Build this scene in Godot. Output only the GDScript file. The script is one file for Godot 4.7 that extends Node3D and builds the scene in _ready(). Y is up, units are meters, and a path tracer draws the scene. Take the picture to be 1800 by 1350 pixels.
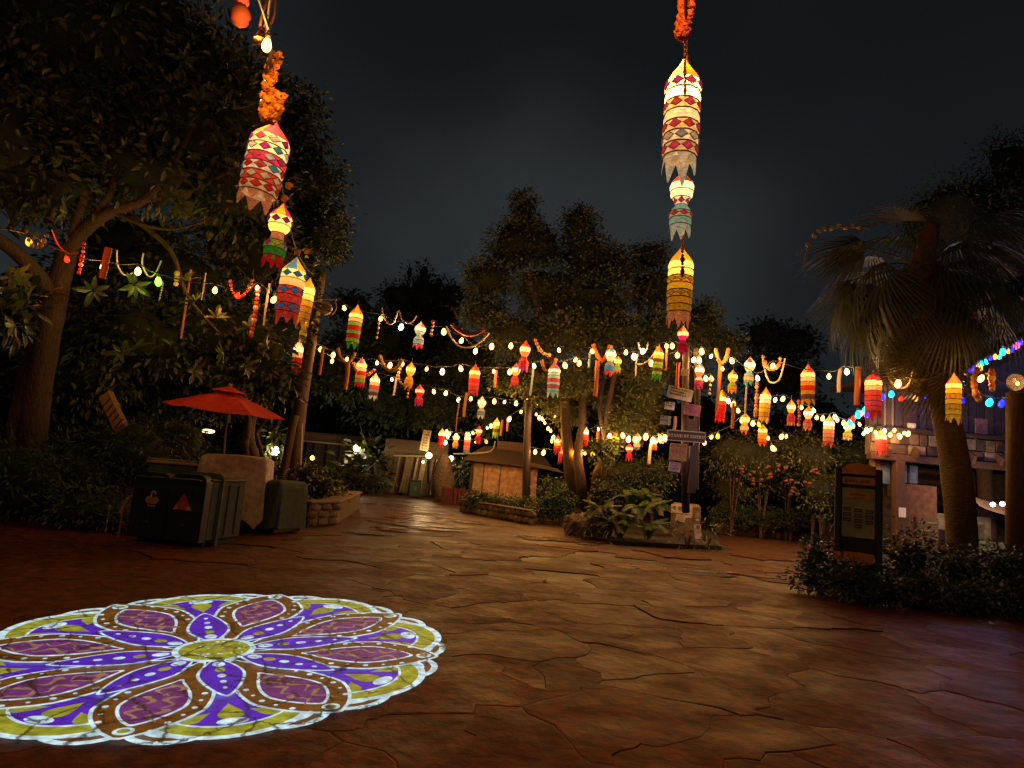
extends Node3D
# A lantern-hung plaza at night: string lights, paper lanterns, a projected mandala in emissive colour on wet flagstones.

var rng := RandomNumberGenerator.new()
var off := Vector3.ZERO          # base of the thing being built
var X := Transform3D()           # where its shapes are laid
var mats := {}
var taken := {}
var BULB_E := 0.52              # one festoon bulb
var LANT_E := 0.15               # the bulb in a small paper lantern

# ---------------------------------------------------------------- naming
func numbered(n: String) -> String:
	taken[n] = taken.get(n, -1) + 1
	return n if taken[n] == 0 else "%s_%03d" % [n, taken[n]]

func thing(called: String, label: String, category: String, at: Vector3, group := "") -> Node3D:
	var o := Node3D.new()
	o.name = numbered(called)
	add_child(o)
	o.position = at
	off = at
	X = Transform3D()
	tag(o, label, category, group)
	return o

func tag(o: Node, label: String, category: String, group := "") -> void:
	o.set_meta("label", label)
	o.set_meta("category", category)
	if group:
		o.set_meta("group", group)

func put(called: String, s, m: Material, parent: Node) -> MeshInstance3D:
	var o := MeshInstance3D.new()
	if s is SurfaceTool:
		s.generate_normals()
		o.mesh = s.commit()
	else:
		o.mesh = s
	o.material_override = m
	if parent == self:
		o.name = numbered(called)
	else:
		var n := 0
		for c in parent.get_children():
			if str(c.name).begins_with(called):
				n += 1
		o.name = called if n == 0 else "%s_%03d" % [called, n]
	parent.add_child(o, true)
	return o

func struct(o: Node) -> Node:
	o.set_meta("kind", "structure")
	return o

func stuff(o: Node) -> Node:
	o.set_meta("kind", "stuff")
	return o

func solo(called: String, s: SurfaceTool, m: Material, label: String, category: String, at: Vector3, group := "") -> MeshInstance3D:
	var o := put(called, s, m, self)
	o.position = at
	tag(o, label, category, group)
	return o

# ---------------------------------------------------------------- shapes
func st(smooth := false) -> SurfaceTool:
	var s := SurfaceTool.new()
	s.begin(Mesh.PRIMITIVE_TRIANGLES)
	s.set_smooth_group(0 if smooth else -1)
	return s

func v(s: SurfaceTool, p: Vector3) -> void:
	s.add_vertex(X * p - off)

func tri(s: SurfaceTool, a: Vector3, b: Vector3, c: Vector3) -> void:
	v(s, a); v(s, b); v(s, c)

func quad(s: SurfaceTool, a: Vector3, b: Vector3, c: Vector3, d: Vector3) -> void:
	tri(s, a, b, c); tri(s, a, c, d)

# a box with chamfered edges; c is its centre, z its full size
func box(s: SurfaceTool, c: Vector3, z: Vector3, bev := 0.0, B := Basis()) -> void:
	var h := z / 2.0
	var b: float = minf(bev, minf(h.x, minf(h.y, h.z)) * 0.9)
	var dirs := [Vector3.RIGHT, Vector3.UP, Vector3.BACK]
	for ax in 3:
		for sg in [-1.0, 1.0]:
			var n: Vector3 = dirs[ax] * sg
			var u: Vector3 = dirs[(ax + 1) % 3]
			var w: Vector3 = dirs[(ax + 2) % 3]
			var hn: float = h[ax]
			var hu: float = h[(ax + 1) % 3] - b
			var hw: float = h[(ax + 2) % 3] - b
			var q := [n * hn - u * hu - w * hw, n * hn + u * hu - w * hw, n * hn + u * hu + w * hw, n * hn - u * hu + w * hw]
			if sg > 0:
				q.reverse()
			quad(s, c + B * q[0], c + B * q[1], c + B * q[2], c + B * q[3])
	if b <= 0.0:
		return
	for ax in 3:
		var a: Vector3 = dirs[ax]
		var u: Vector3 = dirs[(ax + 1) % 3]
		var w: Vector3 = dirs[(ax + 2) % 3]
		var ha: float = h[ax] - b
		var hu: float = h[(ax + 1) % 3]
		var hw: float = h[(ax + 2) % 3]
		for su in [-1.0, 1.0]:
			for sw in [-1.0, 1.0]:
				var p1: Vector3 = u * su * hu + w * sw * (hw - b)
				var p2: Vector3 = u * su * (hu - b) + w * sw * hw
				if su * sw > 0:
					quad(s, c + B * (p1 - a * ha), c + B * (p1 + a * ha), c + B * (p2 + a * ha), c + B * (p2 - a * ha))
				else:
					quad(s, c + B * (p2 - a * ha), c + B * (p2 + a * ha), c + B * (p1 + a * ha), c + B * (p1 - a * ha))
	for sx in [-1.0, 1.0]:
		for sy in [-1.0, 1.0]:
			for sz in [-1.0, 1.0]:
				var a1 := Vector3(sx * h.x, sy * (h.y - b), sz * (h.z - b))
				var a2 := Vector3(sx * (h.x - b), sy * h.y, sz * (h.z - b))
				var a3 := Vector3(sx * (h.x - b), sy * (h.y - b), sz * h.z)
				if sx * sy * sz > 0:
					tri(s, c + B * a1, c + B * a3, c + B * a2)
				else:
					tri(s, c + B * a1, c + B * a2, c + B * a3)

# a tube through points; radius runs from r0 to r1, with bumps of share `rough`
func tube(s: SurfaceTool, pts: Array, r0: float, r1: float, sides := 6, rough := 0.0, caps := true) -> void:
	var rings := []
	var n := pts.size()
	var side := Vector3.ZERO
	for i in n:
		var d: Vector3 = (pts[mini(i + 1, n - 1)] - pts[maxi(i - 1, 0)]).normalized()
		if side == Vector3.ZERO:
			side = d.cross(Vector3.UP if absf(d.y) < 0.9 else Vector3.RIGHT).normalized()
		side = (side - d * side.dot(d)).normalized()
		var up := d.cross(side)
		var ring := []
		var r: float = lerpf(r0, r1, float(i) / maxf(1.0, n - 1.0))
		for k in sides:
			var a := TAU * k / sides
			var rr := r * (1.0 + rough * rng.randf_range(-1, 1))
			ring.append(pts[i] + (side * cos(a) + up * sin(a)) * rr)
		rings.append(ring)
	for i in n - 1:
		for k in sides:
			var k2 := (k + 1) % sides
			quad(s, rings[i][k], rings[i][k2], rings[i + 1][k2], rings[i + 1][k])
	if caps:
		for k in range(1, sides - 1):
			tri(s, rings[0][0], rings[0][k + 1], rings[0][k])
			tri(s, rings[n - 1][0], rings[n - 1][k], rings[n - 1][k + 1])

# a smooth curve through points
func curve(pts: Array, per := 6) -> Array:
	var out := []
	for i in pts.size() - 1:
		var p0: Vector3 = pts[maxi(i - 1, 0)]
		var p1: Vector3 = pts[i]
		var p2: Vector3 = pts[i + 1]
		var p3: Vector3 = pts[mini(i + 2, pts.size() - 1)]
		for k in per:
			out.append(p1.cubic_interpolate(p2, p0, p3, float(k) / per))
	out.append(pts[-1])
	return out

# profile of (radius, y) turned about the y axis at c, between two angles
var wob := []
func wb(k: int, n: int) -> float:
	return 1.0 if wob.is_empty() else wob[(k % n) * wob.size() / n]

func lathe(s: SurfaceTool, prof: Array, sides: int, c := Vector3.ZERO, a0 := 0.0, a1 := TAU) -> void:
	for i in prof.size() - 1:
		for k in sides:
			var t0: float = lerpf(a0, a1, float(k) / sides)
			var t1: float = lerpf(a0, a1, float(k + 1) / sides)
			var p0: Vector2 = prof[i]
			var p1: Vector2 = prof[i + 1]
			var g0 := wb(k, sides)
			var g1 := wb(k + 1, sides)
			var A := c + Vector3(cos(t0) * p0.x * g0, p0.y, sin(t0) * p0.x * g0)
			var B := c + Vector3(cos(t1) * p0.x * g1, p0.y, sin(t1) * p0.x * g1)
			var D := c + Vector3(cos(t0) * p1.x * g0, p1.y, sin(t0) * p1.x * g0)
			var E := c + Vector3(cos(t1) * p1.x * g1, p1.y, sin(t1) * p1.x * g1)
			if p0.x > 1e-5:
				tri(s, A, B, E) if p1.y < p0.y else tri(s, A, E, B)
			if p1.x > 1e-5:
				tri(s, A, E, D) if p1.y < p0.y else tri(s, A, D, E)

func ball(s: SurfaceTool, c: Vector3, r: Vector3, sides := 8, rings := 6) -> void:
	var prof := []
	for i in rings + 1:
		var a := PI * i / rings
		prof.append(Vector2(sin(a), cos(a)))
	var keep := X
	X = X * Transform3D(Basis.from_scale(r), c)
	lathe(s, prof, sides)
	X = keep

# a flat outline (x, y) given thickness along z, centred on z = 0
func plate(s: SurfaceTool, poly: PackedVector2Array, thick: float) -> void:
	var ix := Geometry2D.triangulate_polygon(poly)
	var h := thick / 2.0
	for i in range(0, ix.size(), 3):
		var a := poly[ix[i]]
		var b := poly[ix[i + 1]]
		var c := poly[ix[i + 2]]
		if (b - a).cross(c - a) > 0:
			var t := b
			b = c
			c = t
		tri(s, Vector3(a.x, a.y, h), Vector3(b.x, b.y, h), Vector3(c.x, c.y, h))
		tri(s, Vector3(a.x, a.y, -h), Vector3(c.x, c.y, -h), Vector3(b.x, b.y, -h))
	var cw := Geometry2D.is_polygon_clockwise(poly)
	for i in poly.size():
		var a := poly[i]
		var b := poly[(i + 1) % poly.size()]
		if cw:
			quad(s, Vector3(a.x, a.y, h), Vector3(a.x, a.y, -h), Vector3(b.x, b.y, -h), Vector3(b.x, b.y, h))
		else:
			quad(s, Vector3(b.x, b.y, h), Vector3(b.x, b.y, -h), Vector3(a.x, a.y, -h), Vector3(a.x, a.y, h))

func rounded(w: float, h: float, r: float, top_only := false) -> PackedVector2Array:
	var p := PackedVector2Array()
	for c in 4:
		var cx: float = [w / 2 - r, -w / 2 + r, -w / 2 + r, w / 2 - r][c]
		var cy: float = [h - r, h - r, r, r][c]
		if top_only and c >= 2:
			p.append(Vector2(-w / 2 if c == 2 else w / 2, 0))
			continue
		for k in 6:
			var a := PI / 2 * c + PI / 2 * k / 5.0
			p.append(Vector2(cx + cos(a) * r, cy + sin(a) * r))
	return p

func rock(s: SurfaceTool, c: Vector3, r: Vector3, seedling: int, rough := 0.25, n := 10) -> void:
	var f := FastNoiseLite.new()
	f.seed = seedling
	f.frequency = 0.9
	var pt := func(i: int, k: int) -> Vector3:
		var a: float = PI * i / n
		var b: float = TAU * (k % (2 * n)) / (2 * n)
		var d := Vector3(sin(a) * cos(b), cos(a), sin(a) * sin(b))
		return c + d * r * (1.0 + rough * 2.0 * f.get_noise_3dv(d * 1.3 + Vector3.ONE * seedling))
	for i in n:
		for k in 2 * n:
			quad(s, pt.call(i, k), pt.call(i, k + 1), pt.call(i + 1, k + 1), pt.call(i + 1, k))

# ---------------------------------------------------------------- materials
func lin(r: float, g: float, b: float) -> Color:
	return Color(r, g, b).linear_to_srgb()

func noise_tex(freq: float, lo: float, hi: float, size := 512, octaves := 5, seedling := 1, ridged := false) -> NoiseTexture2D:
	var f := FastNoiseLite.new()
	f.noise_type = FastNoiseLite.TYPE_SIMPLEX_SMOOTH
	f.seed = seedling
	f.frequency = freq
	f.fractal_octaves = octaves
	if ridged:
		f.fractal_type = FastNoiseLite.FRACTAL_RIDGED
	var t := NoiseTexture2D.new()
	t.width = size
	t.height = size
	t.seamless = true
	t.noise = f
	var g := Gradient.new()
	g.set_color(0, Color(lo, lo, lo))
	g.set_color(1, Color(hi, hi, hi))
	t.color_ramp = g
	return t

var T_soft: Texture2D
var T_grain: Texture2D
var T_bump: Texture2D
var T_wet: Texture2D
var T_pave: Texture2D
var T_relief: Texture2D
var T_damp: Texture2D
var T_dry: Texture2D
var T_paper: Texture2D
var T_glow: Texture2D

func mat(key: String, c: Color, rough := 0.8, opts := {}) -> StandardMaterial3D:
	if mats.has(key):
		return mats[key]
	var m := StandardMaterial3D.new()
	m.resource_name = key
	m.albedo_color = c
	m.roughness = rough
	m.metallic = opts.get("metal", 0.0)
	m.cull_mode = BaseMaterial3D.CULL_DISABLED
	if opts.has("tex"):
		m.albedo_texture = opts.tex
	if opts.has("bump"):
		m.heightmap_enabled = true
		m.heightmap_texture = opts.get("bump_tex", T_bump)
		m.heightmap_scale = opts.bump
	if opts.has("rough_tex"):
		m.roughness_texture = opts.rough_tex
		m.roughness = 1.0
	if opts.has("tex") or opts.has("bump") or opts.has("rough_tex"):
		m.uv1_triplanar = true
		m.uv1_world_triplanar = opts.get("world", true)
		var k: float = opts.get("scale", 1.0)
		m.uv1_scale = opts.get("scale3", Vector3(k, k, k))
	if opts.has("glow"):
		m.emission_enabled = true
		m.emission = opts.get("glow_color", c)
		m.emission_energy_multiplier = opts.glow
	if opts.has("back"):
		m.backlight_enabled = true
		m.backlight = opts.back
	if opts.has("vc"):
		m.vertex_color_use_as_albedo = true
	mats[key] = m
	return m

func wood(key: String, c: Color) -> StandardMaterial3D:
	return mat(key, c, 0.75, {"tex": T_grain, "scale3": Vector3(2.6, 0.5, 2.6), "bump": 0.5})

func plaster(key: String, c: Color) -> StandardMaterial3D:
	return mat(key, c, 0.85, {"tex": T_soft, "scale": 0.5, "bump": 0.4})

func cloth(key: String, c: Color) -> StandardMaterial3D:
	return mat(key, c, 0.9, {"tex": T_soft, "scale": 0.9})

func lit_paper(key: String, c: Color, glow := 0.42) -> StandardMaterial3D:
	var m := mat("paper " + key, c, 0.8, {"glow": glow, "back": Color.WHITE, "tex": T_paper, "scale3": Vector3(2.2, 4.5, 2.2)})
	m.emission_operator = BaseMaterial3D.EMISSION_OP_MULTIPLY
	m.emission_texture = T_paper
	return m

func hot_paper(key: String, c: Color, glow: float) -> StandardMaterial3D:  # paper nearest the bulb; its emission paints the hot glow there
	return mat("bulb glow paper " + key, c, 0.8, {"glow": glow, "back": Color.WHITE})

func leaf_mat(key: String, c: Color, rough := 0.5) -> StandardMaterial3D:
	return mat(key, c, rough, {"back": Color(0.35, 0.4, 0.2), "vc": true})

func omni(parent: Node, at: Vector3, c: Color, energy: float, size := 0.03) -> void:
	var l := OmniLight3D.new()
	l.name = "lamp_light"
	l.light_color = c
	l.light_energy = energy
	l.light_size = size
	l.omni_range = 30.0
	l.omni_attenuation = 2.0
	l.shadow_enabled = true
	parent.add_child(l, true)
	l.position = at

# ---------------------------------------------------------------- foliage
func leaf_mesh(length: float, width: float, fold := 0.25, droop := 0.2) -> ArrayMesh:
	var s := SurfaceTool.new()
	s.begin(Mesh.PRIMITIVE_TRIANGLES)
	s.set_smooth_group(-1)
	var w := width / 2.0
	var base := Vector3.ZERO
	var m1 := Vector3(0, -droop * length * 0.15, length * 0.38)
	var m2 := Vector3(0, -droop * length * 0.45, length * 0.72)
	var tip := Vector3(0, -droop * length, length)
	for sg in [-1.0, 1.0]:
		var e1 := m1 + Vector3(sg * w, fold * w, -0.04 * length)
		var e2 := m2 + Vector3(sg * w * 0.8, fold * w * 0.8, 0)
		for t in [[base, e1, m1], [m1, e1, e2], [m1, e2, m2], [m2, e2, tip]]:
			for p in t:
				s.add_vertex(p)
	s.generate_normals()
	return s.commit()

func spray(mm: Array, cols: Array, c: Vector3, r: Vector3, clumps: int, per: int, clump_r: float, size: float, tone: Array) -> void:
	for i in clumps:
		var d := Vector3(rng.randfn(), rng.randfn(), rng.randfn()).normalized()
		var cc := c + d * r * pow(rng.randf(), 0.35)
		var shade: Color = tone[rng.randi() % tone.size()]
		var cr := clump_r * rng.randf_range(0.6, 1.3)
		for k in per:
			var e := Vector3(rng.randfn(), rng.randfn() * 0.7, rng.randfn()) * cr * 0.55
			var dir := (e.normalized() + d * 0.5 + Vector3(0, -0.15, 0) + Vector3(rng.randf() - 0.5, rng.randf() - 0.5, rng.randf() - 0.5) * 0.9).normalized()
			var b := Basis.looking_at(-dir, Vector3.UP if absf(dir.y) < 0.95 else Vector3.RIGHT).rotated(dir, rng.randf_range(-0.8, 0.8))
			mm.append(Transform3D(b.scaled(Vector3.ONE * size * rng.randf_range(0.65, 1.25)), cc + e - off))
			var j := rng.randf_range(0.75, 1.25)
			cols.append(Color(shade.r * j, shade.g * j, shade.b * j))

func scatter(called: String, parent: Node, mesh: Mesh, m: Material, mm: Array, cols: Array) -> MultiMeshInstance3D:
	var o := MultiMeshInstance3D.new()
	var k := MultiMesh.new()
	k.transform_format = MultiMesh.TRANSFORM_3D
	k.use_colors = true
	k.mesh = mesh
	k.instance_count = mm.size()
	for i in mm.size():
		k.set_instance_transform(i, mm[i])
		k.set_instance_color(i, cols[i])
	o.multimesh = k
	o.material_override = m
	o.name = called if parent != self else numbered(called)
	parent.add_child(o, true)
	return stuff(o)

var GREEN := [Color(0.042, 0.066, 0.015), Color(0.066, 0.088, 0.02), Color(0.026, 0.04, 0.009), Color(0.085, 0.10, 0.026)]
var OLIVE := [Color(0.075, 0.078, 0.02), Color(0.115, 0.108, 0.03), Color(0.042, 0.045, 0.011), Color(0.13, 0.12, 0.04)]
var DARK := [Color(0.03, 0.045, 0.015), Color(0.04, 0.055, 0.018)]

# a shrub or a tree crown of leaf clumps; blobs are [centre, half sizes]
func bush(called: String, label: String, category: String, at: Vector3, blobs: Array, density: float, size: float, tone: Array, mesh_key := "oval", group := "", rough := 0.5) -> Node3D:
	var t := thing(called, label, category, at, group)
	crown(t, "foliage", blobs, density, size, tone, mesh_key, rough)
	var s := st()
	for b in blobs:
		var r: Vector3 = b[1]
		for k in 5:
			var q: Vector3 = b[0] + Vector3(rng.randf_range(-0.5, 0.5) * r.x, rng.randf_range(-0.1, 0.6) * r.y, rng.randf_range(-0.5, 0.5) * r.z)
			tube(s, curve([Vector3(b[0].x, 0.0, b[0].z), (q + b[0]) / 2.0 + Vector3(0.05, -0.05, 0.03), q], 3), 0.03, 0.008, 5)
	put("stems", s, M_bark(), t)
	return t

var leaf_shapes := {}
func crown(t: Node, called: String, blobs: Array, density: float, size: float, tone: Array, mesh_key := "oval", rough := 0.5, core := true) -> MultiMeshInstance3D:
	var heart := st(true)
	if leaf_shapes.is_empty():
		leaf_shapes = {"oval": leaf_mesh(1.0, 0.5), "long": leaf_mesh(1.0, 0.26, 0.3, 0.35), "round": leaf_mesh(1.0, 0.75, 0.2, 0.1), "blade": leaf_mesh(1.0, 0.09, 0.3, 0.3), "paddle": leaf_mesh(1.0, 0.42, 0.35, 0.25)}
	var mm := []
	var cols := []
	for b in blobs:
		var r: Vector3 = b[1]
		var area := 4.0 * (r.x * r.y + r.y * r.z + r.x * r.z)
		var clump_r := clampf((r.x + r.y + r.z) / 3.0 * 0.33, size * 1.2, 0.75)
		var clumps := maxi(5, int(area / (clump_r * clump_r) * 1.1))
		var per := maxi(6, int(density * clump_r * clump_r / (size * size)))
		spray(mm, cols, b[0], r, clumps, per, clump_r, size, tone)
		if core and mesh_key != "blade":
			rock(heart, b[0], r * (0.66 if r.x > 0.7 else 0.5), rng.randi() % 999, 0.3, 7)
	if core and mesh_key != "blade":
		put("inner_foliage", heart, mat("shade core", lin(0.02, 0.026, 0.009), 0.9, {"tex": T_soft, "scale": 2.5}), t)  # solid dark filler blocks sky; its colour stands in for shade inside crowns
	return scatter(called, t, leaf_shapes[mesh_key], leaf_mat("leaf %.2f" % rough, Color.WHITE, rough), mm, cols)

func M_bark() -> Material:
	return mat("bark", lin(0.16, 0.095, 0.055), 0.9, {"tex": T_grain, "scale3": Vector3(1.6, 0.4, 1.6), "bump": 2.5})

# ---------------------------------------------------------------- lights
var bulb_shape: ArrayMesh
var socket_shape: ArrayMesh
var GLOW := {
	"warm": Color(1.0, 0.70, 0.33), "white": Color(1.0, 0.84, 0.58), "red": Color(1.0, 0.14, 0.06), "green": Color(0.45, 1.0, 0.25), "blue": Color(0.06, 0.09, 1.0),
	"cyan": Color(0.05, 0.75, 0.85), "amber": Color(1.0, 0.6, 0.1), "pink": Color(1.0, 0.3, 0.5)}

func glow_mat(c: String, e := 9.0) -> Material:
	return mat("bulb %s %.1f" % [c, e], GLOW[c], 0.3, {"glow": e})

func festoon(called: String, label: String, pts: Array, colors: Array, ends := [], power := 1.0, size := 1.0) -> Node3D:
	if bulb_shape == null:
		off = Vector3.ZERO
		X = Transform3D()
		var s := st(true)
		lathe(s, [Vector2(0.0, 0.0), Vector2(0.022, -0.002), Vector2(0.04, -0.035), Vector2(0.052, -0.075), Vector2(0.045, -0.115), Vector2(0.022, -0.14), Vector2(0.0, -0.147)], 10)
		s.generate_normals()
		bulb_shape = s.commit()
		s = st()
		lathe(s, [Vector2(0.0, 0.055), Vector2(0.02, 0.055), Vector2(0.026, 0.03), Vector2(0.024, -0.004), Vector2(0.0, -0.004)], 7)
		s.generate_normals()
		socket_shape = s.commit()
	var t := thing(called, label, "string lights", pts[0])
	var line := []
	for e in ends.slice(0, 1):
		line.append(e)
	for i in pts.size():
		line.append(pts[i] + Vector3(0, 0.065, 0))
		if i + 1 < pts.size():
			line.append((pts[i] + pts[i + 1]) / 2.0 + Vector3(0, 0.05 - 0.04 * (pts[i] - pts[i + 1]).length(), 0))
	if ends.size() > 1:
		line.append(ends[1])
	var s := st(true)
	tube(s, curve(line, 3), 0.011, 0.011, 5)
	put("cable", s, mat("black cable", lin(0.02, 0.02, 0.018), 0.6), t)
	for i in pts.size():
		var c: String = colors[i % colors.size()]
		var b := put("bulb", bulb_shape, glow_mat(c, 9.0 if c in ["warm", "white"] else (9.0 if c in ["blue", "cyan"] else 4.0)), t)
		b.position = pts[i] - off
		b.rotation = Vector3(rng.randf_range(-0.35, 0.35), rng.randf() * TAU, rng.randf_range(-0.35, 0.35))
		b.scale = Vector3.ONE * size * rng.randf_range(0.85, 1.45)
		var k := put("socket", socket_shape, mat("socket", lin(0.03, 0.03, 0.025), 0.5), t)
		k.transform = b.transform
		omni(t, pts[i] - off + Vector3(0, -0.07, 0) * size, GLOW[c], BULB_E * power * rng.randf_range(0.85, 1.15) * (0.3 if c == "red" else 1.0))
	return t

# ---------------------------------------------------------------- paper lanterns
var PAPER := {
	"white": Color(0.90, 0.80, 0.55), "cream": Color(0.82, 0.60, 0.27), "yellow": Color(0.92, 0.52, 0.03), "gold": Color(0.75, 0.33, 0.02), "orange": Color(0.88, 0.17, 0.01),
	"red": Color(0.75, 0.015, 0.015), "coral": Color(0.80, 0.07, 0.04), "pink": Color(0.85, 0.055, 0.14), "magenta": Color(0.6, 0.025, 0.26), "peach": Color(0.80, 0.28, 0.11), "lime": Color(0.32, 0.5, 0.03), "green": Color(0.05, 0.28, 0.03),
	"teal": Color(0.10, 0.42, 0.36), "mint": Color(0.42, 0.66, 0.48), "blue": Color(0.06, 0.30, 0.60), "grey": Color(0.35, 0.33, 0.28), "brown": Color(0.14, 0.055, 0.02)}

func paper(c: String, g := 0.42) -> Material:
	var k: Color = PAPER[c]
	return lit_paper(c + " %.2f" % g, lin(k.r, k.g, k.b), g)

func hot(c: String, g: float) -> Material:
	var k: Color = PAPER[c]
	return hot_paper(c + " %.2f" % g, lin(k.r, k.g, k.b), g)

# hangs from `top`, H tall and W wide; bands name the colours of the drum from the top; diamonds name patch colours per band
func lantern(label: String, top: Vector3, H: float, W: float, twin: bool, cap: Array, bands: Array, tail: String, diamonds := {}, sides := 8, glow := 0.42, turn := 0.0, tilt := 0.0, drop := 0.12) -> Node3D:
	var t := thing("paper_lantern", label, "lantern", top, "paper lanterns hung over the plaza")
	X = Transform3D(Basis(Vector3.BACK, tilt) * Basis(Vector3.UP, turn), top)
	var R := W * 0.44
	if sides >= 12:
		glow *= 1.4
	var n := 6
	for k in n:
		var s := st(true)
		var a0 := TAU * k / n
		lathe(s, [Vector2(0.006, 0.0), Vector2(R * 0.30, -H * 0.075), Vector2(R * 0.66, -H * 0.145), Vector2(R * 0.92, -H * 0.2), Vector2(R, -H * 0.235)], 2 if sides < 12 else 4, Vector3.ZERO, a0, a0 + TAU / n)
		put("cap_panel", s, paper(cap[k % cap.size()], snappedf(glow * 2.4, 0.05)), t)
	var prof: Array
	if twin:
		prof = [Vector2(1, 0.235), Vector2(1.02, 0.3), Vector2(0.9, 0.42), Vector2(0.52, 0.49), Vector2(0.5, 0.56), Vector2(0.82, 0.63), Vector2(0.95, 0.7), Vector2(0.9, 0.86)]
	else:
		prof = [Vector2(1, 0.235), Vector2(1.02, 0.3), Vector2(1.0, 0.45), Vector2(1.02, 0.6), Vector2(0.98, 0.74), Vector2(0.96, 0.87)]
	var at := func(f: float) -> Vector2:
		var y: float = lerpf(0.235, prof[-1].y, f)
		for i in prof.size() - 1:
			if y <= prof[i + 1].y + 1e-6:
				var q: float = (y - prof[i].y) / (prof[i + 1].y - prof[i].y)
				return Vector2(lerpf(prof[i].x, prof[i + 1].x, q) * R, -y * H)
		return Vector2(prof[-1].x * R, -prof[-1].y * H)
	wob = []
	for k in sides * 2:
		wob.append(1.0 + rng.randf_range(-0.025, 0.025))
	var seam := st(true)
	for b in bands.size():
		var f0: float = float(b) / bands.size()
		var f1: float = float(b + 1) / bands.size()
		var ring := []
		for k in 4:
			var p: Vector2 = at.call(lerpf(f0, f1, k / 3.0))
			ring.append(p + Vector2(R * (0.05 if k in [1, 2] else 0.0), 0))
		var s := st(true)
		lathe(s, ring, sides * 2)
		put("band", s, paper(bands[b], snappedf(glow * (2.1 - 1.0 * f0), 0.05)) if b > (1 if sides >= 12 else 0) else hot(bands[b], glow * 1.8), t)  # emission weakens band by band, painting the bulb's falloff down the drum
		var e: Vector2 = at.call(f1)
		lathe(seam, [Vector2(e.x + 0.002, e.y + 0.006 * H), Vector2(e.x + R * 0.07, e.y), Vector2(e.x + 0.002, e.y - 0.008 * H)], sides * 2)
		if diamonds.has(b):
			var nd: int = diamonds[b][1]
			var mid: float = (f0 + f1) / 2.0
			var half: float = (f1 - f0) * 0.46
			var outline := st()
			for k in nd:
				var a: float = TAU * (k + 0.5 * (b % 2)) / nd
				for pass_ in 2:
					var gr := 1.0 if pass_ == 0 else 0.8
					var s2 := st()
					var da := PI / nd * gr
					var pt := func(f: float, aa: float) -> Vector3:
						var p: Vector2 = at.call(f)
						var rr: float = p.x + R * 0.05 + 0.025 * R + (0.003 if pass_ == 0 else 0.006)
						return Vector3(cos(aa) * rr, p.y, sin(aa) * rr)
					var q := [pt.call(mid - half * gr, a), pt.call(mid, a + da), pt.call(mid + half * gr, a), pt.call(mid, a - da)]
					var c: Vector3 = pt.call(mid, a)
					for i in 4:
						tri(outline if pass_ == 0 else s2, c, q[i], q[(i + 1) % 4])
					if pass_ == 1:
						var cl: Array = diamonds[b][0]
						put("diamond_patch", s2, paper(cl[k % cl.size()], snappedf(glow * (1.9 - 0.8 * f0), 0.05)), t)
			stuff(put("outline", outline, mat("dark piping", lin(0.10, 0.025, 0.02), 0.8), t))
	wob = []
	stuff(put("piping", seam, mat("dark piping", lin(0.10, 0.025, 0.02), 0.8), t))
	var e2: Vector2 = at.call(1.0)
	var nt := 7 if sides >= 12 else 6
	for k in nt:
		var s := st()
		var a := TAU * k / nt
		var w := PI / nt * 0.95
		var l := H * rng.randf_range(0.12, 0.19)
		var p := func(aa: float, y: float, f: float) -> Vector3:
			return Vector3(cos(aa) * e2.x * f, e2.y - y, sin(aa) * e2.x * f)
		quad(s, p.call(a - w, 0, 1.0), p.call(a + w, 0, 1.0), p.call(a + w * 0.55, l * 0.45, 1.04), p.call(a - w * 0.55, l * 0.45, 1.04))
		quad(s, p.call(a - w * 0.55, l * 0.45, 1.04), p.call(a + w * 0.55, l * 0.45, 1.04), p.call(a + w * 0.12, l, 1.07), p.call(a - w * 0.12, l, 1.07))
		put("tail", s, paper(tail, snappedf(glow * 1.0, 0.05)), t)
	var cord := st()
	tube(cord, [Vector3(0, drop, 0), Vector3.ZERO], 0.006, 0.006, 4)
	put("cord", cord, mat("black cable", lin(0.02, 0.02, 0.018), 0.6), t)
	var bs := st(true)
	ball(bs, Vector3(0, -H * 0.27, 0), Vector3(0.03, 0.045, 0.03))
	put("bulb", bs, glow_mat("warm", 7.0), t)
	omni(t, X * Vector3(0, -H * 0.27, 0) - off, GLOW["warm"], LANT_E)
	X = Transform3D()
	return t

# ---------------------------------------------------------------- garlands and streamers
func garland(called: String, label: String, category: String, pts: Array, r: float, m: Material, beads := 0, group := "") -> Node3D:
	var c := curve(pts, 6)
	if beads == 0:
		off = pts[0]
		X = Transform3D()
		var s := st()
		tube(s, c, r, r, 7, 0.16 if r > 0.02 else 0.0)
		return solo(called, s, m, label, category, pts[0], group)
	var t := thing(called, label, category, pts[0], group)
	var thread := st()
	tube(thread, c, 0.006, 0.006, 4)
	put("thread", thread, mat("thread", lin(0.2, 0.12, 0.06), 0.9), t)
	for k in beads:
		var f := (k + 0.5) / beads * (c.size() - 1)
		var p: Vector3 = c[int(f)].lerp(c[mini(int(f) + 1, c.size() - 1)], f - int(f))
		var s := st(true)
		var rr := r * rng.randf_range(0.75, 1.15)
		ball(s, p, Vector3(rr, rr * 1.1, rr), 7, 5)
		put("bead", s, m if k % 3 != 2 else mat("bead pale", lin(0.75, 0.5, 0.25), 0.7), t)
	return t

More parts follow.
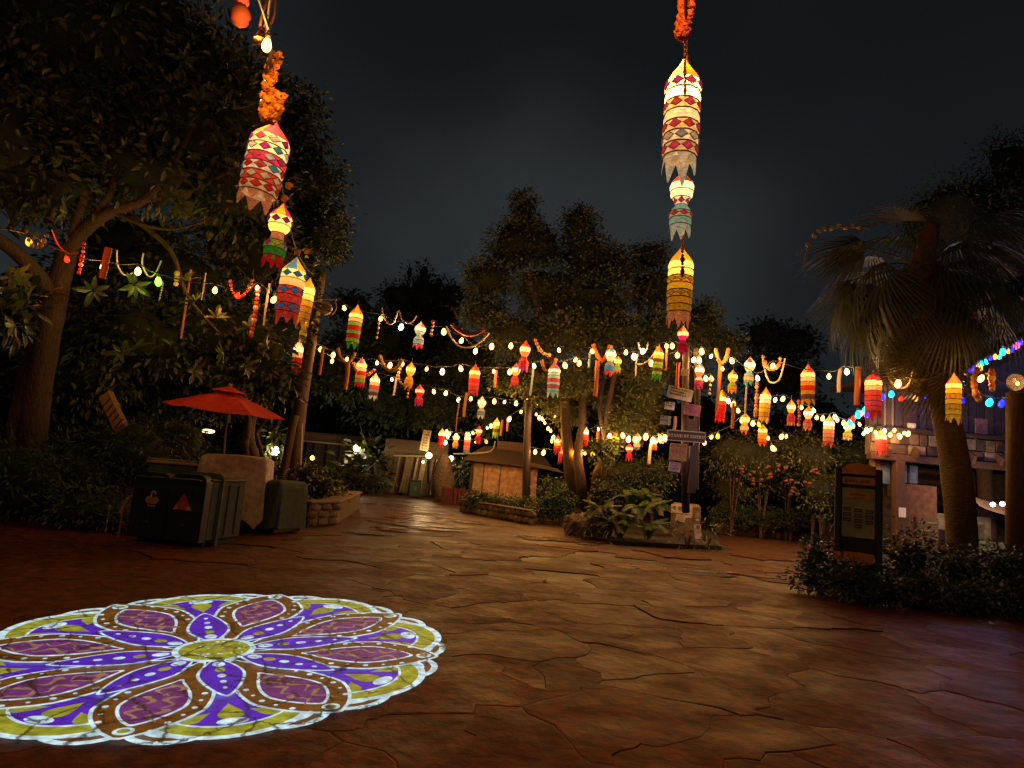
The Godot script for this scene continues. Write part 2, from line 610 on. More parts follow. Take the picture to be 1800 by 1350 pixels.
func streamer(label: String, a: Vector3, b: Vector3, w: float, m: Material, beads := 0) -> Node3D:
	if beads:
		return garland("bead_strand", label, "bead strand", [a, (a + b) / 2.0 + Vector3(0.01, 0, 0), b], w, m, beads, "bead strands hanging from the light strings")
	var mid := (a + b) / 2.0 + Vector3(rng.randf_range(-0.02, 0.02), 0, 0)
	off = a
	X = Transform3D()
	var s := st()
	tube(s, curve([a, mid, b], 4), w, w * 0.92, 8, 0.05)
	return solo("streamer", s, m, label, "streamer", a, "streamers hanging from the light strings")

# ---------------------------------------------------------------- masonry
# a low wall of rough stones along a path on the ground; every stone is a part
func stone_wall(called: String, label: String, path: Array, h: float, thick: float, courses: int, tones: Array, cap_c: Color) -> Node3D:
	var t := thing(called, label, "stone wall", path[0])
	var core := st()
	for i in path.size() - 1:
		var a: Vector3 = path[i]
		var b: Vector3 = path[i + 1]
		var d := (b - a).normalized()
		X = Transform3D(Basis(d, Vector3.UP, d.cross(Vector3.UP)), (a + b) / 2.0)
		box(core, Vector3(0, h * 0.47, 0), Vector3((b - a).length(), h * 0.94, thick * 0.8))
		for c in courses:
			var x := -(b - a).length() / 2.0 - 0.1 * (c % 2)
			while x < (b - a).length() / 2.0:
				var l := rng.randf_range(0.22, 0.46)
				var s := st()
				var hh := h / courses
				rock(s, Vector3(x + l / 2.0, hh * (c + 0.5), thick * 0.32 * (1 if d.cross(Vector3.UP).z > 0 else -1)), Vector3(l * 0.54, hh * 0.58, thick * 0.24), rng.randi() % 9999, 0.2, 5)
				put("stone", s, tones[rng.randi() % tones.size()], t)
				x += l
		var cs := st()
		box(cs, Vector3(0, h + 0.025, 0), Vector3((b - a).length() + 0.06, 0.055, thick * 1.05), 0.015)
		put("coping", cs, plaster("coping " + called, cap_c), t)
	X = Transform3D()
	put("core", core, mat("mortar", lin(0.09, 0.06, 0.04), 0.95), t)
	return t

# lettering as thin strokes of printed text, for lines too small to read
func scrawl(s: SurfaceTool, x0: float, y: float, w: float, h: float, z: float) -> void:
	var x := x0
	while x < x0 + w:
		var k := rng.randf_range(0.35, 0.9) * h
		quad(s, Vector3(x, y, z), Vector3(x + k, y, z), Vector3(x + k * 0.9, y + h * rng.randf_range(0.6, 1.0), z), Vector3(x, y + h * rng.randf_range(0.6, 1.0), z))
		x += k * 1.3 + (h * 0.6 if rng.randf() < 0.2 else 0.0)

func words(text: String, h: float, font_name := "Droid Serif", depth := 0.006) -> TextMesh:
	var f := SystemFont.new()
	f.font_names = PackedStringArray([font_name])
	f.font_weight = 700
	var m := TextMesh.new()
	m.text = text
	m.font = f
	m.font_size = 32
	m.pixel_size = h / 32.0 * 1.35
	m.depth = depth
	return m

# cloth thrown over a box: half sizes hx, hz, height h; the hem rises and falls
func drape(s: SurfaceTool, hx: float, hz: float, h: float, hem: Callable, folds := 9, seedling := 1) -> void:
	var n := 64
	var levels := 9
	var ring := func(i: int, k: int) -> Vector3:
		var a := TAU * (k % n) / n
		var ca := cos(a)
		var sa := sin(a)
		var e := 0.28
		var x := signf(ca) * pow(absf(ca), e) * hx
		var z := signf(sa) * pow(absf(sa), e) * hz
		if i == 0:
			return Vector3(x * 0.86, h + 0.012 * sin(a * 3.0 + seedling), z * 0.86)
		var f := float(i - 1) / (levels - 1)
		var bottom: float = hem.call(a)
		var y: float = lerpf(h - 0.05, bottom, f)
		var amp := 0.05 * f
		var g := 1.0 + amp * (sin(a * folds + seedling) + 0.5 * sin(a * folds * 1.7 + 2.0 * seedling)) + 0.06 * f
		return Vector3(x * g, y, z * g)
	for i in levels:
		for k in n:
			quad(s, ring.call(i, k), ring.call(i, k + 1), ring.call(i + 1, k + 1), ring.call(i + 1, k))
	for k in n:
		tri(s, Vector3(0, h + 0.03, 0), ring.call(0, k + 1), ring.call(0, k))

# ---------------------------------------------------------------- the projected mandala, its light put into emissive colour
# unit-disc point -> pavement; keystoned as a slanted beam would throw it; no beam exists
func on_ground(p: Vector2, y: float) -> Vector3:
	var w := -0.11329 * p.x - 0.12279 * p.y + 1.0
	return Vector3((1.41579 * p.x - 0.92269 * p.y - 2.03504) / w, y, (-0.85428 * p.x - 0.68716 * p.y - 5.11494) / w)

func fill(poly: Array, y: float) -> SurfaceTool:
	var s := st()
	var fine := PackedVector2Array()
	for i in poly.size():
		fine.append(poly[i])
	var ix := Geometry2D.triangulate_polygon(fine)
	for i in range(0, ix.size(), 3):
		var a := on_ground(fine[ix[i]], y)
		var b := on_ground(fine[ix[i + 1]], y)
		var c := on_ground(fine[ix[i + 2]], y)
		if (b - a).cross(c - a).y > 0:
			tri(s, a, c, b)
		else:
			tri(s, a, b, c)
	return s

func disc(c: Vector2, r: float, n := 28, squash := 1.0, dir := 0.0) -> Array:
	var out := []
	for k in n:
		var a := TAU * k / n
		out.append(c + Vector2(cos(a) * r, sin(a) * r * squash).rotated(dir))
	return out

# a leaf from r0 to r1 along an angle, widest at share `at`
func petal_shape(ang: float, r0: float, r1: float, half: float, at := 0.6, blunt := 0.0, n := 18) -> Array:
	var left := []
	var right := []
	for i in n + 1:
		var f := float(i) / n
		var g := f / at if f < at else (1.0 - f) / (1.0 - at)
		var w: float = half * (sin(g * PI / 2.0) if f < at else lerpf(sin(g * PI / 2.0), sqrt(maxf(0.0, g)), 0.6))
		w = maxf(w, half * 0.06)
		var r := lerpf(r0, r1, f)
		left.append(Vector2(r, w).rotated(ang))
		right.append(Vector2(r, -w).rotated(ang))
	right.reverse()
	return left + right

func drop_shape(c: Vector2, dir: float, l: float, w: float) -> Array:
	var out := []
	for k in 16:
		var a := TAU * k / 16
		var x := cos(a)
		out.append(c + Vector2(x * l / 2.0, sin(a) * w / 2.0 * (0.5 - 0.5 * x) * 1.7).rotated(dir))
	return out

func painted_light_mat(c: String, k: Color, e := 1.0) -> Material:  # emissive colour in place of projector light falling on the stone
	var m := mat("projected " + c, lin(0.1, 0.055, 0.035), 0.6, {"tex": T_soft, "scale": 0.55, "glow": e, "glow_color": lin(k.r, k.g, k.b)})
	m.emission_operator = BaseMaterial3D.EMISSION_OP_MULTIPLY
	m.emission_texture = T_glow
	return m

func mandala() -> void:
	var t := thing("mandala_painted_light", "large purple, yellow and white mandala of glowing sheets, its light projected on the pavement", "painted light", on_ground(Vector2.ZERO, 0.0))
	var white := painted_light_mat("white", Color(0.62, 0.86, 0.95), 1.15)
	var violet := painted_light_mat("violet", Color(0.075, 0.006, 0.60), 1.0)
	var plum := painted_light_mat("plum", Color(0.15, 0.022, 0.19), 1.0)
	var yellow := painted_light_mat("yellow", Color(0.36, 0.38, 0.03), 1.0)
	var brown := painted_light_mat("brown", Color(0.15, 0.055, 0.008), 1.0)
	var tan_ := painted_light_mat("tan", Color(0.34, 0.19, 0.11), 1.0)
	var y := 0.0075
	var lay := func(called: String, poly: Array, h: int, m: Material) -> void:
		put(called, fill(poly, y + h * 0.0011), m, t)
	var rot := deg_to_rad(-13.9)
	for k in 8:
		var a := rot + TAU * k / 8.0
		var p := a + TAU / 16.0
		for sg in [-1.0, 1.0]:
			var q := Vector2(0.835, 0).rotated(p + sg * deg_to_rad(9.5))
			lay.call("scallop_rim", disc(q, 0.165), 0, white)
			lay.call("scallop", disc(q, 0.135), 1, brown)
			lay.call("scallop_line", disc(q, 0.105), 2, white)
			lay.call("scallop_heart", disc(q, 0.085), 3, violet)
		lay.call("fan_rim", disc(Vector2(0.69, 0).rotated(a), 0.313, 36), 4, white)
		lay.call("fan_border", disc(Vector2(0.69, 0).rotated(a), 0.282, 36), 5, yellow)
		lay.call("fan_line", disc(Vector2(0.655, 0).rotated(a), 0.238, 36), 6, white)
		lay.call("fan", disc(Vector2(0.655, 0).rotated(a), 0.226, 36), 7, violet)
		lay.call("fan_drop", drop_shape(Vector2(0.735, 0).rotated(a), a + PI, 0.17, 0.085), 8, yellow)
		lay.call("fan_dot", disc(Vector2(0.845, 0).rotated(a), 0.033, 12, 1.7, a), 8, white)
		for sg in [-1.0, 1.0]:
			lay.call("fan_drop", drop_shape(Vector2(0.775, sg * 0.115).rotated(a), a + PI + sg * 0.9, 0.13, 0.065), 8, yellow)
			lay.call("fan_drop", drop_shape(Vector2(0.70, sg * 0.15).rotated(a), a + PI + sg * 1.7, 0.09, 0.05), 8, yellow)
	for k in 8:
		var p := rot + TAU * (k + 0.5) / 8.0
		var h := 9 + 6 * (k % 2)
		lay.call("petal_rim", petal_shape(p, 0.135, 0.972, 0.199, 0.66), h, white)
		lay.call("petal", petal_shape(p, 0.16, 0.955, 0.185, 0.66), h + 1, brown)
		lay.call("petal_line", petal_shape(p, 0.365, 0.855, 0.121, 0.6), h + 2, white)
		lay.call("petal_heart", petal_shape(p, 0.385, 0.84, 0.108, 0.6), h + 3, plum)
		for i in 6:
			var wav := []
			var back := []
			for j in 9:
				var f := j / 8.0
				var c := Vector2(lerpf(0.43 + (i / 2) * 0.13, 0.56 + (i / 2) * 0.13, f), (0.045 if i % 2 == 0 else -0.035) * (0.6 if i < 2 else 1.0) + 0.024 * sin(f * 7.5 + i * 2.0 + k)).rotated(p)
				wav.append(c + Vector2(0, 0.014 * (1.25 - f)).rotated(p))
				back.append(c - Vector2(0, 0.014 * (1.25 - f)).rotated(p))
			back.reverse()
			lay.call("petal_squiggle", wav + back, h + 4, tan_)
		lay.call("petal_ring", disc(Vector2(0.905, 0).rotated(p), 0.035, 14), h + 4, white)
		lay.call("petal_eye", disc(Vector2(0.905, 0).rotated(p), 0.021, 12), h + 5, yellow)
		for i in 9:
			var f := lerpf(0.3, 0.9, i / 8.0)
			var g := (f - 0.13) / 0.855
			var w := 0.155 * (sin(minf(1.0, g / 0.66) * PI / 2.0) if g < 0.66 else sqrt(maxf(0.0, (1.0 - g) / 0.34)))
			for sg in [-1.0, 1.0]:
				lay.call("petal_dot", disc(Vector2(f, sg * w).rotated(p), 0.0085 + 0.004 * (i % 2), 7), h + 5, white)
	for k in 8:
		var a := rot + TAU * k / 8.0
		lay.call("spoke_rim", petal_shape(a, 0.105, 0.607, 0.092, 0.48), 22, white)
		lay.call("spoke", petal_shape(a, 0.12, 0.59, 0.080, 0.48), 23, violet)
		for i in 5:
			lay.call("spoke_dot", disc(Vector2(0.205 + i * 0.075, 0).rotated(a), 0.034 - 0.0055 * i, 10, 0.75, a), 24, white if i != 1 else yellow)
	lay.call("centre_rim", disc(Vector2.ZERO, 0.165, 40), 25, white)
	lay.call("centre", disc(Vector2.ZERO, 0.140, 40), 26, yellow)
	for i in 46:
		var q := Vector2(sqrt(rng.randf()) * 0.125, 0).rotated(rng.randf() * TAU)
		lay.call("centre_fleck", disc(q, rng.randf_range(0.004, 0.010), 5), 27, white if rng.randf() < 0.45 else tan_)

# ---------------------------------------------------------------- the pavement
func paving() -> void:
	var base := st(true)
	var f := FastNoiseLite.new()
	f.seed = 5
	f.frequency = 0.25
	off = Vector3.ZERO
	X = Transform3D()
	var xs := [-120.0, -60.0, -30.0, -18.0, -12.0, -8.0, -5.0, -2.0, 1.0, 4.0, 7.0, 10.0, 15.0, 22.0, 35.0, 60.0, 120.0]
	var zs := [40.0, 15.0, 5.0, 0.0, -3.0, -6.0, -9.0, -12.0, -15.0, -18.0, -22.0, -27.0, -34.0, -45.0, -70.0, -140.0]
	for i in xs.size() - 1:
		for k in zs.size() - 1:
			quad(base, Vector3(xs[i], -0.016, zs[k]), Vector3(xs[i], -0.016, zs[k + 1]), Vector3(xs[i + 1], -0.016, zs[k + 1]), Vector3(xs[i + 1], -0.016, zs[k]))
	var wet := mat("wet concrete", lin(0.14, 0.060, 0.026), 0.5, {"tex": T_pave, "scale": 0.22, "rough_tex": T_damp, "bump": 1.3, "bump_tex": T_relief})
	wet.metallic_specular = 0.3
	struct(put("ground", base, wet, self))
	var root := Node3D.new()
	root.name = "pavement"
	add_child(root)
	struct(root)
	off = Vector3.ZERO
	var warp := FastNoiseLite.new()
	warp.seed = 11
	warp.frequency = 0.9
	warp.fractal_octaves = 3
	var pts := []
	var cell := 1.15
	for i in range(-14, 14):
		for k in range(-17, 1):
			var p := Vector2((i + 0.5 * (k % 2) + rng.randf_range(-0.42, 0.42)) * cell, (k + rng.randf_range(-0.42, 0.42)) * cell * 0.9)
			pts.append(p)
			if rng.randf() < 0.16:
				pts.append(p + Vector2(rng.randf_range(-0.35, 0.35), rng.randf_range(-0.3, 0.3)))
	var tones := []
	for k in 5:
		var j: float = [0.88, 1.0, 1.1, 0.95, 1.22][k]
		tones.append(mat("flagstone %d" % k, lin(0.168 * j, 0.037 * j * (1.0 + 0.05 * k), 0.008 * j * (1.0 + 0.15 * k)), 0.5, {"tex": T_pave, "scale": 0.31 + 0.02 * k, "rough_tex": T_dry, "bump": 1.3, "bump_tex": T_relief}))
	for q in tones:
		q.metallic_specular = 0.23
	var mc := on_ground(Vector2.ZERO, 0.0)
	for p in pts:
		if p.y > -1.4 or p.y < -17.5 or (p.y < -10.0 and rng.randf() < (-10.0 - p.y) / 7.5) or absf(p.x) > 2.4 - p.y * 0.82:
			continue
		var poly := PackedVector2Array([p + Vector2(-1.6, -1.6), p + Vector2(1.6, -1.6), p + Vector2(1.6, 1.6), p + Vector2(-1.6, 1.6)])
		for q in pts:
			if q == p or p.distance_to(q) > 3.0:
				continue
			var m: Vector2 = (p + q) / 2.0
			var d: Vector2 = (q - p).normalized()
			var e := d.orthogonal()
			var cut := Geometry2D.intersect_polygons(poly, PackedVector2Array([m + e * 6, m - e * 6, m - e * 6 - d * 8, m + e * 6 - d * 8]))
			if cut.size():
				poly = cut[0]
		var fine := PackedVector2Array()
		for i in poly.size():
			var a := poly[i]
			var b := poly[(i + 1) % poly.size()]
			var n := maxi(1, int(a.distance_to(b) / 0.11))
			for j in n:
				var w := a.lerp(b, float(j) / n)
				fine.append(w + Vector2(warp.get_noise_2d(w.x, w.y), warp.get_noise_2d(w.x + 50.0, w.y)) * 0.34)
		var inset := Geometry2D.offset_polygon(fine, -rng.randf_range(0.0004, 0.0018))
		if inset.is_empty():
			continue
		fine = inset[0]
		var near_light: bool = p.distance_to(Vector2(mc.x, mc.z - 0.3)) < 3.1
		var lift := rng.randf_range(-0.003, 0.002) if near_light else (rng.randf_range(0.004, 0.012) if rng.randf() < 0.22 else rng.randf_range(-0.003, 0.003))
		var slope := Vector2(rng.randf_range(-1, 1), rng.randf_range(-1, 1)) * (0.002 if near_light else 0.007)
		var at := func(q: Vector2, k: float, dy: float) -> Vector3:
			var r: Vector2 = p.lerp(q, k)
			return Vector3(r.x, lift + slope.dot(r - p) + dy, r.y)
		var s := st()
		var ix := Geometry2D.triangulate_polygon(fine)
		for i in range(0, ix.size(), 3):
			tri(s, at.call(fine[ix[i]], 0.97, 0), at.call(fine[ix[i + 1]], 0.97, 0), at.call(fine[ix[i + 2]], 0.97, 0))
		for i in fine.size():
			var a := fine[i]
			var b := fine[(i + 1) % fine.size()]
			quad(s, at.call(a, 0.97, 0), at.call(a, 1.0, -0.0035), at.call(b, 1.0, -0.0035), at.call(b, 0.97, 0))
			quad(s, at.call(a, 1.0, -0.0035), at.call(a, 1.0, -0.035), at.call(b, 1.0, -0.035), at.call(b, 1.0, -0.0035))
		put("flagstone", s, tones[rng.randi() % 5], root)
	# wet patches that still hold a film of rain
	var film := mat("wet film", lin(0.10, 0.028, 0.011), 0.25, {"bump": 5.0, "bump_tex": T_bump, "scale3": Vector3(0.55, 1.0, 1.3)})
	for q in [[Vector3(-2.22, 0.00, -19.01), 1.5, 3.4, 26], [Vector3(-7.06, 0.00, -31.66), 1.3, 4.0, 12], [Vector3(1.07, 0.00, -16.86), 0.9, 0.9, 8], [Vector3(4.29, 0.00, -13.04), 1.1, 0.9, 10], [Vector3(-4.13, 0.00, -25.31), 1.3, 2.2, 10]]:
		for j in q[3]:
			var c: Vector3 = q[0] + Vector3(rng.randfn() * q[1] * 0.55, 0, rng.randfn() * q[2] * 0.55)
			c.y = 0.0045 + 0.0004 * j if c.z > -17.5 else -0.008 + 0.0004 * j
			var w := rng.randf_range(0.25, 0.75)
			var l := rng.randf_range(0.06, 0.16) * (1.0 - c.z / 14.0)
			var s := st()
			var ring := []
			for k in 26:
				var a := TAU * k / 26.0
				var r := maxf(0.35, 1.0 + 1.1 * warp.get_noise_2d(cos(a) * 1.5 + c.x * 3.0 + j, sin(a) * 1.5 + c.z))
				ring.append(c + Vector3(cos(a) * w * r, 0, sin(a) * l * r))
			for k in 26:
				tri(s, c, ring[k], ring[(k + 1) % 26])
			struct(put("puddle", s, film, self))

# ---------------------------------------------------------------- the scene
func _ready() -> void:
	rng.seed = 20231
	var cam := Camera3D.new()
	cam.name = "camera"
	cam.fov = 60.82
	cam.near = 0.05
	cam.far = 400.0
	add_child(cam)
	cam.position = Vector3(0, 1.5, 0)
	cam.rotation = Vector3(atan(160.0 / 1150.0), 0, 0.085)
	var env := Environment.new()
	env.background_mode = Environment.BG_SKY
	var sky := Sky.new()
	var sm := ProceduralSkyMaterial.new()
	sm.sky_top_color = Color(0.045, 0.05, 0.049)
	sm.sky_horizon_color = Color(0.12, 0.14, 0.152)
	sm.sky_curve = 0.4
	sm.ground_bottom_color = Color(0.02, 0.018, 0.016)
	sm.ground_horizon_color = Color(0.05, 0.05, 0.05)
	sm.sky_cover = clouds()
	sm.sky_cover_modulate = Color(0.125, 0.14, 0.148, 1.0)
	sky.sky_material = sm
	env.sky = sky
	env.background_energy_multiplier = 1.0
	env.tonemap_mode = Environment.TONE_MAPPER_LINEAR
	env.tonemap_exposure = 1.0
	env.sdfgi_enabled = true
	env.ssao_enabled = true
	env.ssil_enabled = true
	var we := WorldEnvironment.new()
	we.environment = env
	we.name = "environment"
	add_child(we)
	T_soft = noise_tex(0.012, 0.62, 1.0, 512, 6, 3)
	T_grain = noise_tex(0.02, 0.45, 1.0, 512, 5, 4, true)
	T_bump = noise_tex(0.010, 0.0, 1.0, 1024, 6, 6)
	T_wet = noise_tex(0.005, 0.14, 0.60, 1024, 3, 7)
	T_damp = noise_tex(0.004, 0.40, 0.74, 512, 3, 27)
	T_dry = noise_tex(0.005, 0.46, 0.80, 512, 4, 28)
	T_glow = mandala_glow_mottle()
	T_paper = noise_tex(0.014, 0.55, 1.0, 512, 4, 41)
	T_relief = noise_tex(0.007, 0.0, 1.0, 1024, 8, 16)
	((T_relief as NoiseTexture2D).noise as FastNoiseLite).fractal_gain = 0.58
	T_pave = noise_tex(0.013, 0.5, 1.0, 1024, 7, 9)
	paving()
	mandala()
	planting()
	buildings()
	posts_and_signs()
	carts()
	trees()
	hanging()

# mottle and hair cracks of the paving, dimming the mandala's painted glow
func mandala_glow_mottle() -> Texture2D:
	var f := FastNoiseLite.new()
	f.seed = 31
	f.frequency = 0.03
	f.fractal_octaves = 6
	var c := FastNoiseLite.new()
	c.seed = 8
	c.noise_type = FastNoiseLite.TYPE_CELLULAR
	c.cellular_return_type = FastNoiseLite.RETURN_DISTANCE2_SUB
	c.frequency = 0.011
	c.fractal_type = FastNoiseLite.FRACTAL_NONE
	c.domain_warp_enabled = true
	c.domain_warp_amplitude = 40.0
	c.domain_warp_frequency = 0.01
	var a := f.get_seamless_image(512, 512)
	var b := c.get_seamless_image(512, 512)
	var im := Image.create(512, 512, false, Image.FORMAT_RGB8)
	for i in 512:
		for k in 512:
			var g := (0.62 + 0.42 * a.get_pixel(k, i).r) * lerpf(0.35, 1.0, smoothstep(0.0, 0.07, b.get_pixel(k, i).r))
			im.set_pixel(k, i, Color(g, g, g))
	return ImageTexture.create_from_image(im)

# low cloud lit unevenly by the town below
func clouds() -> Texture2D:
	var f := FastNoiseLite.new()
	f.seed = 179
	f.frequency = 0.9
	f.fractal_octaves = 3
	var im := Image.create(512, 256, false, Image.FORMAT_RGB8)
	for i in 256:
		var el := PI * (0.5 - (i + 0.5) / 256.0)
		for k in 512:
			var az := TAU * (k + 0.5) / 512.0
			var d := Vector3(sin(az) * cos(el), sin(el), -cos(az) * cos(el))
			var g := smoothstep(-0.35, 0.55, f.get_noise_3dv(d * 1.2))
			g = clampf(g * 0.9 + 0.10 + 0.1 * f.get_noise_3dv(d * 6.0), 0.0, 1.0)
			im.set_pixel(k, i, Color(g, g, g))
	return ImageTexture.create_from_image(im)

# ---------------------------------------------------------------- beds, shrubs, rocks
func planting() -> void:
	var tones := []
	for k in 3:
		tones.append(plaster("rubble %d" % k, lin(0.26 - 0.06 * k, 0.17 - 0.045 * k, 0.10 - 0.03 * k)))
	stone_wall("planter_wall", "low rubble stone planter wall with pale coping left of the path", [Vector3(-4.42, 0.00, -14.90), Vector3(-4.07, 0.00, -15.81), Vector3(-4.38, -0.00, -18.41), Vector3(-4.86, 0.00, -21.94)], 0.5, 0.45, 3, tones, Color(0.5, 0.38, 0.28))
	stone_wall("planter_wall", "low rubble stone wall under the clipped hedge before the beige stall", [Vector3(-1.43, 0.00, -25.15), Vector3(-0.24, 0.00, -23.38), Vector3(0.97, 0.00, -21.55)], 0.4, 0.4, 2, tones, Color(0.45, 0.33, 0.22))
	stone_wall("planter_wall", "pale mottled stone wall between the sign post and the direction board", [Vector3(8.24, 0.00, -25.45), Vector3(9.56, 0.00, -24.79), Vector3(11.92, 0.00, -25.53)], 0.5, 0.4, 2, tones + [plaster("rubble pale", lin(0.42, 0.27, 0.17))], Color(0.5, 0.36, 0.24))
	# soil of the beds, a step above the paving
	for bed in [["island_bed", [Vector3(2.16, 0.00, -17.51), Vector3(3.00, 0.00, -16.91), Vector3(4.45, -0.00, -17.25), Vector3(6.00, 0.00, -18.02), Vector3(8.01, 0.00, -24.75), Vector3(6.03, 0.00, -26.12), Vector3(3.04, 0.00, -23.63)]], ["corner_bed", [Vector3(6.77, 0.00, -14.82), Vector3(5.82, 0.00, -12.10), Vector3(6.24, 0.00, -10.70), Vector3(8.22, 0.00, -10.23), Vector3(16.63, 0.00, -15.94), Vector3(24.21, 0.00, -27.69), Vector3(9.13, 0.00, -18.68)]]]:
		var poly := PackedVector2Array()
		for g in bed[1]:
			poly.append(Vector2(g.x, g.z))
		off = Vector3.ZERO
		X = Transform3D(Basis(Vector3.RIGHT, PI / 2), Vector3(0, 0.04, 0))
		var s := st()
		plate(s, poly, 0.12)
		X = Transform3D()
		struct(put("planting_bed", s, mat("soil", lin(0.035, 0.024, 0.016), 0.95, {"tex": T_soft, "scale": 1.2, "bump": 2.0}), self))
	bush("shrub", "loose shrub with pale leaves growing behind the rubble planter wall left of the path", "shrub", Vector3(-5.26, 0.00, -19.02), [[Vector3(-4.84, 0.75, -17.07), Vector3(0.75, 0.45, 0.5)], [Vector3(-5.17, 1.01, -17.23), Vector3(0.4, 0.4, 0.4)], [Vector3(-4.57, 0.53, -18.31), Vector3(0.4, 0.2, 0.4)]], 2.2, 0.13, OLIVE, "oval")
	var hedge_tone := [Color(0.045, 0.075, 0.018), Color(0.06, 0.09, 0.022)]
	bush("hedge", "low clipped hedge above the rubble wall before the beige stall", "hedge", Vector3(-0.02, 0.00, -27.73), [[Vector3(-0.72, 0.51, -24.37), Vector3(0.8, 0.28, 0.4)], [Vector3(0.06, 0.45, -23.97), Vector3(0.8, 0.28, 0.4)], [Vector3(0.86, 0.47, -23.37), Vector3(0.8, 0.3, 0.4)]], 3.0, 0.06, hedge_tone, "round")
	bush("shrub", "dark rounded shrub at the foot of the tree right of the clipped hedge", "shrub", Vector3(1.92, 0.00, -26.59), [[Vector3(1.40, 0.50, -22.35), Vector3(0.55, 0.4, 0.45)], [Vector3(1.96, 0.70, -22.32), Vector3(0.6, 0.55, 0.5)], [Vector3(1.85, 1.10, -23.78), Vector3(0.7, 0.4, 0.5)]], 3.0, 0.07, hedge_tone, "round")
	var rocks := [[Vector3(2.89, 0.00, -23.73), Vector3(0.36, 0.62, 0.3), "tall weathered boulder beside the multi-stemmed tree"], [Vector3(2.11, 0.00, -18.78), Vector3(0.3, 0.34, 0.28), "squat boulder in front of the tall weathered boulder"], [Vector3(2.58, 0.00, -17.87), Vector3(0.42, 0.42, 0.36), "mossy round boulder at the front left of the island bed"]]
	for k in 3:
		off = rocks[k][0]
		X = Transform3D()
		var s := st(true)
		rock(s, rocks[k][0] + Vector3(0, rocks[k][1].y * 0.75, 0), rocks[k][1], 30 + k, 0.32, 12)
		solo("boulder", s, mat("boulder %d" % (k / 2), [lin(0.24, 0.16, 0.085), lin(0.13, 0.105, 0.045)][k / 2], 0.85, {"tex": T_soft, "scale": 1.3, "bump": 5.0}), rocks[k][2], "boulder", rocks[k][0], "boulders at the island bed")
	for k in 6:
		var g: Vector3 = [Vector3(3.07, 0.00, -17.54), Vector3(3.51, 0.00, -17.61), Vector3(3.81, 0.00, -17.57), Vector3(4.16, 0.00, -17.56), Vector3(5.69, 0.00, -18.06), Vector3(5.94, 0.00, -18.11)][k]
		off = g
		var s := st()
		rock(s, g + Vector3(0, 0.04, 0), Vector3(0.14, 0.07, 0.1), 60 + k, 0.25, 6)
		solo("edging_stone", s, plaster("edging", lin(0.30, 0.22, 0.15)), "pale edging stone %s of the island bed" % ["under the ferns at the front left", "second along the front", "third along the front", "fourth along the front near the plinth", "right of the plinth", "at the right hand tip"][k], "stone", g)
	# ferns and grasses of the island bed
	ferns("fern", "big arching fern filling the middle of the island bed", Vector3(3.70, 0.00, -18.52), [Vector3(3.32, 0.71, -17.88), Vector3(3.75, 0.96, -18.05), Vector3(3.17, 0.41, -17.62), Vector3(3.93, 0.54, -17.70)], 0.85, 26, 0.09)
	ferns("fern", "spiky pale fern beside the tall weathered boulder", Vector3(3.20, -0.00, -19.79), [Vector3(2.81, 0.87, -18.26), Vector3(2.62, 0.63, -18.09)], 0.75, 18, 0.07)
	ferns("fern", "mounded feathery fern behind the big arching fern", Vector3(4.84, 0.00, -23.53), [Vector3(3.79, 1.19, -19.53), Vector3(4.23, 1.29, -19.62), Vector3(4.46, 1.04, -19.45)], 0.7, 24, 0.08)
	bush("grass_tuft", "dark grass tuft at the foot of the postered plinth", "grass tuft", Vector3(5.07, 0.00, -18.14), [[Vector3(4.86, 0.29, -17.33), Vector3(0.35, 0.3, 0.25)], [Vector3(5.44, 0.31, -17.63), Vector3(0.35, 0.35, 0.3)]], 1.4, 0.26, GREEN, "blade")
	bush("grass_tuft", "brown green grass tuft round the mossy boulder", "grass tuft", Vector3(2.37, 0.00, -17.10), [[Vector3(2.36, 0.34, -17.73), Vector3(0.35, 0.4, 0.3)], [Vector3(2.80, 0.32, -17.53), Vector3(0.35, 0.35, 0.3)]], 1.4, 0.24, OLIVE, "blade")
	bush("shrub", "rounded mid green shrub behind the island bed and left of the sign post", "shrub", Vector3(6.00, 0.00, -29.29), [[Vector3(4.08, 1.78, -22.17), Vector3(1.1, 0.7, 0.8)], [Vector3(4.91, 1.90, -21.65), Vector3(0.7, 0.65, 0.7)], [Vector3(3.65, 1.33, -21.73), Vector3(0.8, 0.5, 0.6)]], 2.6, 0.10, GREEN, "oval")
	bush("hedge", "flat topped low hedge behind the pale mottled stone wall", "hedge", Vector3(11.84, 0.00, -30.75), [[Vector3(8.41, 0.75, -24.34), Vector3(0.9, 0.4, 0.5)], [Vector3(9.56, 0.78, -24.33), Vector3(0.9, 0.35, 0.5)], [Vector3(10.61, 0.79, -24.33), Vector3(0.8, 0.3, 0.5)]], 3.0, 0.07, hedge_tone, "round")
	bush("flowering_shrub", "tall leafy shrub with coral flowers right of the sign post", "shrub", Vector3(16.63, 0.00, -42.30), [[Vector3(8.33, 2.92, -24.03), Vector3(1.3, 0.9, 0.9)], [Vector3(9.41, 2.59, -24.08), Vector3(1.4, 1.1, 0.9)], [Vector3(8.70, 1.90, -24.68), Vector3(1.1, 1.1, 0.9)], [Vector3(10.50, 3.33, -24.48), Vector3(1.2, 0.8, 0.9)]], 2.2, 0.15, GREEN + OLIVE, "long")
	bush("shrub", "dark glossy shrub left of the direction board", "shrub", Vector3(19.58, 0.00, -40.86), [[Vector3(10.79, 2.90, -23.03), Vector3(1.1, 0.9, 0.8)], [Vector3(10.94, 1.83, -22.67), Vector3(0.9, 1.0, 0.8)], [Vector3(12.23, 3.23, -23.49), Vector3(1.1, 0.5, 0.8)]], 2.2, 0.13, GREEN, "oval")
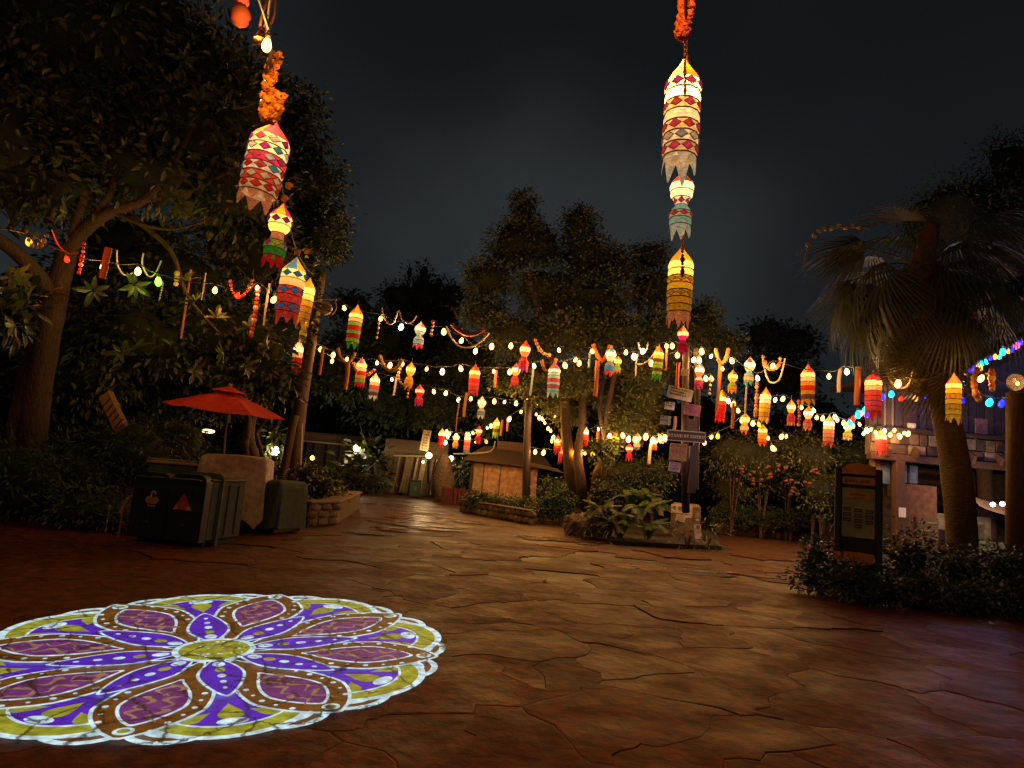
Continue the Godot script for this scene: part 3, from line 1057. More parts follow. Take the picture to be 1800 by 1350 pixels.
	var spots := [Vector3(9.51, 2.55, -22.97), Vector3(8.31, 2.37, -23.00), Vector3(8.84, 2.02, -23.05), Vector3(10.35, 2.48, -22.08), Vector3(10.00, 2.10, -22.13), Vector3(9.30, 2.21, -23.02), Vector3(9.82, 1.72, -22.48)]
	var wheres := ["largest, in the middle of the flowering shrub", "upper left in the flowering shrub", "below the middle of the flowering shrub", "in the dark glossy shrub, upper", "broad, drooping left of the dark glossy shrub", "small, between two larger ones in the flowering shrub", "lowest, on a bare stalk above the low hedge"]
	for k in spots.size():
		var t := thing("flower_cluster", "coral flower cluster, " + wheres[k], "flower", spots[k], "coral flower clusters in the shrubs")
		for i in 6:
			var s := st(true)
			var e := Vector3(rng.randfn() * [0.17, 0.12, 0.12, 0.1, 0.2, 0.08, 0.08][k], rng.randfn() * 0.07, rng.randf() * 0.1)
			rock(s, spots[k] + e, Vector3(0.065, 0.045, 0.06), 200 + i + 10 * k, 0.3, 5)
			put("blossom", s, mat("coral blossom", lin(0.17, 0.05, 0.032), 0.7), t)
	# the dark corner bed at the right and the undergrowth at the left
	for k in 5:
		var p: Vector3 = [Vector3(5.33, 0.53, -11.14), Vector3(5.51, 0.34, -10.36), Vector3(6.81, 0.66, -11.12), Vector3(7.65, 0.60, -11.03), Vector3(8.29, 0.68, -10.82)][k]
		bush("shrub", "dark leafy shrub in the corner bed, " + ["leftmost, round and small", "low, before the direction board", "between the direction board and the palm", "at the foot of the palm trunk", "at the foot of the right hand lamp post"][k], "shrub", Vector3(p.x, 0, p.z), [[p, [Vector3(0.3, 0.45, 0.35), Vector3(0.6, 0.3, 0.3), Vector3(0.55, 0.55, 0.45), Vector3(0.6, 0.42, 0.45), Vector3(0.5, 0.36, 0.45)][k]]], 2.8, 0.085, DARK + GREEN, "oval", "", 0.35)
	for k in 5:
		var p: Vector3 = [Vector3(5.28, 0.21, -10.98), Vector3(5.81, 0.15, -10.18), Vector3(6.58, 0.22, -10.38), Vector3(7.25, 0.23, -10.27), Vector3(7.91, 0.25, -10.17)][k]
		bush("shrub", "low dark shrub edging the corner bed, " + ["at its left corner", "by the direction board's foot", "third from the left", "below the palm trunk", "before the lamp post"][k], "shrub", Vector3(p.x, 0, p.z), [[Vector3(p.x, 0.24, p.z), Vector3(0.5, 0.26, 0.3)]], 3.0, 0.08, DARK, "oval", "", 0.6)
	for k in 5:
		var p: Vector3 = [Vector3(-8.62, 0.62, -11.73), Vector3(-8.30, 0.74, -12.73), Vector3(-7.43, 1.26, -13.16), Vector3(-7.94, 1.56, -15.64), Vector3(-6.97, 0.29, -11.27)][k]
		bush("shrub", "dark undergrowth shrub " + ["at the left edge below the leaning trunk", "between the leaning trunk and the carved plank", "below the carved plank", "left of the red umbrella pole", "low, behind the reflective marker"][k], "shrub", Vector3(p.x, 0, p.z), [[p, [Vector3(1.2, 0.9, 0.7), Vector3(1.2, 0.9, 0.7), Vector3(1.1, 0.8, 0.7), Vector3(1.0, 0.8, 0.8), Vector3(1.0, 0.4, 0.4)][k]]], 4.0, 0.12, DARK, "long")

func ferns(called: String, label: String, at: Vector3, crowns: Array, length: float, n: int, w: float) -> void:
	var t := thing(called, label, "fern", at)
	for c in crowns:
		for k in n / crowns.size() + 4:
			var a := rng.randf() * TAU
			var l := length * rng.randf_range(0.7, 1.15)
			var out := Vector3(cos(a), 0, sin(a))
			var base: Vector3 = Vector3(c.x, maxf(0.05, c.y - l * 0.55), c.z)
			var tip := base + out * l * 0.75 + Vector3(0, l * rng.randf_range(0.2, 0.8), 0)
			var mid := base + out * l * 0.3 + Vector3(0, l * 0.55, 0)
			var line := curve([base, mid, tip], 7)
			var s := st()
			tube(s, line, 0.008, 0.003, 4)
			for i in range(2, line.size()):
				var d: Vector3 = (line[i] - line[i - 1]).normalized()
				var side := d.cross(Vector3.UP).normalized()
				var ww := w * 1.5 * sin(PI * float(i) / (line.size() + 1)) + 0.03
				for sg in [-1.0, 1.0]:
					for j in 2:
						var b: Vector3 = line[i].lerp(line[i - 1], j * 0.5)
						tri(s, b, b + side * sg * ww + d * 0.05 + Vector3(0, -0.03, 0), b + d * 0.045)
			put("frond", s, mat("fern", lin(0.032, 0.058, 0.012), 0.55, {"back": Color(0.4, 0.45, 0.2)}), t)

# ---------------------------------------------------------------- buildings
func frame(g: Vector3, yaw := 0.0) -> void:
	X = Transform3D(Basis(Vector3.UP, yaw), g)

func part_box(called: String, t: Node, c: Vector3, z: Vector3, m: Material, bev := 0.01, B := Basis()) -> MeshInstance3D:
	var s := st()
	box(s, c, z, bev, B)
	return put(called, s, m, t)

func buildings() -> void:
	var beige := plaster("beige wall", lin(0.62, 0.36, 0.19))
	var dark := wood("dark timber", lin(0.055, 0.032, 0.02))
	var brown := wood("brown board", lin(0.20, 0.10, 0.05))
	var thatch := mat("thatch", lin(0.16, 0.10, 0.055), 0.95, {"tex": T_grain, "scale3": Vector3(3, 1.0, 3), "bump": 4.0})
	# the beige stall behind the clipped hedge
	var g: Vector3 = Vector3(0.09, 0.00, -30.79)
	var t := thing("stall", "shuttered stall with beige roll-down panels under a brown thatched roof", "stall", g)
	frame(g, -0.06)
	part_box("wall", t, Vector3(-0.05, 1.0, -1.3), Vector3(2.9, 2.0, 2.3), plaster("stall wall", lin(0.30, 0.19, 0.11)), 0.02)
	for q in [[-1.33, 0.46, 0.05], [-0.68, 0.74, 0.0], [0.29, 1.10, 0.0], [1.24, 0.42, 0.0]]:
		var s := st()
		box(s, Vector3(q[0], 1.02, -0.12), Vector3(q[1], 1.9, 0.05), 0.02)
		put("roll_panel", s, beige if q[0] > -1.0 else plaster("side panel", lin(0.5, 0.36, 0.2)), t)
	part_box("post", t, Vector3(0.95, 1.15, 0.02), Vector3(0.17, 2.3, 0.17), dark)
	part_box("post", t, Vector3(-1.62, 1.1, 0.02), Vector3(0.12, 2.2, 0.12), dark)
	part_box("notice", t, Vector3(0.98, 0.95, 0.115), Vector3(0.16, 0.32, 0.01), mat("paper sheet", lin(0.7, 0.62, 0.55), 0.8), 0.0)
	var s := st()
	quad(s, Vector3(-2.0, 2.12, 0.35), Vector3(2.1, 2.0, 0.35), Vector3(1.5, 2.75, -0.75), Vector3(-1.2, 2.8, -0.75))
	quad(s, Vector3(-2.0, 2.02, 0.35), Vector3(2.1, 1.9, 0.35), Vector3(2.1, 2.0, 0.35), Vector3(-2.0, 2.12, 0.35))
	quad(s, Vector3(-2.0, 2.02, 0.35), Vector3(2.1, 1.9, 0.35), Vector3(2.1, 1.95, -2.4), Vector3(-2.0, 2.05, -2.4))
	quad(s, Vector3(2.1, 2.0, 0.35), Vector3(2.1, 2.0, -2.4), Vector3(1.5, 2.75, -1.6), Vector3(1.5, 2.75, -0.75))
	quad(s, Vector3(-2.0, 2.12, 0.35), Vector3(-2.0, 2.12, -2.4), Vector3(-1.2, 2.8, -1.6), Vector3(-1.2, 2.8, -0.75))
	put("roof", s, thatch, t)
	part_box("fascia_board", t, Vector3(0.18, 2.72, -0.62), Vector3(1.55, 0.72, 0.08), brown, 0.015)
	for k in 3:
		part_box("eave_plank", t, Vector3(1.55 + 0.12 * k, 2.06 - 0.06 * k, 0.42 - 0.06 * k), Vector3(1.7, 0.05, 0.12), wood("pale plank", lin(0.34, 0.24, 0.15)), 0.01, Basis(Vector3.BACK, -0.14))
	s = st()
	tube(s, curve([Vector3(-2.5, 2.25, 0.4), Vector3(-1.4, 2.38, 0.4), Vector3(-0.75, 2.55, 0.4), Vector3(-0.62, 3.0, 0.3)], 4), 0.035, 0.03, 6)
	put("eave_pole", s, wood("bleached pole", lin(0.5, 0.42, 0.3)), t)
	# the shed with hanging cloths, left of it
	g = Vector3(-4.45, 0.00, -35.17)
	t = thing("shed", "low brown shed hung with pale cloth strips behind the lamp post", "shed", g)
	frame(g, 0.05)
	part_box("wall", t, Vector3(-0.2, 1.1, -1.2), Vector3(4.0, 2.2, 1.8), plaster("shed wall", lin(0.12, 0.075, 0.04)), 0.02)
	part_box("roof_board", t, Vector3(-0.35, 2.55, -0.35), Vector3(3.4, 0.75, 0.12), wood("shed board", lin(0.19, 0.12, 0.065)), 0.02, Basis(Vector3.RIGHT, -0.35))
	s = st()
	tube(s, [Vector3(-1.5, 2.0, 0.2), Vector3(0.3, 2.12, 0.25)], 0.04, 0.035, 6)
	put("awning_pole", s, wood("bleached pole", lin(0.5, 0.42, 0.3)), t)
	var strips := [[-1.15, 0.10], [-0.62, 0.42], [-0.2, 0.12], [0.16, 0.3], [0.62, 0.16], [0.95, 0.36], [1.38, 0.14], [-1.6, 0.2]]
	for k in strips.size():
		s = st(true)
		var n := 8
		for i in n:
			for j in 5:
				var f := func(a: int, b: int) -> Vector3:
					var x: float = strips[k][0] + strips[k][1] * (float(a) / n - 0.5) * (1.0 - 0.18 * sin(b * 0.6))
					return Vector3(x - 0.04 * b, 2.02 - b * 0.38, 0.08 + 0.05 * sin(a * 1.9 + k) * (0.4 + 0.15 * b))
				quad(s, f.call(i, j), f.call(i + 1, j), f.call(i + 1, j + 1), f.call(i, j + 1))
		put("cloth_strip", s, cloth("strip %d" % (k % 3), [lin(0.36, 0.25, 0.13), lin(0.18, 0.115, 0.06), lin(0.45, 0.33, 0.2)][k % 3]), t)
	# the far dark building with two lit windows
	g = Vector3(-9.81, 0.00, -38.36)
	t = thing("pavilion", "far dark pavilion with pale eave line and two small lit windows", "building", g)
	frame(g, 0.1)
	part_box("wall", t, Vector3(0, 1.3, -1.5), Vector3(3.6, 2.6, 2.5), plaster("pavilion wall", lin(0.06, 0.04, 0.03)), 0.02)
	part_box("roof", t, Vector3(0, 2.75, -1.4), Vector3(4.6, 0.5, 3.4), thatch, 0.12)
	part_box("eave", t, Vector3(-0.2, 2.44, 0.32), Vector3(3.6, 0.09, 0.1), wood("bleached pole", lin(0.5, 0.42, 0.3)), 0.02)
	for x in [0.55, 0.92]:
		part_box("lit_window", t, Vector3(x, 1.65, -0.23), Vector3(0.2 if x < 0.8 else 0.12, 0.55, 0.04), mat("lit window", lin(0.6, 0.45, 0.22), 0.6, {"glow": 0.55}), 0.0)
		part_box("window_frame", t, Vector3(x, 1.34, -0.2), Vector3(0.26, 0.06, 0.08), dark)
	for x in [-1.2, -0.5, 0.2]:
		part_box("post", t, Vector3(x, 1.2, 0.1), Vector3(0.1, 2.4, 0.1), dark)
	right_house(dark)

func right_house(dark: Material) -> void:
	var g: Vector3 = Vector3(13.75, 0.00, -20.85)
	var t := thing("shop_house", "weathered two storey shop house behind the palm, upper wall lit by blue bulbs", "building", g)
	frame(g, 0.0)
	var mauve := plaster("mauve plaster", lin(0.09, 0.07, 0.07))
	var ochre := plaster("orange plaster", lin(0.20, 0.08, 0.035))
	var faded := plaster("faded blue plaster", lin(0.14, 0.19, 0.27))
	var rust := wood("rust beam", lin(0.12, 0.05, 0.028))
	var s := st()
	part_box("upper_wall", t, Vector3(2.1, 4.75, -0.5), Vector3(8.2, 1.8, 0.3), mauve, 0.02)
	s = st()
	X = X * Transform3D(Basis(), Vector3(0, 0, -0.5))
	plate(s, PackedVector2Array([Vector2(0.75, 5.652), Vector2(5.9, 5.652), Vector2(5.9, 8.7)]), 0.26)
	put("gable", s, plaster("blue grey plaster", lin(0.08, 0.085, 0.11)), t)
	X = X * Transform3D(Basis(), Vector3(0, 0, 0.5))
	for k in 30:
		var bw := rng.randf_range(0.2, 0.27)
		if absf(-1.9 + k * 0.27 + 0.72) < 0.32:
			continue
		part_box("wall_board", t, Vector3(-1.9 + k * 0.27, 4.86 + rng.randf_range(-0.05, 0.03), -0.33), Vector3(bw, 1.5 + rng.randf_range(-0.06, 0.06), 0.05 + 0.03 * (k % 3)), wood("mauve board %d" % (k % 3), [lin(0.06, 0.048, 0.05), lin(0.042, 0.035, 0.04), lin(0.08, 0.06, 0.056)][k % 3]), 0.008, Basis(Vector3.BACK, rng.randf_range(-0.015, 0.015)))
	for k in 9:
		part_box("bracket", t, Vector3(-1.6 + k * 0.9, 3.3, -0.02), Vector3(0.1, 0.28, 0.34), rust, 0.015, Basis(Vector3.RIGHT, 0.5))
	for k in 4:
		s = st()
		tube(s, curve([Vector3(-1.8 + 1.3 * k, 4.1, 0.0), Vector3(-1.2 + 1.3 * k, 3.86, 0.02), Vector3(-0.5 + 1.3 * k, 4.1, 0.0)], 5), 0.014, 0.014, 5)
		put("slack_cable", s, mat("black cable", lin(0.02, 0.02, 0.018), 0.6), t)
	for k in 3:
		part_box("stacked_crate", t, Vector3(-0.2 + 0.5 * (k % 2), 2.0 + 0.2 * (k / 2), -1.9), Vector3(0.45, 0.3, 0.35), wood("crate wood", lin(0.2, 0.12, 0.06)), 0.015, Basis(Vector3.UP, 0.2 * k))
	part_box("window_shade_slab", t, Vector3(-0.72, 4.55, -0.3), Vector3(0.42, 0.95, 0.12), dark)  # solid dark slab standing in for the shade inside the window
	part_box("vent_box", t, Vector3(-0.72, 4.18, -0.2), Vector3(0.24, 0.16, 0.1), plaster("white box", lin(0.6, 0.55, 0.5)))
	part_box("window_panel", t, Vector3(-0.72, 5.2, -0.31), Vector3(0.36, 0.34, 0.1), plaster("cream panel", lin(0.5, 0.42, 0.28)))
	for x in [-1.55, -1.3]:
		part_box("downpipe", t, Vector3(x, 4.6, -0.28), Vector3(0.07, 1.7, 0.07), wood("grey pipe", lin(0.25, 0.2, 0.16)))
	for k in 26:
		var w := rng.randf_range(0.26, 0.34)
		s = st()
		box(s, Vector3(-1.85 + k * 0.31, 3.74 + rng.randf_range(-0.01, 0.01), -0.28), Vector3(w * 0.9, 0.36, 0.1), 0.02)
		put("brick", s, plaster("peeling brick %d" % (k % 4), [lin(0.20, 0.13, 0.075), lin(0.11, 0.065, 0.04), lin(0.28, 0.2, 0.125), lin(0.07, 0.045, 0.03)][k % 4]), t)
		if k % 2 == 0:
			s = st()
			box(s, Vector3(-1.75 + k * 0.31, 3.38 + rng.randf_range(-0.01, 0.01), -0.28), Vector3(0.55, 0.3, 0.1), 0.02)
			put("brick", s, plaster("peeling brick %d" % ((k / 2) % 4), lin(0.5, 0.34, 0.2)), t)
	part_box("band_wall", t, Vector3(2.1, 3.55, -0.5), Vector3(8.2, 0.8, 0.28), plaster("mortar band", lin(0.2, 0.13, 0.08)), 0.02)
	part_box("beam", t, Vector3(2.1, 3.1, -0.22), Vector3(8.4, 0.22, 0.3), rust, 0.02)
	part_box("rail", t, Vector3(1.6, 4.02, -0.2), Vector3(7.0, 0.12, 0.2), dark, 0.02)
	# ground floor
	part_box("back_wall", t, Vector3(2.1, 1.5, -2.6), Vector3(9.0, 3.0, 0.2), plaster("back wall", lin(0.09, 0.055, 0.035)), 0.0)
	part_box("column", t, Vector3(-1.15, 1.5, -0.2), Vector3(0.3, 3.0, 0.3), rust, 0.03)
	part_box("column", t, Vector3(-1.72, 1.5, -0.5), Vector3(0.28, 3.0, 0.3), wood("ochre column", lin(0.30, 0.17, 0.08)), 0.03)
	part_box("wall", t, Vector3(-0.42, 1.15, -0.42), Vector3(1.2, 2.3, 0.2), ochre, 0.02)
	for x in [-0.9, -0.55]:
		part_box("faded_panel", t, Vector3(x, 2.62, -0.44), Vector3(0.3, 0.6, 0.14), faded, 0.03)
	part_box("faded_panel", t, Vector3(-1.45, 2.6, -0.44), Vector3(0.32, 0.75, 0.14), faded, 0.03)
	part_box("door", t, Vector3(-0.18, 0.75, -0.29), Vector3(0.72, 1.1, 0.08), wood("brown door", lin(0.16, 0.085, 0.04)), 0.02)
	for k in 3:
		part_box("door_slat", t, Vector3(-0.18, 0.62 + 0.25 * k, -0.24), Vector3(0.6, 0.05, 0.03), wood("pale plank", lin(0.34, 0.24, 0.15)), 0.01)
	part_box("doorstep", t, Vector3(-0.95, 0.42, -0.1), Vector3(0.6, 0.3, 0.3), ochre, 0.03)
	part_box("notice", t, Vector3(-1.12, 1.38, -0.03), Vector3(0.22, 0.3, 0.02), mat("paper sheet", lin(0.7, 0.62, 0.55), 0.8), 0.0)
	for k in 5:
		part_box("red_board", t, Vector3(1.02, 1.75 + 0.15 * k, -0.35), Vector3(0.75, 0.1, 0.12), wood("red board", lin(0.30, 0.085, 0.045)), 0.02)
	# the lit serving hatch
	part_box("hatch_wall", t, Vector3(1.75, 0.85, -1.5), Vector3(2.0, 1.2, 0.1), plaster("hatch wall", lin(0.5, 0.40, 0.26)), 0.02)
	part_box("counter", t, Vector3(1.85, 0.42, -0.9), Vector3(1.8, 0.5, 0.6), plaster("counter", lin(0.2, 0.22, 0.14)), 0.03)
	part_box("shelf_box", t, Vector3(1.85, 0.95, -1.2), Vector3(0.7, 0.5, 0.4), plaster("shelf", lin(0.2, 0.16, 0.11)), 0.03)
	part_box("yellow_cloth", t, Vector3(0.98, 0.8, -0.75), Vector3(0.42, 0.75, 0.06), cloth("yellow cloth", lin(0.75, 0.58, 0.2)), 0.02)
	part_box("hatch_beam", t, Vector3(1.7, 1.72, -0.45), Vector3(2.0, 0.1, 0.14), dark)
	s = st(true)
	for i in 10:
		for j in 4:
			var f := func(a: int, b: int) -> Vector3:
				var x := 1.25 + a * 0.14
				return Vector3(x, 2.15 - 0.32 * pow(a / 10.0, 0.7) - 0.09 * b, -0.4 + 0.12 * b + 0.02 * sin(a * 1.3))
			quad(s, f.call(i, j), f.call(i + 1, j), f.call(i + 1, j + 1), f.call(i, j + 1))
	put("awning_cloth", s, cloth("awning", lin(0.42, 0.27, 0.17)), t)
	part_box("roof", t, Vector3(2.85, 6.95, -1.8), Vector3(5.0, 0.16, 3.4), wood("dark roof", lin(0.04, 0.03, 0.03)), 0.02, Basis(Vector3.BACK, 0.56))
	part_box("roof", t, Vector3(-0.55, 5.72, -1.8), Vector3(2.7, 0.14, 3.0), wood("dark roof", lin(0.04, 0.03, 0.03)), 0.02, Basis(Vector3.BACK, 0.03))
	part_box("framed_picture", t, Vector3(1.62, 4.36, -0.3), Vector3(0.42, 0.52, 0.06), wood("picture frame", lin(0.30, 0.17, 0.14)), 0.02)
	for q: Array in [[3.05, 4.35, 1.0, 0.55], [3.3, 3.75, 0.9, 0.6]]:
		s = st(true)
		for i in 10:
			for j in 5:
				var f := func(a: int, b: int) -> Vector3:
					return Vector3(q[0] + q[2] * (a / 10.0 - 0.5), q[1] + q[3] * (0.5 - b / 5.0) - 0.12 * sin(PI * a / 10.0) * (b / 5.0 + 0.3), -0.2 + 0.06 * sin(a * 0.9 + b))
				quad(s, f.call(i, j), f.call(i + 1, j), f.call(i + 1, j + 1), f.call(i, j + 1))
		put("mauve_cloth", s, cloth("mauve cloth", lin(0.30, 0.11, 0.17)), t)
	X = Transform3D()
	# two white lamps over the hatch
	for i in 2:
		var p: Vector3 = [Vector3(14.66, 1.85, -19.74), Vector3(14.94, 1.89, -19.73)][i]
		var b := thing("hatch_lamp", "white lamp over the lit serving hatch, " + ["left one", "right one"][i], "lamp", p)
		var q := st(true)
		ball(q, p, Vector3(0.07, 0.07, 0.07))
		put("bulb", q, mat("hatch bulb", Color(0.95, 0.97, 1.0), 0.4, {"glow": 10.0}), b)
		omni(b, Vector3.ZERO, Color(1.0, 0.85, 0.65), 1.6)

# ---------------------------------------------------------------- posts, signs, lamps
func lamp(label: String, p: Vector3, r: float, energy: float, post_foot := Vector3.ZERO, tint := Color(1.0, 0.86, 0.6)) -> void:
	var t := thing("globe_lamp", label, "lamp", p)
	var s := st(true)
	ball(s, p, Vector3.ONE * r, 12, 8)
	put("globe", s, mat("lamp globe %.2f" % tint.b, tint, 0.3, {"glow": 9.0}), t)
	var m := mat("iron", lin(0.03, 0.028, 0.025), 0.5)
	var k := st()
	lathe(k, [Vector2(0.0, -r), Vector2(r * 0.9, -r * 0.95), Vector2(r * 0.7, -r * 1.3), Vector2(0.0, -r * 1.4)], 10, p)
	put("collar", k, m, t)
	if post_foot != Vector3.ZERO:
		var q := st()
		tube(q, [post_foot, (post_foot + p) / 2.0, p - Vector3(0, r * 1.2, 0)], 0.085, 0.055, 8)
		put("post", q, m, t)
		var c := st()
		lathe(c, [Vector2(0.0, -r * 1.7), Vector2(0.13, -r * 1.75), Vector2(0.10, -r * 2.2), Vector2(0.055, -r * 2.6), Vector2(0, -r * 2.6)], 10, p)
		put("capital", c, m, t)
	omni(t, Vector3.ZERO, tint, energy * 3.5, r * 0.5)

func board(t: Node, called: String, c: Vector3, w: float, h: float, tilt: float, m: Material, lines: int, ink: Material) -> void:
	X = Transform3D(Basis(Vector3.UP, -0.12) * Basis(Vector3.BACK, tilt), c)
	var s := st()
	box(s, Vector3.ZERO, Vector3(w, h, 0.025), 0.004)
	var b := put(called, s, m, t)
	if lines:
		s = st()
		for k in lines:
			scrawl(s, -w * 0.40, h * (0.30 - 0.72 * k / lines), w * rng.randf_range(0.55, 0.72), h * 0.42 / lines, 0.0155)
		put("lettering", s, ink, b)
	X = Transform3D()

func posts_and_signs() -> void:
	var timber := wood("pole timber", lin(0.15, 0.075, 0.04))
	# the tall pole at the left and its round sign
	var foot: Vector3 = Vector3(-6.50, 0.00, -20.58)
	var t := thing("lantern_pole", "tall brown timber pole at the left, lantern chain tied to its top", "pole", foot)
	var s := st(true)
	tube(s, curve([foot, Vector3(-6.42, 2.59, -20.04), Vector3(-6.30, 4.68, -19.75), Vector3(-6.13, 7.18, -19.40)], 5), 0.24, 0.19, 12, 0.03)
	put("shaft", s, timber, t)
	s = st(true)
	tube(s, curve([foot + Vector3(-0.3, 0, 0.25), Vector3(-6.50, 2.22, -19.79), Vector3(-6.41, 2.74, -19.72)], 4), 0.14, 0.12, 8, 0.04)
	put("brace", s, timber, t)
	s = st()
	tube(s, [foot + Vector3(0.34, 0, 0.2), Vector3(-6.20, 2.50, -19.75)], 0.03, 0.03, 6)
	put("conduit", s, mat("pale conduit", lin(0.45, 0.34, 0.22), 0.6), t)
	var ink := mat("ink", lin(0.10, 0.045, 0.03), 0.8)
	var c: Vector3 = Vector3(-5.78, 5.98, -19.17)
	t = thing("round_sign", "round cream sign with brown lettering hung from a bracket on the tall pole", "sign", c)
	X = Transform3D(Basis(Vector3.UP, 0.15), c)
	s = st()
	lathe(s, [Vector2(0, 0.05), Vector2(0.20, 0.05), Vector2(0.215, 0.035), Vector2(0.215, -0.05), Vector2(0, -0.05)], 24)
	var d := put("disc", s, plaster("sign cream", lin(0.85, 0.66, 0.4)), t)
	d.rotation = Vector3(PI / 2, 0.15, 0)
	s = st()
	for k in 3:
		scrawl(s, -0.13 + 0.03 * absf(k - 1.0), 0.06 - 0.075 * k, [0.17, 0.24, 0.15][k], 0.06 if k == 1 else 0.035, 0.055)
	put("lettering", s, ink, t)
	s = st()
	tube(s, [Vector3(-0.25, 0.27, -0.02), Vector3(0.32, 0.29, 0)], 0.022, 0.022, 6)
	tube(s, curve([Vector3(0.27, 0.28, 0), Vector3(0.33, 0.02, -0.04), Vector3(0.22, -0.18, -0.05)], 4), 0.016, 0.016, 5)
	put("bracket", s, mat("bracket", lin(0.4, 0.22, 0.12), 0.6), t)
	X = Transform3D()
	# the sign post on its plinth
	foot = Vector3(5.18, 0.00, -18.67)
	t = thing("sign_post", "tall dark timber sign post carrying boards in the middle right", "sign post", foot)
	var dim := wood("weathered dark timber", lin(0.06, 0.03, 0.018))
	s = st(true)
	tube(s, [foot + Vector3(0, 0.9, 0), Vector3(4.88, 2.76, -18.00), Vector3(4.67, 5.54, -17.61)], 0.11, 0.095, 10, 0.03)
	put("shaft", s, dim, t)
	s = st()
	tube(s, [Vector3(5.33, 1.55, -18.37), Vector3(5.17, 4.05, -18.02), Vector3(5.02, 5.42, -17.83)], 0.09, 0.07, 8)
	put("stay", s, wood("dark timber", lin(0.055, 0.032, 0.02)), t)
	s = st()
	box(s, Vector3(5.17, 2.08, -18.19), Vector3(0.2, 1.3, 0.1), 0.01)
	put("backing_board", s, wood("dark timber", lin(0.055, 0.032, 0.02)), t)
	s = st()
	box(s, Vector3(4.98, 3.26, -17.88), Vector3(0.34, 0.36, 0.05), 0.01)
	put("dark_board", s, wood("dark board", lin(0.09, 0.05, 0.025)), t)
	var pale := plaster("board white", lin(0.85, 0.75, 0.65))
	var signs := [["sign_board", "large white board with dark print, tilted, uppermost wide board on the sign post", Vector3(4.55, 4.06, -17.51), 0.66, 0.32, -0.17, pale, 3],
		["sign_board", "small white sheet right of the sign post above the tilted white board", Vector3(4.65, 4.65, -17.48), 0.2, 0.2, 0.0, plaster("board pink white", lin(0.6, 0.45, 0.42)), 0],
		["sign_board", "small white board left of the sign post below the tilted white board", Vector3(4.30, 3.71, -17.56), 0.26, 0.2, -0.1, pale, 2],
		["sign_board", "pink board with purple print right of the sign post", Vector3(4.89, 3.64, -17.47), 0.44, 0.3, -0.12, plaster("board pink", lin(0.5, 0.14, 0.22)), 3],
		["sign_board", "pale green grey square board left of the sign post", Vector3(4.22, 3.32, -17.62), 0.28, 0.24, -0.05, plaster("board grey", lin(0.42, 0.42, 0.28)), 2],
		["map_board", "square tan map board under the lettered long board", Vector3(4.61, 2.49, -17.63), 0.46, 0.46, -0.03, mat("map board", lin(0.42, 0.22, 0.08), 0.8, {"tex": T_soft, "scale": 2.2}), 2],
		["sign_board", "small pale mauve board under the tan map board", Vector3(4.55, 2.09, -17.69), 0.31, 0.26, -0.08, plaster("board mauve", lin(0.5, 0.36, 0.36)), 3]]
	for q in signs:
		t = thing(q[0], q[1], "sign", q[2])
		board(t, "panel", q[2], q[3], q[4], q[5], q[6], q[7], ink if q[0] == "sign_board" else mat("map ink", lin(0.18, 0.08, 0.03), 0.8))
	c = Vector3(4.76, 2.92, -17.47)
	t = thing("long_sign", "long dark board lettered STAND BY ENTRY in a pale frame on the sign post", "sign", c)
	X = Transform3D(Basis(Vector3.UP, -0.1) * Basis(Vector3.BACK, 0.0), c)
	s = st()
	box(s, Vector3.ZERO, Vector3(0.96, 0.26, 0.03), 0.004)
	put("panel", s, wood("dark timber", lin(0.055, 0.032, 0.02)), t)
	var trim := wood("bleached pole", lin(0.5, 0.42, 0.3))
	for y in [-0.135, 0.135]:
		s = st()
		box(s, Vector3(0, y, 0.012), Vector3(1.0, 0.03, 0.03), 0.004)
		put("frame_rail", s, trim, t)
	for x in [-0.49, 0.49]:
		s = st()
		box(s, Vector3(x, 0, 0.014), Vector3(0.03, 0.24, 0.03), 0.004)
		put("frame_rail", s, trim, t)
	var tm := put("lettering", words("STAND BY ENTRY", 0.078), mat("gilt letters", lin(0.55, 0.36, 0.16), 0.7), t)
	tm.transform = Transform3D(X.basis, X.basis * Vector3(0, 0, 0.022))
	X = Transform3D()
	# the plinth with its posters
	foot = Vector3(5.52, 0.00, -19.90)
	t = thing("plinth", "mauve lit concrete plinth under the sign post, posters pasted on it", "plinth", foot)
	frame(foot, -0.28)
	part_box("block", t, Vector3(0, 0.55, -0.25), Vector3(0.86, 1.1, 0.75), plaster("concrete mauve", lin(0.26, 0.17, 0.17)), 0.08)
	var posters := [[-0.26, 0.93, 0.34, 0.25, 0.0], [0.06, 0.88, 0.26, 0.36, 0.0], [-0.14, 0.66, 0.28, 0.20, -0.12]]
	for k in 3:
		s = st()
		box(s, Vector3(posters[k][0], posters[k][1], 0.132 + 0.003 * k), Vector3(posters[k][2], posters[k][3], 0.006), 0.0, Basis(Vector3.BACK, posters[k][4]))
		var p := put("poster", s, plaster("poster %d" % (k % 2), [lin(0.75, 0.62, 0.6), lin(0.8, 0.66, 0.75)][k % 2]), t)
		s = st()
		if k == 0:
			plate_at(s, disc(Vector2(posters[k][0] - 0.08, posters[k][1] + 0.03), 0.055, 9), 0.1395)
			plate_at(s, disc(Vector2(posters[k][0] + 0.09, posters[k][1] + 0.02), 0.065, 9), 0.1395)
		else:
			for i in 3:
				scrawl(s, posters[k][0] - posters[k][2] * 0.35, posters[k][1] + posters[k][3] * (0.25 - 0.27 * i), posters[k][2] * 0.6, 0.03, 0.141 + 0.003 * k)
		put("print", s, mat("poster ink", lin(0.16, 0.10, 0.12), 0.8), p)
	s = st()
	plate_at(s, disc(Vector2(0.34, 0.80), 0.075, 12), 0.136)
	put("sticker", s, plaster("sticker", lin(0.4, 0.36, 0.45)), t)
	s = st()
	plate_at(s, disc(Vector2(0.345, 0.66), 0.055, 12, 0.7), 0.136)
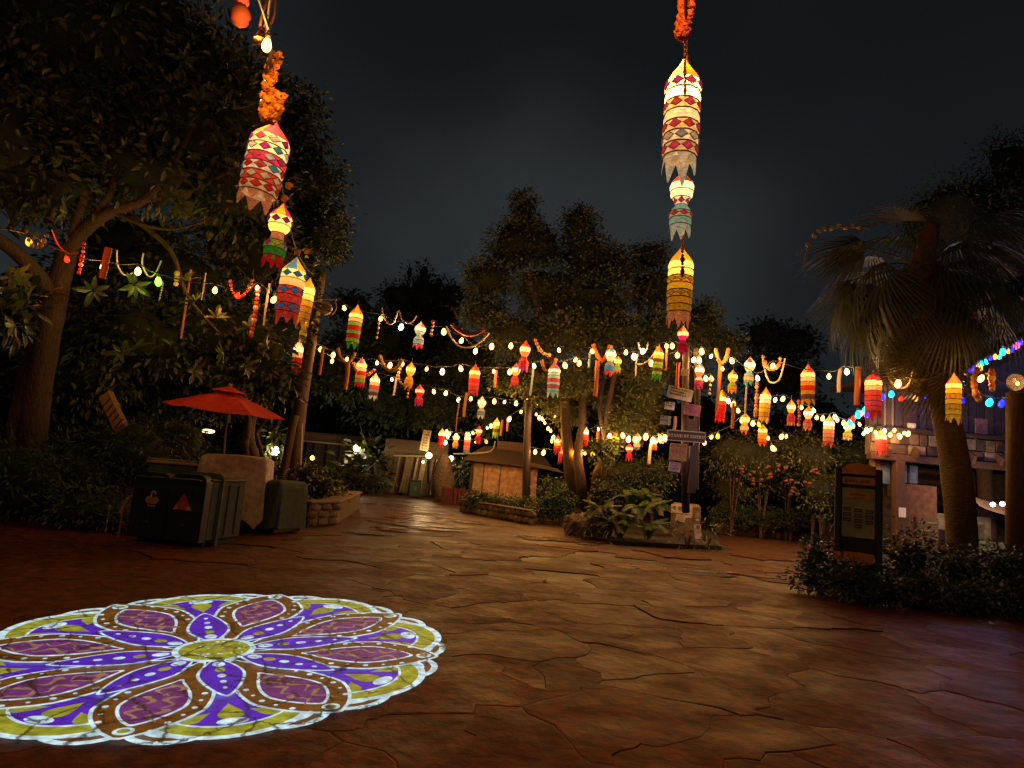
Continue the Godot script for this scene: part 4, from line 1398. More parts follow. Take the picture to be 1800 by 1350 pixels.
	put("sticker", s, plaster("sticker white", lin(0.75, 0.65, 0.75)), t)
	s = st()
	box(s, Vector3(0.37, 0.32, 0.134), Vector3(0.2, 0.42, 0.006), 0.0, Basis(Vector3.BACK, 0.12))
	put("poster", s, plaster("poster lilac", lin(0.7, 0.58, 0.95)), t)
	s = st()
	plate_at(s, disc(Vector2(0.37, 0.45), 0.06, 7, 1.2), 0.139)
	put("print", s, mat("poster ink", lin(0.16, 0.10, 0.12), 0.8), t)
	X = Transform3D()
	# dark post before the stall, tied to the low strings
	foot = Vector3(0.91, 0.00, -23.65)
	t = thing("timber_post", "dark slender timber post standing before the beige stall", "post", foot)
	s = st(true)
	tube(s, [foot, Vector3(0.76, 2.28, -24.12), Vector3(0.65, 4.30, -23.84)], 0.16, 0.12, 8, 0.05)
	put("shaft", s, wood("dark timber", lin(0.055, 0.032, 0.02)), t)
	# the lamp post at the far right
	foot = Vector3(9.28, 0.00, -11.98)
	t = thing("lamp_post", "thick timber lamp post with a clear glass globe at the right edge", "lamp post", foot)
	s = st(true)
	tube(s, [foot, Vector3(8.99, 2.10, -11.53), Vector3(8.84, 3.68, -11.31)], 0.17, 0.15, 12, 0.03)
	put("shaft", s, timber, t)
	c = Vector3(8.82, 3.86, -11.28)
	s = st(true)
	ball(s, c, Vector3(0.14, 0.15, 0.14), 16, 10)
	var glass := mat("clear glass", Color(0.95, 0.93, 0.9, 0.12), 0.04)
	glass.transparency = BaseMaterial3D.TRANSPARENCY_ALPHA
	put("globe", s, glass, t)
	s = st(true)
	ball(s, c + Vector3(0.03, -0.02, 0), Vector3(0.028, 0.035, 0.028))
	put("bulb", s, glow_mat("warm", 7.0), t)
	omni(t, c + Vector3(0.03, -0.02, 0) - off, GLOW["warm"], 0.06)
	# lamps along the path
	lamp("bright globe lamp on a dark post before the brown shed", Vector3(-3.87, 2.13, -33.23), 0.16, 0.75, Vector3(-4.05, 0.00, -36.20))
	lamp("globe lamp left of the beige stall, at the eave pole", Vector3(-2.66, 2.06, -32.23), 0.13, 0.5)
	lamp("bright globe lamp among banana plants before the far pavilion", Vector3(-7.76, 2.21, -34.23), 0.18, 1.0, Vector3(-7.84, 0.00, -35.73), Color(1.0, 0.9, 0.72))
	lamp("small yellow globe lamp left of the far pavilion", Vector3(-9.72, 1.52, -33.32), 0.11, 0.18, Vector3.ZERO, Color(1.0, 0.72, 0.25))
	lamp("globe lamp low at the foot of the tall pole, behind the green box", Vector3(-7.40, 1.63, -21.18), 0.15, 0.5, Vector3(-7.03, 0.00, -20.74))
	lamp("tiny globe lamp right of the tall pole", Vector3(-6.53, 2.31, -20.69), 0.05, 0.05)
	lamp("small lamp on the shed below the cream banner", Vector3(-4.19, 1.80, -33.78), 0.07, 0.12)
	c = Vector3(-9.59, 2.08, -21.12)
	t = thing("strip_lamp", "long flat glowing lamp seen under the red umbrella", "lamp", c)
	s = st(true)
	ball(s, c, Vector3(0.22, 0.07, 0.07), 12, 8)
	put("tube", s, mat("strip tube", Color(1.0, 0.84, 0.6), 0.3, {"glow": 4.0}), t)
	omni(t, Vector3.ZERO, GLOW["warm"], 0.14)
	for k in 2:
		c = [Vector3(-9.61, 1.91, -20.14), Vector3(-9.64, 1.28, -20.22)][k]
		t = thing("reflective_stick", ["upright reflective stick, glow painted on, left under the umbrella, upper", "upright reflective stick, glow painted on, behind the counter, lower"][k], "lamp", c)
		s = st()
		tube(s, [c + Vector3(-0.03, -0.16, 0), c + Vector3(0.02, 0.16, 0)], 0.03, 0.03, 6)
		put("tube", s, mat("stick painted glow", lin(0.9, 0.6, 0.35), 0.3, {"glow": 1.2}), t)  # reflective sticks; emission paints the light they catch
	# the cream banner
	c = Vector3(-4.15, 2.89, -33.53)
	t = thing("banner", "tall cream cloth banner with dark brush script above the globe lamp", "banner", c)
	X = Transform3D(Basis(Vector3.BACK, -0.09), c)
	part_box("cloth", t, Vector3.ZERO, Vector3(0.42, 1.05, 0.02), cloth("banner cloth", lin(0.62, 0.43, 0.2)), 0.0)
	s = st()
	for k in 7:
		for j in 2:
			scrawl(s, -0.13 + 0.14 * j, 0.38 - 0.14 * k, 0.1, 0.11, 0.0135)
	put("script", s, ink, t)
	X = Transform3D()
	direction_board(timber, ink)
	floodlight(timber)

# a lilac white floodlight on a post beyond the right edge picks out the boards and the plinth
func floodlight(timber: Material) -> void:
	var foot := Vector3(8.2, 0, -8.0)
	var head := Vector3(8.0, 4.6, -8.1)
	var aim: Vector3 = Vector3(4.76, 2.74, -17.80)
	var t := thing("floodlight", "lilac white floodlight on a timber post beyond the right edge", "floodlight", foot)
	var s := st()
	tube(s, [foot, Vector3(8.2, 5.0, -8.0)], 0.12, 0.1, 8)
	put("post", s, timber, t)
	var B := Basis.looking_at(aim - head, Vector3.UP)
	s = st()
	box(s, head - B.z * -0.12, Vector3(0.3, 0.24, 0.2), 0.02, B)
	put("housing", s, mat("iron", lin(0.03, 0.028, 0.025), 0.5), t)
	s = st()
	box(s, head - B.z * 0.0, Vector3(0.24, 0.18, 0.01), 0.0, B)
	put("lamp_face", s, mat("flood face", Color(0.95, 0.86, 1.0), 0.4, {"glow": 6.0}), t)
	var l := SpotLight3D.new()
	l.name = "lamp_light"
	l.light_color = Color(1.0, 0.86, 0.96)
	l.light_energy = 40.0
	l.light_size = 0.06
	l.spot_angle = 8.5
	l.spot_angle_attenuation = 1.0
	l.spot_range = 40.0
	l.spot_attenuation = 2.0
	l.shadow_enabled = true
	t.add_child(l)
	l.transform = Transform3D(B, head - B.z * 0.03 - foot)

func plate_at(s: SurfaceTool, poly: Array, z: float) -> void:
	for i in range(1, poly.size() - 1):
		tri(s, Vector3(poly[0].x, poly[0].y, z), Vector3(poly[i + 1].x, poly[i + 1].y, z), Vector3(poly[i].x, poly[i].y, z))

func direction_board(timber: Material, ink: Material) -> void:
	var g: Vector3 = Vector3(5.91, 0.00, -10.99)
	var t := thing("direction_board", "dark cabinet shaped information board with arched orange header in the corner bed", "information board", g)
	frame(g, -0.42)
	var iron := wood("dark green frame", lin(0.018, 0.02, 0.016))
	for x in [-0.30, 0.30]:
		part_box("side_post", t, Vector3(x, 1.05, 0), Vector3(0.10, 2.1, 0.16), iron, 0.02)
	part_box("side_lath", t, Vector3(0.36, 1.5, 0.04), Vector3(0.018, 0.62, 0.03), wood("bleached pole", lin(0.5, 0.42, 0.3)), 0.004)
	part_box("base", t, Vector3(0, 0.3, -0.02), Vector3(0.72, 0.6, 0.3), iron, 0.03)
	part_box("back", t, Vector3(0, 1.4, -0.05), Vector3(0.52, 1.5, 0.04), iron)
	var arch := PackedVector2Array([Vector2(-0.27, 0)])
	for k in 13:
		var a := PI - PI * k / 12.0
		arch.append(Vector2(cos(a) * 0.25, 0.06 + sin(a) * 0.13 + 0.012 * sin(a * 9.0)))
	arch.append(Vector2(0.27, 0))
	var K := X
	X = K * Transform3D(Basis(), Vector3(0, 2.0, 0.03))
	var s := st()
	plate(s, arch, 0.06)
	put("header", s, plaster("carved orange", lin(0.6, 0.22, 0.05)), t)
	s = st()
	plate_at(s, [Vector2(0, 0.05), Vector2(0.035, 0.11), Vector2(0, 0.135), Vector2(-0.035, 0.11)], 0.034)
	put("crest", s, plaster("crest", lin(0.6, 0.25, 0.08)), t)
	X = K
	part_box("name_panel", t, Vector3(0, 1.89, 0.02), Vector3(0.49, 0.13, 0.04), plaster("name panel", lin(0.5, 0.25, 0.09)), 0.008)
	s = st()
	scrawl(s, -0.2, 1.865, 0.36, 0.055, 0.043)
	put("lettering", s, ink, t)
	part_box("shelf_line", t, Vector3(0, 1.80, 0.03), Vector3(0.52, 0.025, 0.06), iron, 0.004)
	part_box("panel", t, Vector3(0, 1.37, 0.0), Vector3(0.49, 0.82, 0.03), plaster("panel green", lin(0.30, 0.34, 0.20)), 0.004)
	part_box("plaque", t, Vector3(0.0, 1.65, 0.024), Vector3(0.36, 0.12, 0.014), plaster("plaque orange", lin(0.55, 0.24, 0.06)), 0.004, Basis(Vector3.BACK, -0.06))
	s = st()
	scrawl(s, -0.12, 1.65, 0.24, 0.04, 0.0335)
	scrawl(s, -0.08, 1.605, 0.16, 0.025, 0.0335)
	put("lettering", s, ink, t)
	for col in 3:
		for row in (4 if col == 1 else 3):
			var x := -0.165 + 0.165 * col
			var y := 1.42 - 0.085 * row - 0.012 * col
			part_box("name_plate", t, Vector3(x, y, 0.02), Vector3(0.115, 0.062, 0.012), mat("name plate", lin(0.012, 0.01, 0.009), 0.5), 0.003)
			s = st()
			scrawl(s, x - 0.04, y - 0.008, 0.07, 0.016, 0.0285)
			put("plate_lettering", s, plaster("plate print", lin(0.4, 0.36, 0.3)), t)
	arch = PackedVector2Array()
	for k in 9:
		arch.append(Vector2(-0.29 + 0.0725 * k, 0.11 + 0.015 * sin(PI * k / 8.0)))
	for k in 9:
		arch.append(Vector2(0.29 - 0.0725 * k, -0.02 - 0.07 * sin(PI * k / 8.0)))
	X = K * Transform3D(Basis(), Vector3(-0.08, 0.62, 0.3))
	s = st()
	plate(s, arch, 0.03)
	put("lower_plaque", s, plaster("lower plaque", lin(0.6, 0.2, 0.05)), t)
	s = st()
	tube(s, [Vector3(-0.15, -0.6, -0.02), Vector3(-0.15, 0.0, -0.02)], 0.02, 0.02, 5)
	tube(s, [Vector3(0.15, -0.6, -0.02), Vector3(0.15, 0.0, -0.02)], 0.02, 0.02, 5)
	put("plaque_legs", s, iron, t)
	X = Transform3D()

# ---------------------------------------------------------------- carts
func carts() -> void:
	var A: Vector3 = Vector3(-5.74, 0.00, -10.47)
	var B: Vector3 = Vector3(-4.53, 0.00, -10.29)
	var hull := mat("cart shell", lin(0.008, 0.012, 0.01), 0.55)  # near-black colour paints the cart's unlit front darker than its side
	var side_m := plaster("cart side", lin(0.05, 0.07, 0.045))
	var dirx := (B - A).normalized()
	var t := thing("refuse_cart", "dark green cart with two domed fronts, an orange triangle and a pale emblem", "cart", (A + B) / 2.0)
	X = Transform3D(Basis(dirx, Vector3.UP, dirx.cross(Vector3.UP)), (A + B) / 2.0)
	var w := A.distance_to(B)
	part_box("body", t, Vector3(0, 0.55, -0.58), Vector3(w, 0.94, 1.0), side_m, 0.03)
	part_box("skid", t, Vector3(0, 0.05, -0.58), Vector3(w * 0.9, 0.1, 0.9), mat("rubber", lin(0.012, 0.012, 0.012), 0.8), 0.01)
	var K := X
	for sg in [-1.0, 1.0]:
		X = K * Transform3D(Basis(), Vector3(sg * w * 0.25, 0.08, -0.02))
		var s := st()
		plate(s, rounded(w * 0.49, 1.02 if sg > 0 else 1.0, 0.13, true), 0.16)
		var dome := put("domed_front", s, hull, t)
		s = st()
		plate(s, rounded(w * 0.3, 0.09, 0.035), 0.02)
		X = X * Transform3D(Basis(), Vector3(0.03, 0.78, 0.085))
		put("grip_recess", s, plaster("grip", lin(0.075, 0.09, 0.06)), dome)
	X = K * Transform3D(Basis(), Vector3(w * 0.22, 0.55, 0.075))
	var s := st()
	plate(s, PackedVector2Array([Vector2(-0.155, 0), Vector2(0.155, 0), Vector2(0, 0.25)]), 0.014)
	put("warning_triangle", s, plaster("triangle orange", lin(0.62, 0.10, 0.03)), t)
	for sg in [-1.0, 1.0]:
		s = st()
		plate_at(s, [Vector2(sg * 0.15, 0.002), Vector2(sg * 0.105, 0.075), Vector2(sg * 0.06, 0.002)], 0.0085)
		put("triangle_corner", s, plaster("triangle pale", lin(0.75, 0.36, 0.2)), t)
	X = K * Transform3D(Basis(), Vector3(-w * 0.21, 0.6, 0.075))
	var em := plaster("emblem cream", lin(0.6, 0.36, 0.13))
	s = st()
	plate(s, PackedVector2Array(disc(Vector2(-0.055, 0.055), 0.055, 14)), 0.012)
	plate(s, PackedVector2Array(disc(Vector2(0.055, 0.055), 0.055, 14)), 0.0125)
	plate(s, PackedVector2Array(disc(Vector2(0, 0.045), 0.05, 14)), 0.013)
	plate(s, PackedVector2Array([Vector2(-0.065, -0.045), Vector2(0.065, -0.045), Vector2(0.065, -0.02), Vector2(-0.065, -0.02)]), 0.012)
	tube(s, curve([Vector3(-0.02, 0.09, 0.004), Vector3(-0.02, 0.17, 0.004), Vector3(0.03, 0.185, 0.004), Vector3(0.045, 0.14, 0.004)], 4), 0.016, 0.016, 6)
	put("emblem", s, em, t)
	X = K * Transform3D(Basis(), Vector3(w * 0.22, 0.0, -0.35))
	s = st()
	plate(s, rounded(w * 0.62, 1.13, 0.1, true), 0.06)
	put("back_panel", s, plaster("grey green panel", lin(0.10, 0.115, 0.07)), t)
	X = Transform3D()
	X = K
	s = st()
	tube(s, curve([Vector3(-w * 0.4, 0.98, 0.07), Vector3(-w * 0.38, 1.0, 0.16), Vector3(w * 0.38, 1.02, 0.16), Vector3(w * 0.4, 1.0, 0.07)], 4), 0.016, 0.016, 7)
	put("push_bar", s, mat("iron", lin(0.03, 0.028, 0.025), 0.5), t)
	for k in 3:
		part_box("side_rib", t, Vector3(w * 0.505, 0.55, -0.3 - 0.28 * k), Vector3(0.025, 0.8, 0.04), side_m, 0.008)
	part_box("lid_edge", t, Vector3(0, 1.025, -0.58), Vector3(w * 1.02, 0.035, 1.02), hull, 0.012)
	for sg in [-1.0, 1.0]:
		part_box("latch", t, Vector3(sg * w * 0.25, 0.32, 0.075), Vector3(0.09, 0.03, 0.02), mat("iron", lin(0.03, 0.028, 0.025), 0.5), 0.005)
		s = st(true)
		X = K * Transform3D(Basis(Vector3.BACK, PI / 2), Vector3(sg * w * 0.46, 0.1, -0.35))
		lathe(s, [Vector2(0, 0.04), Vector2(0.085, 0.04), Vector2(0.1, 0.025), Vector2(0.1, -0.025), Vector2(0.085, -0.04), Vector2(0, -0.04)], 16)
		put("wheel", s, mat("rubber", lin(0.012, 0.012, 0.012), 0.8), t)
		X = K
	X = Transform3D()
	# markers left of the cart
	for k in 2:
		var c: Vector3 = [Vector3(-5.99, 0.51, -10.64), Vector3(-6.45, 0.41, -11.06)][k]
		off = c
		s = st()
		if k == 0:
			tube(s, [c + Vector3(-0.03, -0.12, 0), c + Vector3(0.05, 0.12, 0)], 0.035, 0.03, 8)
		else:
			ball(s, c, Vector3(0.03, 0.05, 0.03), 8, 6)
		var f := c
		f.y = 0
		tube(s, [f, c], 0.012, 0.012, 5)
		solo("reflective_marker", s, plaster("marker", lin(0.5, 0.32, 0.14)), ["pale tilted reflective marker left of the dark green cart", "tiny pale marker farthest left of the dark green cart"][k], "marker", c)
	# the covered cart, draped beige
	var g: Vector3 = Vector3(-5.19, 0.00, -12.92)
	t = thing("covered_cart", "cart under a beige cloth cover behind the dark green cart", "cart", g)
	X = Transform3D(Basis(Vector3.UP, 0.2), g)
	s = st(true)
	drape(s, 0.62, 0.5, 1.42, func(a: float) -> float: return 0.52 - 0.42 * pow(maxf(0.0, cos(a - 1.1)), 6.0), 9, 2)
	put("cover", s, cloth("beige cover", lin(0.85, 0.64, 0.48)), t)
	part_box("body", t, Vector3(0, 0.6, 0), Vector3(1.02, 0.95, 0.78), mat("dark red body", lin(0.12, 0.02, 0.015), 0.6), 0.02)
	part_box("skirt", t, Vector3(0.2, 0.1, 0), Vector3(0.7, 0.18, 0.7), mat("rubber", lin(0.012, 0.012, 0.012), 0.8), 0.01)
	X = Transform3D()
	g = Vector3(-4.38, 0.00, -13.21)
	t = thing("covered_box", "box under a dark green cloth cover right of the beige covered cart", "covered box", g)
	X = Transform3D(Basis(Vector3.UP, -0.25), g)
	s = st(true)
	drape(s, 0.30, 0.55, 1.0, func(a: float) -> float: return 0.10 + 0.05 * sin(a * 2.0), 7, 5)
	put("cover", s, cloth("green cover", lin(0.05, 0.075, 0.05)), t)
	part_box("body", t, Vector3(0, 0.45, 0), Vector3(0.5, 0.85, 0.95), hull, 0.02)
	X = Transform3D()
	g = Vector3(-6.24, 0.00, -12.77)
	t = thing("counter", "dark counter with a pale top edge behind the dark green cart", "counter", g)
	X = Transform3D(Basis(Vector3.UP, 0.08), g)
	part_box("body", t, Vector3(0, 0.58, 0), Vector3(0.95, 1.16, 0.5), side_m, 0.02)
	part_box("top", t, Vector3(0, 1.19, 0), Vector3(1.02, 0.05, 0.56), plaster("counter top", lin(0.42, 0.28, 0.16)), 0.012)
	part_box("edge_strip", t, Vector3(0, 1.245, 0.2), Vector3(1.02, 0.035, 0.05), plaster("counter top", lin(0.42, 0.28, 0.16)), 0.008)
	X = Transform3D()
	# umbrella
	g = Vector3(-5.64, 0.00, -13.87)
	var apex: Vector3 = Vector3(-5.50, 2.73, -12.75)
	t = thing("umbrella", "open red canvas market umbrella over the covered cart", "umbrella", g)
	var pole_foot: Vector3 = Vector3(g.x - 0.02, 0.0, apex.z + 0.02)
	s = st()
	tube(s, [pole_foot, Vector3(-5.48, 1.36, -12.89), apex], 0.022, 0.02, 8)
	put("pole", s, wood("umbrella pole", lin(0.42, 0.29, 0.15)), t)
	var red := mat("red canvas", lin(0.78, 0.014, 0.008), 0.85, {"tex": T_soft, "scale": 0.8, "back": Color(0.35, 0.35, 0.35)})
	X = Transform3D(Basis(Vector3.BACK, -0.06) * Basis(Vector3.RIGHT, 0.05) * Basis(Vector3.UP, 0.3), apex)
	var ribs := 6
	var R := 1.13
	for k in ribs:
		var a0 := TAU * k / ribs
		var a1 := TAU * (k + 1) / ribs
		s = st()
		for i in 6:
			for j in 6:
				var f := func(p: int, q: int) -> Vector3:
					var r := 0.12 + (R - 0.12) * p / 6.0
					var a := lerpf(a0, a1, q / 6.0)
					var sag := sin(PI * q / 6.0)
					var rr := r * lerpf(1.0, cos(PI / ribs) / cos(a - (a0 + a1) / 2.0), 1.0) * (1.0 - 0.035 * sag * p / 6.0)
					return Vector3(cos(a) * rr, -0.06 - 0.40 * pow(r / R, 1.1) - 0.05 * sag * (p / 6.0) * 0.6, sin(a) * rr)
				quad(s, f.call(i, j), f.call(i, j + 1), f.call(i + 1, j + 1), f.call(i + 1, j))
		put("canopy_panel", s, red, t)
		s = st()
		tri(s, Vector3(0, 0.03, 0), Vector3(cos(a1) * 0.34, -0.085, sin(a1) * 0.34), Vector3(cos(a0) * 0.34, -0.085, sin(a0) * 0.34))
		put("vent_flap", s, red, t)
		s = st()
		tube(s, [Vector3(0, -0.09, 0), Vector3(cos(a0) * R * 0.98, -0.475, sin(a0) * R * 0.98)], 0.01, 0.008, 5)
		put("rib", s, wood("umbrella pole", lin(0.42, 0.29, 0.15)), t)
	s = st(true)
	ball(s, Vector3(0, 0.05, 0), Vector3(0.03, 0.04, 0.03), 8, 6)
	put("finial", s, wood("umbrella pole", lin(0.42, 0.29, 0.15)), t)
	X = Transform3D()
	# things by the shed and the path
	g = Vector3(-4.42, 0.00, -33.46)
	t = thing("litter_bin", "dark green litter bin before the brown shed", "litter bin", g)
	frame(g, 0.1)
	part_box("body", t, Vector3(0, 0.4, 0), Vector3(0.55, 0.8, 0.5), mat("bin green", lin(0.035, 0.08, 0.055), 0.5), 0.04)
	part_box("lid", t, Vector3(0, 0.83, 0), Vector3(0.6, 0.08, 0.55), mat("bin lid", lin(0.02, 0.045, 0.03), 0.5), 0.02)
	part_box("label", t, Vector3(0.02, 0.45, 0.255), Vector3(0.12, 0.2, 0.008), plaster("bin label", lin(0.25, 0.3, 0.25)), 0.0)
	g = Vector3(-2.85, 0.00, -31.13)
	off = g
	X = Transform3D()
	s = st(true)
	rock(s, g + Vector3(0, 0.95, 0), Vector3(0.5, 1.15, 0.45), 91, 0.22, 12)
	solo("rock_pillar", s, mat("rock pillar", lin(0.20, 0.13, 0.08), 0.9, {"tex": T_soft, "scale": 0.9, "bump": 5.0}), "tall rough brown rock pillar right of the globe lamp post", "rock", g)
	g = Vector3(-1.90, 0.00, -29.41)
	t = thing("red_barrier", "low dark red slatted barrier left of the beige stall", "barrier", g)
	frame(g, -0.1)
	for k in 9:
		part_box("slat", t, Vector3(-0.72 + 0.18 * k, 0.36, 0), Vector3(0.14, 0.72, 0.04), wood("red slat %d" % (k % 2), lin(0.16 + 0.05 * (k % 2), 0.02, 0.015)), 0.01)
	part_box("rail", t, Vector3(0, 0.62, -0.04), Vector3(1.65, 0.07, 0.04), wood("dark timber", lin(0.055, 0.032, 0.02)), 0.005)
	X = Transform3D()
	g = Vector3(0.72, 0.00, -9.88)
	off = g
	s = st()
	rock(s, g + Vector3(0, 0.02, 0), Vector3(0.035, 0.022, 0.03), 5, 0.2, 5)
	solo("litter_scrap", s, mat("scrap", lin(0.85, 0.55, 0.4), 0.7), "small pale scrap of litter lying on the open pavement", "litter", g)
	# the striped carved plank in the undergrowth
	var a: Vector3 = Vector3(-7.30, 2.33, -11.80)
	var b: Vector3 = Vector3(-6.85, 1.75, -11.68)
	t = thing("carved_plank", "leaning orange brown carved plank with dark stripes in the undergrowth", "carving", b)
	var d := (a - b).normalized()
	var u := d.cross(Vector3.BACK).normalized()
	X = Transform3D(Basis(u, d, u.cross(d)), b)
	s = st()
	box(s, Vector3(0, 0.36, 0), Vector3(0.27, 0.78, 0.12), 0.04)
	put("plank", s, wood("carved orange plank", lin(0.42, 0.19, 0.06)), t)
	for k in 5:
		s = st()
		box(s, Vector3(0.03 - 0.01 * k, 0.06 + 0.12 * k, 0.005), Vector3(0.2 - 0.02 * (k % 2), 0.035, 0.125), 0.008, Basis(Vector3.BACK, 0.35))
		put("stripe", s, mat("stripe dark", lin(0.05, 0.018, 0.008), 0.8), t)
	X = Transform3D()

# ---------------------------------------------------------------- trees
func limb(t: Node, called: String, pts: Array, r0: float, r1: float, m: Material, sides := 10) -> void:
	var s := st(true)
	tube(s, curve(pts, 5), r0, r1, sides, 0.07)
	put(called, s, m, t)

func trees() -> void:
	var bark := M_bark()
	# the big-leaved tree at the left
	var g: Vector3 = Vector3(-8.89, 0.00, -12.62)
	var t := thing("broadleaf_tree", "big leaved tree with leaning reddish trunk and forked limbs at the left", "tree", g)
	var red_bark := mat("red bark", lin(0.12, 0.065, 0.04), 0.9, {"tex": T_grain, "scale3": Vector3(2.5, 0.6, 2.5), "bump": 2.5})
	limb(t, "trunk", [g, Vector3(-8.68, 1.75, -12.08), Vector3(-8.55, 3.21, -11.88), Vector3(-8.43, 4.26, -11.73), Vector3(-8.30, 4.97, -11.63)], 0.24, 0.16, red_bark, 14)
	limb(t, "trunk", [Vector3(-8.49, 0.00, -11.56), Vector3(-9.16, 1.93, -12.26), Vector3(-8.85, 3.20, -11.98), Vector3(-8.57, 4.14, -11.75)], 0.13, 0.09, red_bark, 10)
	limb(t, "limb", [Vector3(-8.32, 4.89, -11.64), Vector3(-8.04, 5.28, -11.59), Vector3(-7.65, 5.62, -11.54), Vector3(-7.11, 6.01, -11.69), Vector3(-6.79, 6.71, -11.79), Vector3(-6.43, 7.98, -11.82)], 0.14, 0.04, red_bark)
	limb(t, "limb", [Vector3(-8.30, 4.94, -11.64), Vector3(-8.23, 5.36, -11.58), Vector3(-7.98, 5.82, -11.31), Vector3(-8.10, 6.27, -11.25)], 0.11, 0.05, red_bark)
	limb(t, "limb", [Vector3(-8.03, 5.25, -11.59), Vector3(-7.84, 5.64, -11.54), Vector3(-7.62, 6.07, -11.48), Vector3(-7.71, 6.70, -11.59)], 0.10, 0.04, red_bark)
	limb(t, "limb", [Vector3(-8.52, 4.10, -11.65), Vector3(-8.68, 4.51, -11.09), Vector3(-8.98, 4.78, -10.65), Vector3(-9.34, 5.06, -10.21)], 0.15, 0.09, red_bark)
	limb(t, "limb", [Vector3(-7.61, 5.69, -11.63), Vector3(-7.01, 5.47, -11.56), Vector3(-6.48, 5.51, -11.76), Vector3(-5.95, 5.95, -12.10)], 0.045, 0.015, red_bark)
	limb(t, "limb", [Vector3(-7.78, 6.48, -11.62), Vector3(-8.00, 7.84, -11.64), Vector3(-8.23, 8.91, -11.69)], 0.05, 0.02, red_bark)
	limb(t, "limb", [Vector3(-6.79, 6.71, -11.79), Vector3(-6.57, 7.37, -11.80), Vector3(-6.43, 7.98, -11.82), Vector3(-6.62, 8.85, -11.90)], 0.06, 0.02, red_bark)
	limb(t, "limb", [Vector3(-7.11, 6.01, -11.69), Vector3(-6.64, 6.32, -12.05), Vector3(-6.08, 7.08, -12.55), Vector3(-5.81, 7.98, -13.03)], 0.07, 0.02, red_bark)
	limb(t, "limb", [Vector3(-7.47, 5.74, -11.93), Vector3(-6.77, 5.22, -12.20), Vector3(-6.47, 4.43, -12.52), Vector3(-5.83, 3.75, -12.81)], 0.06, 0.02, red_bark)
	var blobs := [[Vector3(-9.17, 8.76, -11.11), Vector3(2.6, 1.6, 2.0)], [Vector3(-8.50, 9.82, -11.97), Vector3(2.0, 1.6, 1.8)], [Vector3(-8.97, 7.76, -11.85), Vector3(2.0, 1.2, 1.6)], [Vector3(-7.33, 9.10, -12.57), Vector3(1.5, 1.3, 1.4)], [Vector3(-6.45, 8.48, -12.66), Vector3(1.3, 1.1, 1.2)], [Vector3(-7.19, 7.69, -12.26), Vector3(1.5, 1.0, 1.3)],
		[Vector3(-8.89, 5.89, -11.30), Vector3(1.3, 0.7, 1.1)], [Vector3(-7.43, 6.60, -11.81), Vector3(1.3, 0.6, 1.0)], [Vector3(-6.55, 7.17, -13.35), Vector3(1.5, 1.0, 1.2)], [Vector3(-6.50, 6.40, -15.07), Vector3(1.4, 1.1, 1.0)], [Vector3(-8.01, 5.42, -14.60), Vector3(1.6, 0.8, 1.0)], [Vector3(-7.25, 4.19, -14.77), Vector3(1.7, 0.9, 1.0)], [Vector3(-9.80, 5.18, -15.24), Vector3(1.6, 1.0, 0.9)], [Vector3(-9.34, 6.17, -15.10), Vector3(1.5, 0.8, 0.9)],
		[Vector3(-6.36, 4.08, -15.19), Vector3(1.3, 0.9, 0.9)], [Vector3(-8.10, 3.73, -13.62), Vector3(1.3, 0.8, 0.9)], [Vector3(-9.00, 2.97, -13.93), Vector3(1.2, 0.8, 0.9)], [Vector3(-7.46, 3.31, -9.44), Vector3(0.55, 0.4, 0.4)], [Vector3(-9.49, 6.26, -10.44), Vector3(1.5, 1.5, 1.2)], [Vector3(-5.81, 3.30, -15.10), Vector3(0.9, 0.6, 0.8)]]
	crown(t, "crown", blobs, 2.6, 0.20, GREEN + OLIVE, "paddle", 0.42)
	# the nearest leaves one by one, in rosettes at the twig ends
	var leaf := leaf_mesh(0.27, 0.095, 0.35, 0.3)
	var lm := []
	for k in 3:
		var c: Color = [lin(0.05, 0.062, 0.016), lin(0.075, 0.08, 0.022), lin(0.035, 0.048, 0.012)][k]
		lm.append(mat("big leaf %d" % k, c, 0.4, {"back": Color(0.35, 0.4, 0.2)}))
	var ends := [Vector3(-7.03, 7.90, -11.22), Vector3(-8.52, 7.82, -10.63), Vector3(-6.83, 7.66, -11.26), Vector3(-6.75, 7.41, -11.29), Vector3(-6.88, 7.09, -11.24), Vector3(-6.21, 7.93, -11.42), Vector3(-6.64, 8.63, -11.33), Vector3(-5.87, 9.06, -11.67), Vector3(-6.43, 7.38, -11.50), Vector3(-6.06, 8.44, -11.76), Vector3(-6.31, 5.87, -11.10), Vector3(-6.15, 5.79, -11.12), Vector3(-5.98, 5.59, -11.24), Vector3(-8.70, 5.31, -10.78), Vector3(-8.18, 5.35, -10.87), Vector3(-7.89, 5.32, -10.88), Vector3(-8.40, 5.19, -10.79), Vector3(-7.22, 3.74, -9.08),
		Vector3(-7.01, 3.53, -9.01), Vector3(-7.10, 3.18, -8.95), Vector3(-6.87, 3.34, -9.03), Vector3(-7.01, 3.01, -9.08), Vector3(-7.66, 4.16, -11.54), Vector3(-7.01, 4.35, -11.62), Vector3(-6.24, 4.58, -11.99), Vector3(-6.10, 4.25, -12.14), Vector3(-5.78, 4.00, -12.37), Vector3(-7.15, 3.25, -12.28), Vector3(-7.41, 3.17, -12.29), Vector3(-6.23, 3.01, -12.71), Vector3(-5.74, 3.42, -12.86), Vector3(-5.49, 3.29, -13.28), Vector3(-5.21, 3.74, -13.62), Vector3(-5.52, 4.08, -13.37), Vector3(-5.27, 5.71, -13.55), Vector3(-5.56, 5.02, -13.44), Vector3(-5.92, 7.29, -12.22), Vector3(-6.19, 7.61, -11.97), Vector3(-5.77, 6.77, -12.59), Vector3(-8.21, 8.53, -11.14)]
	var count := 0
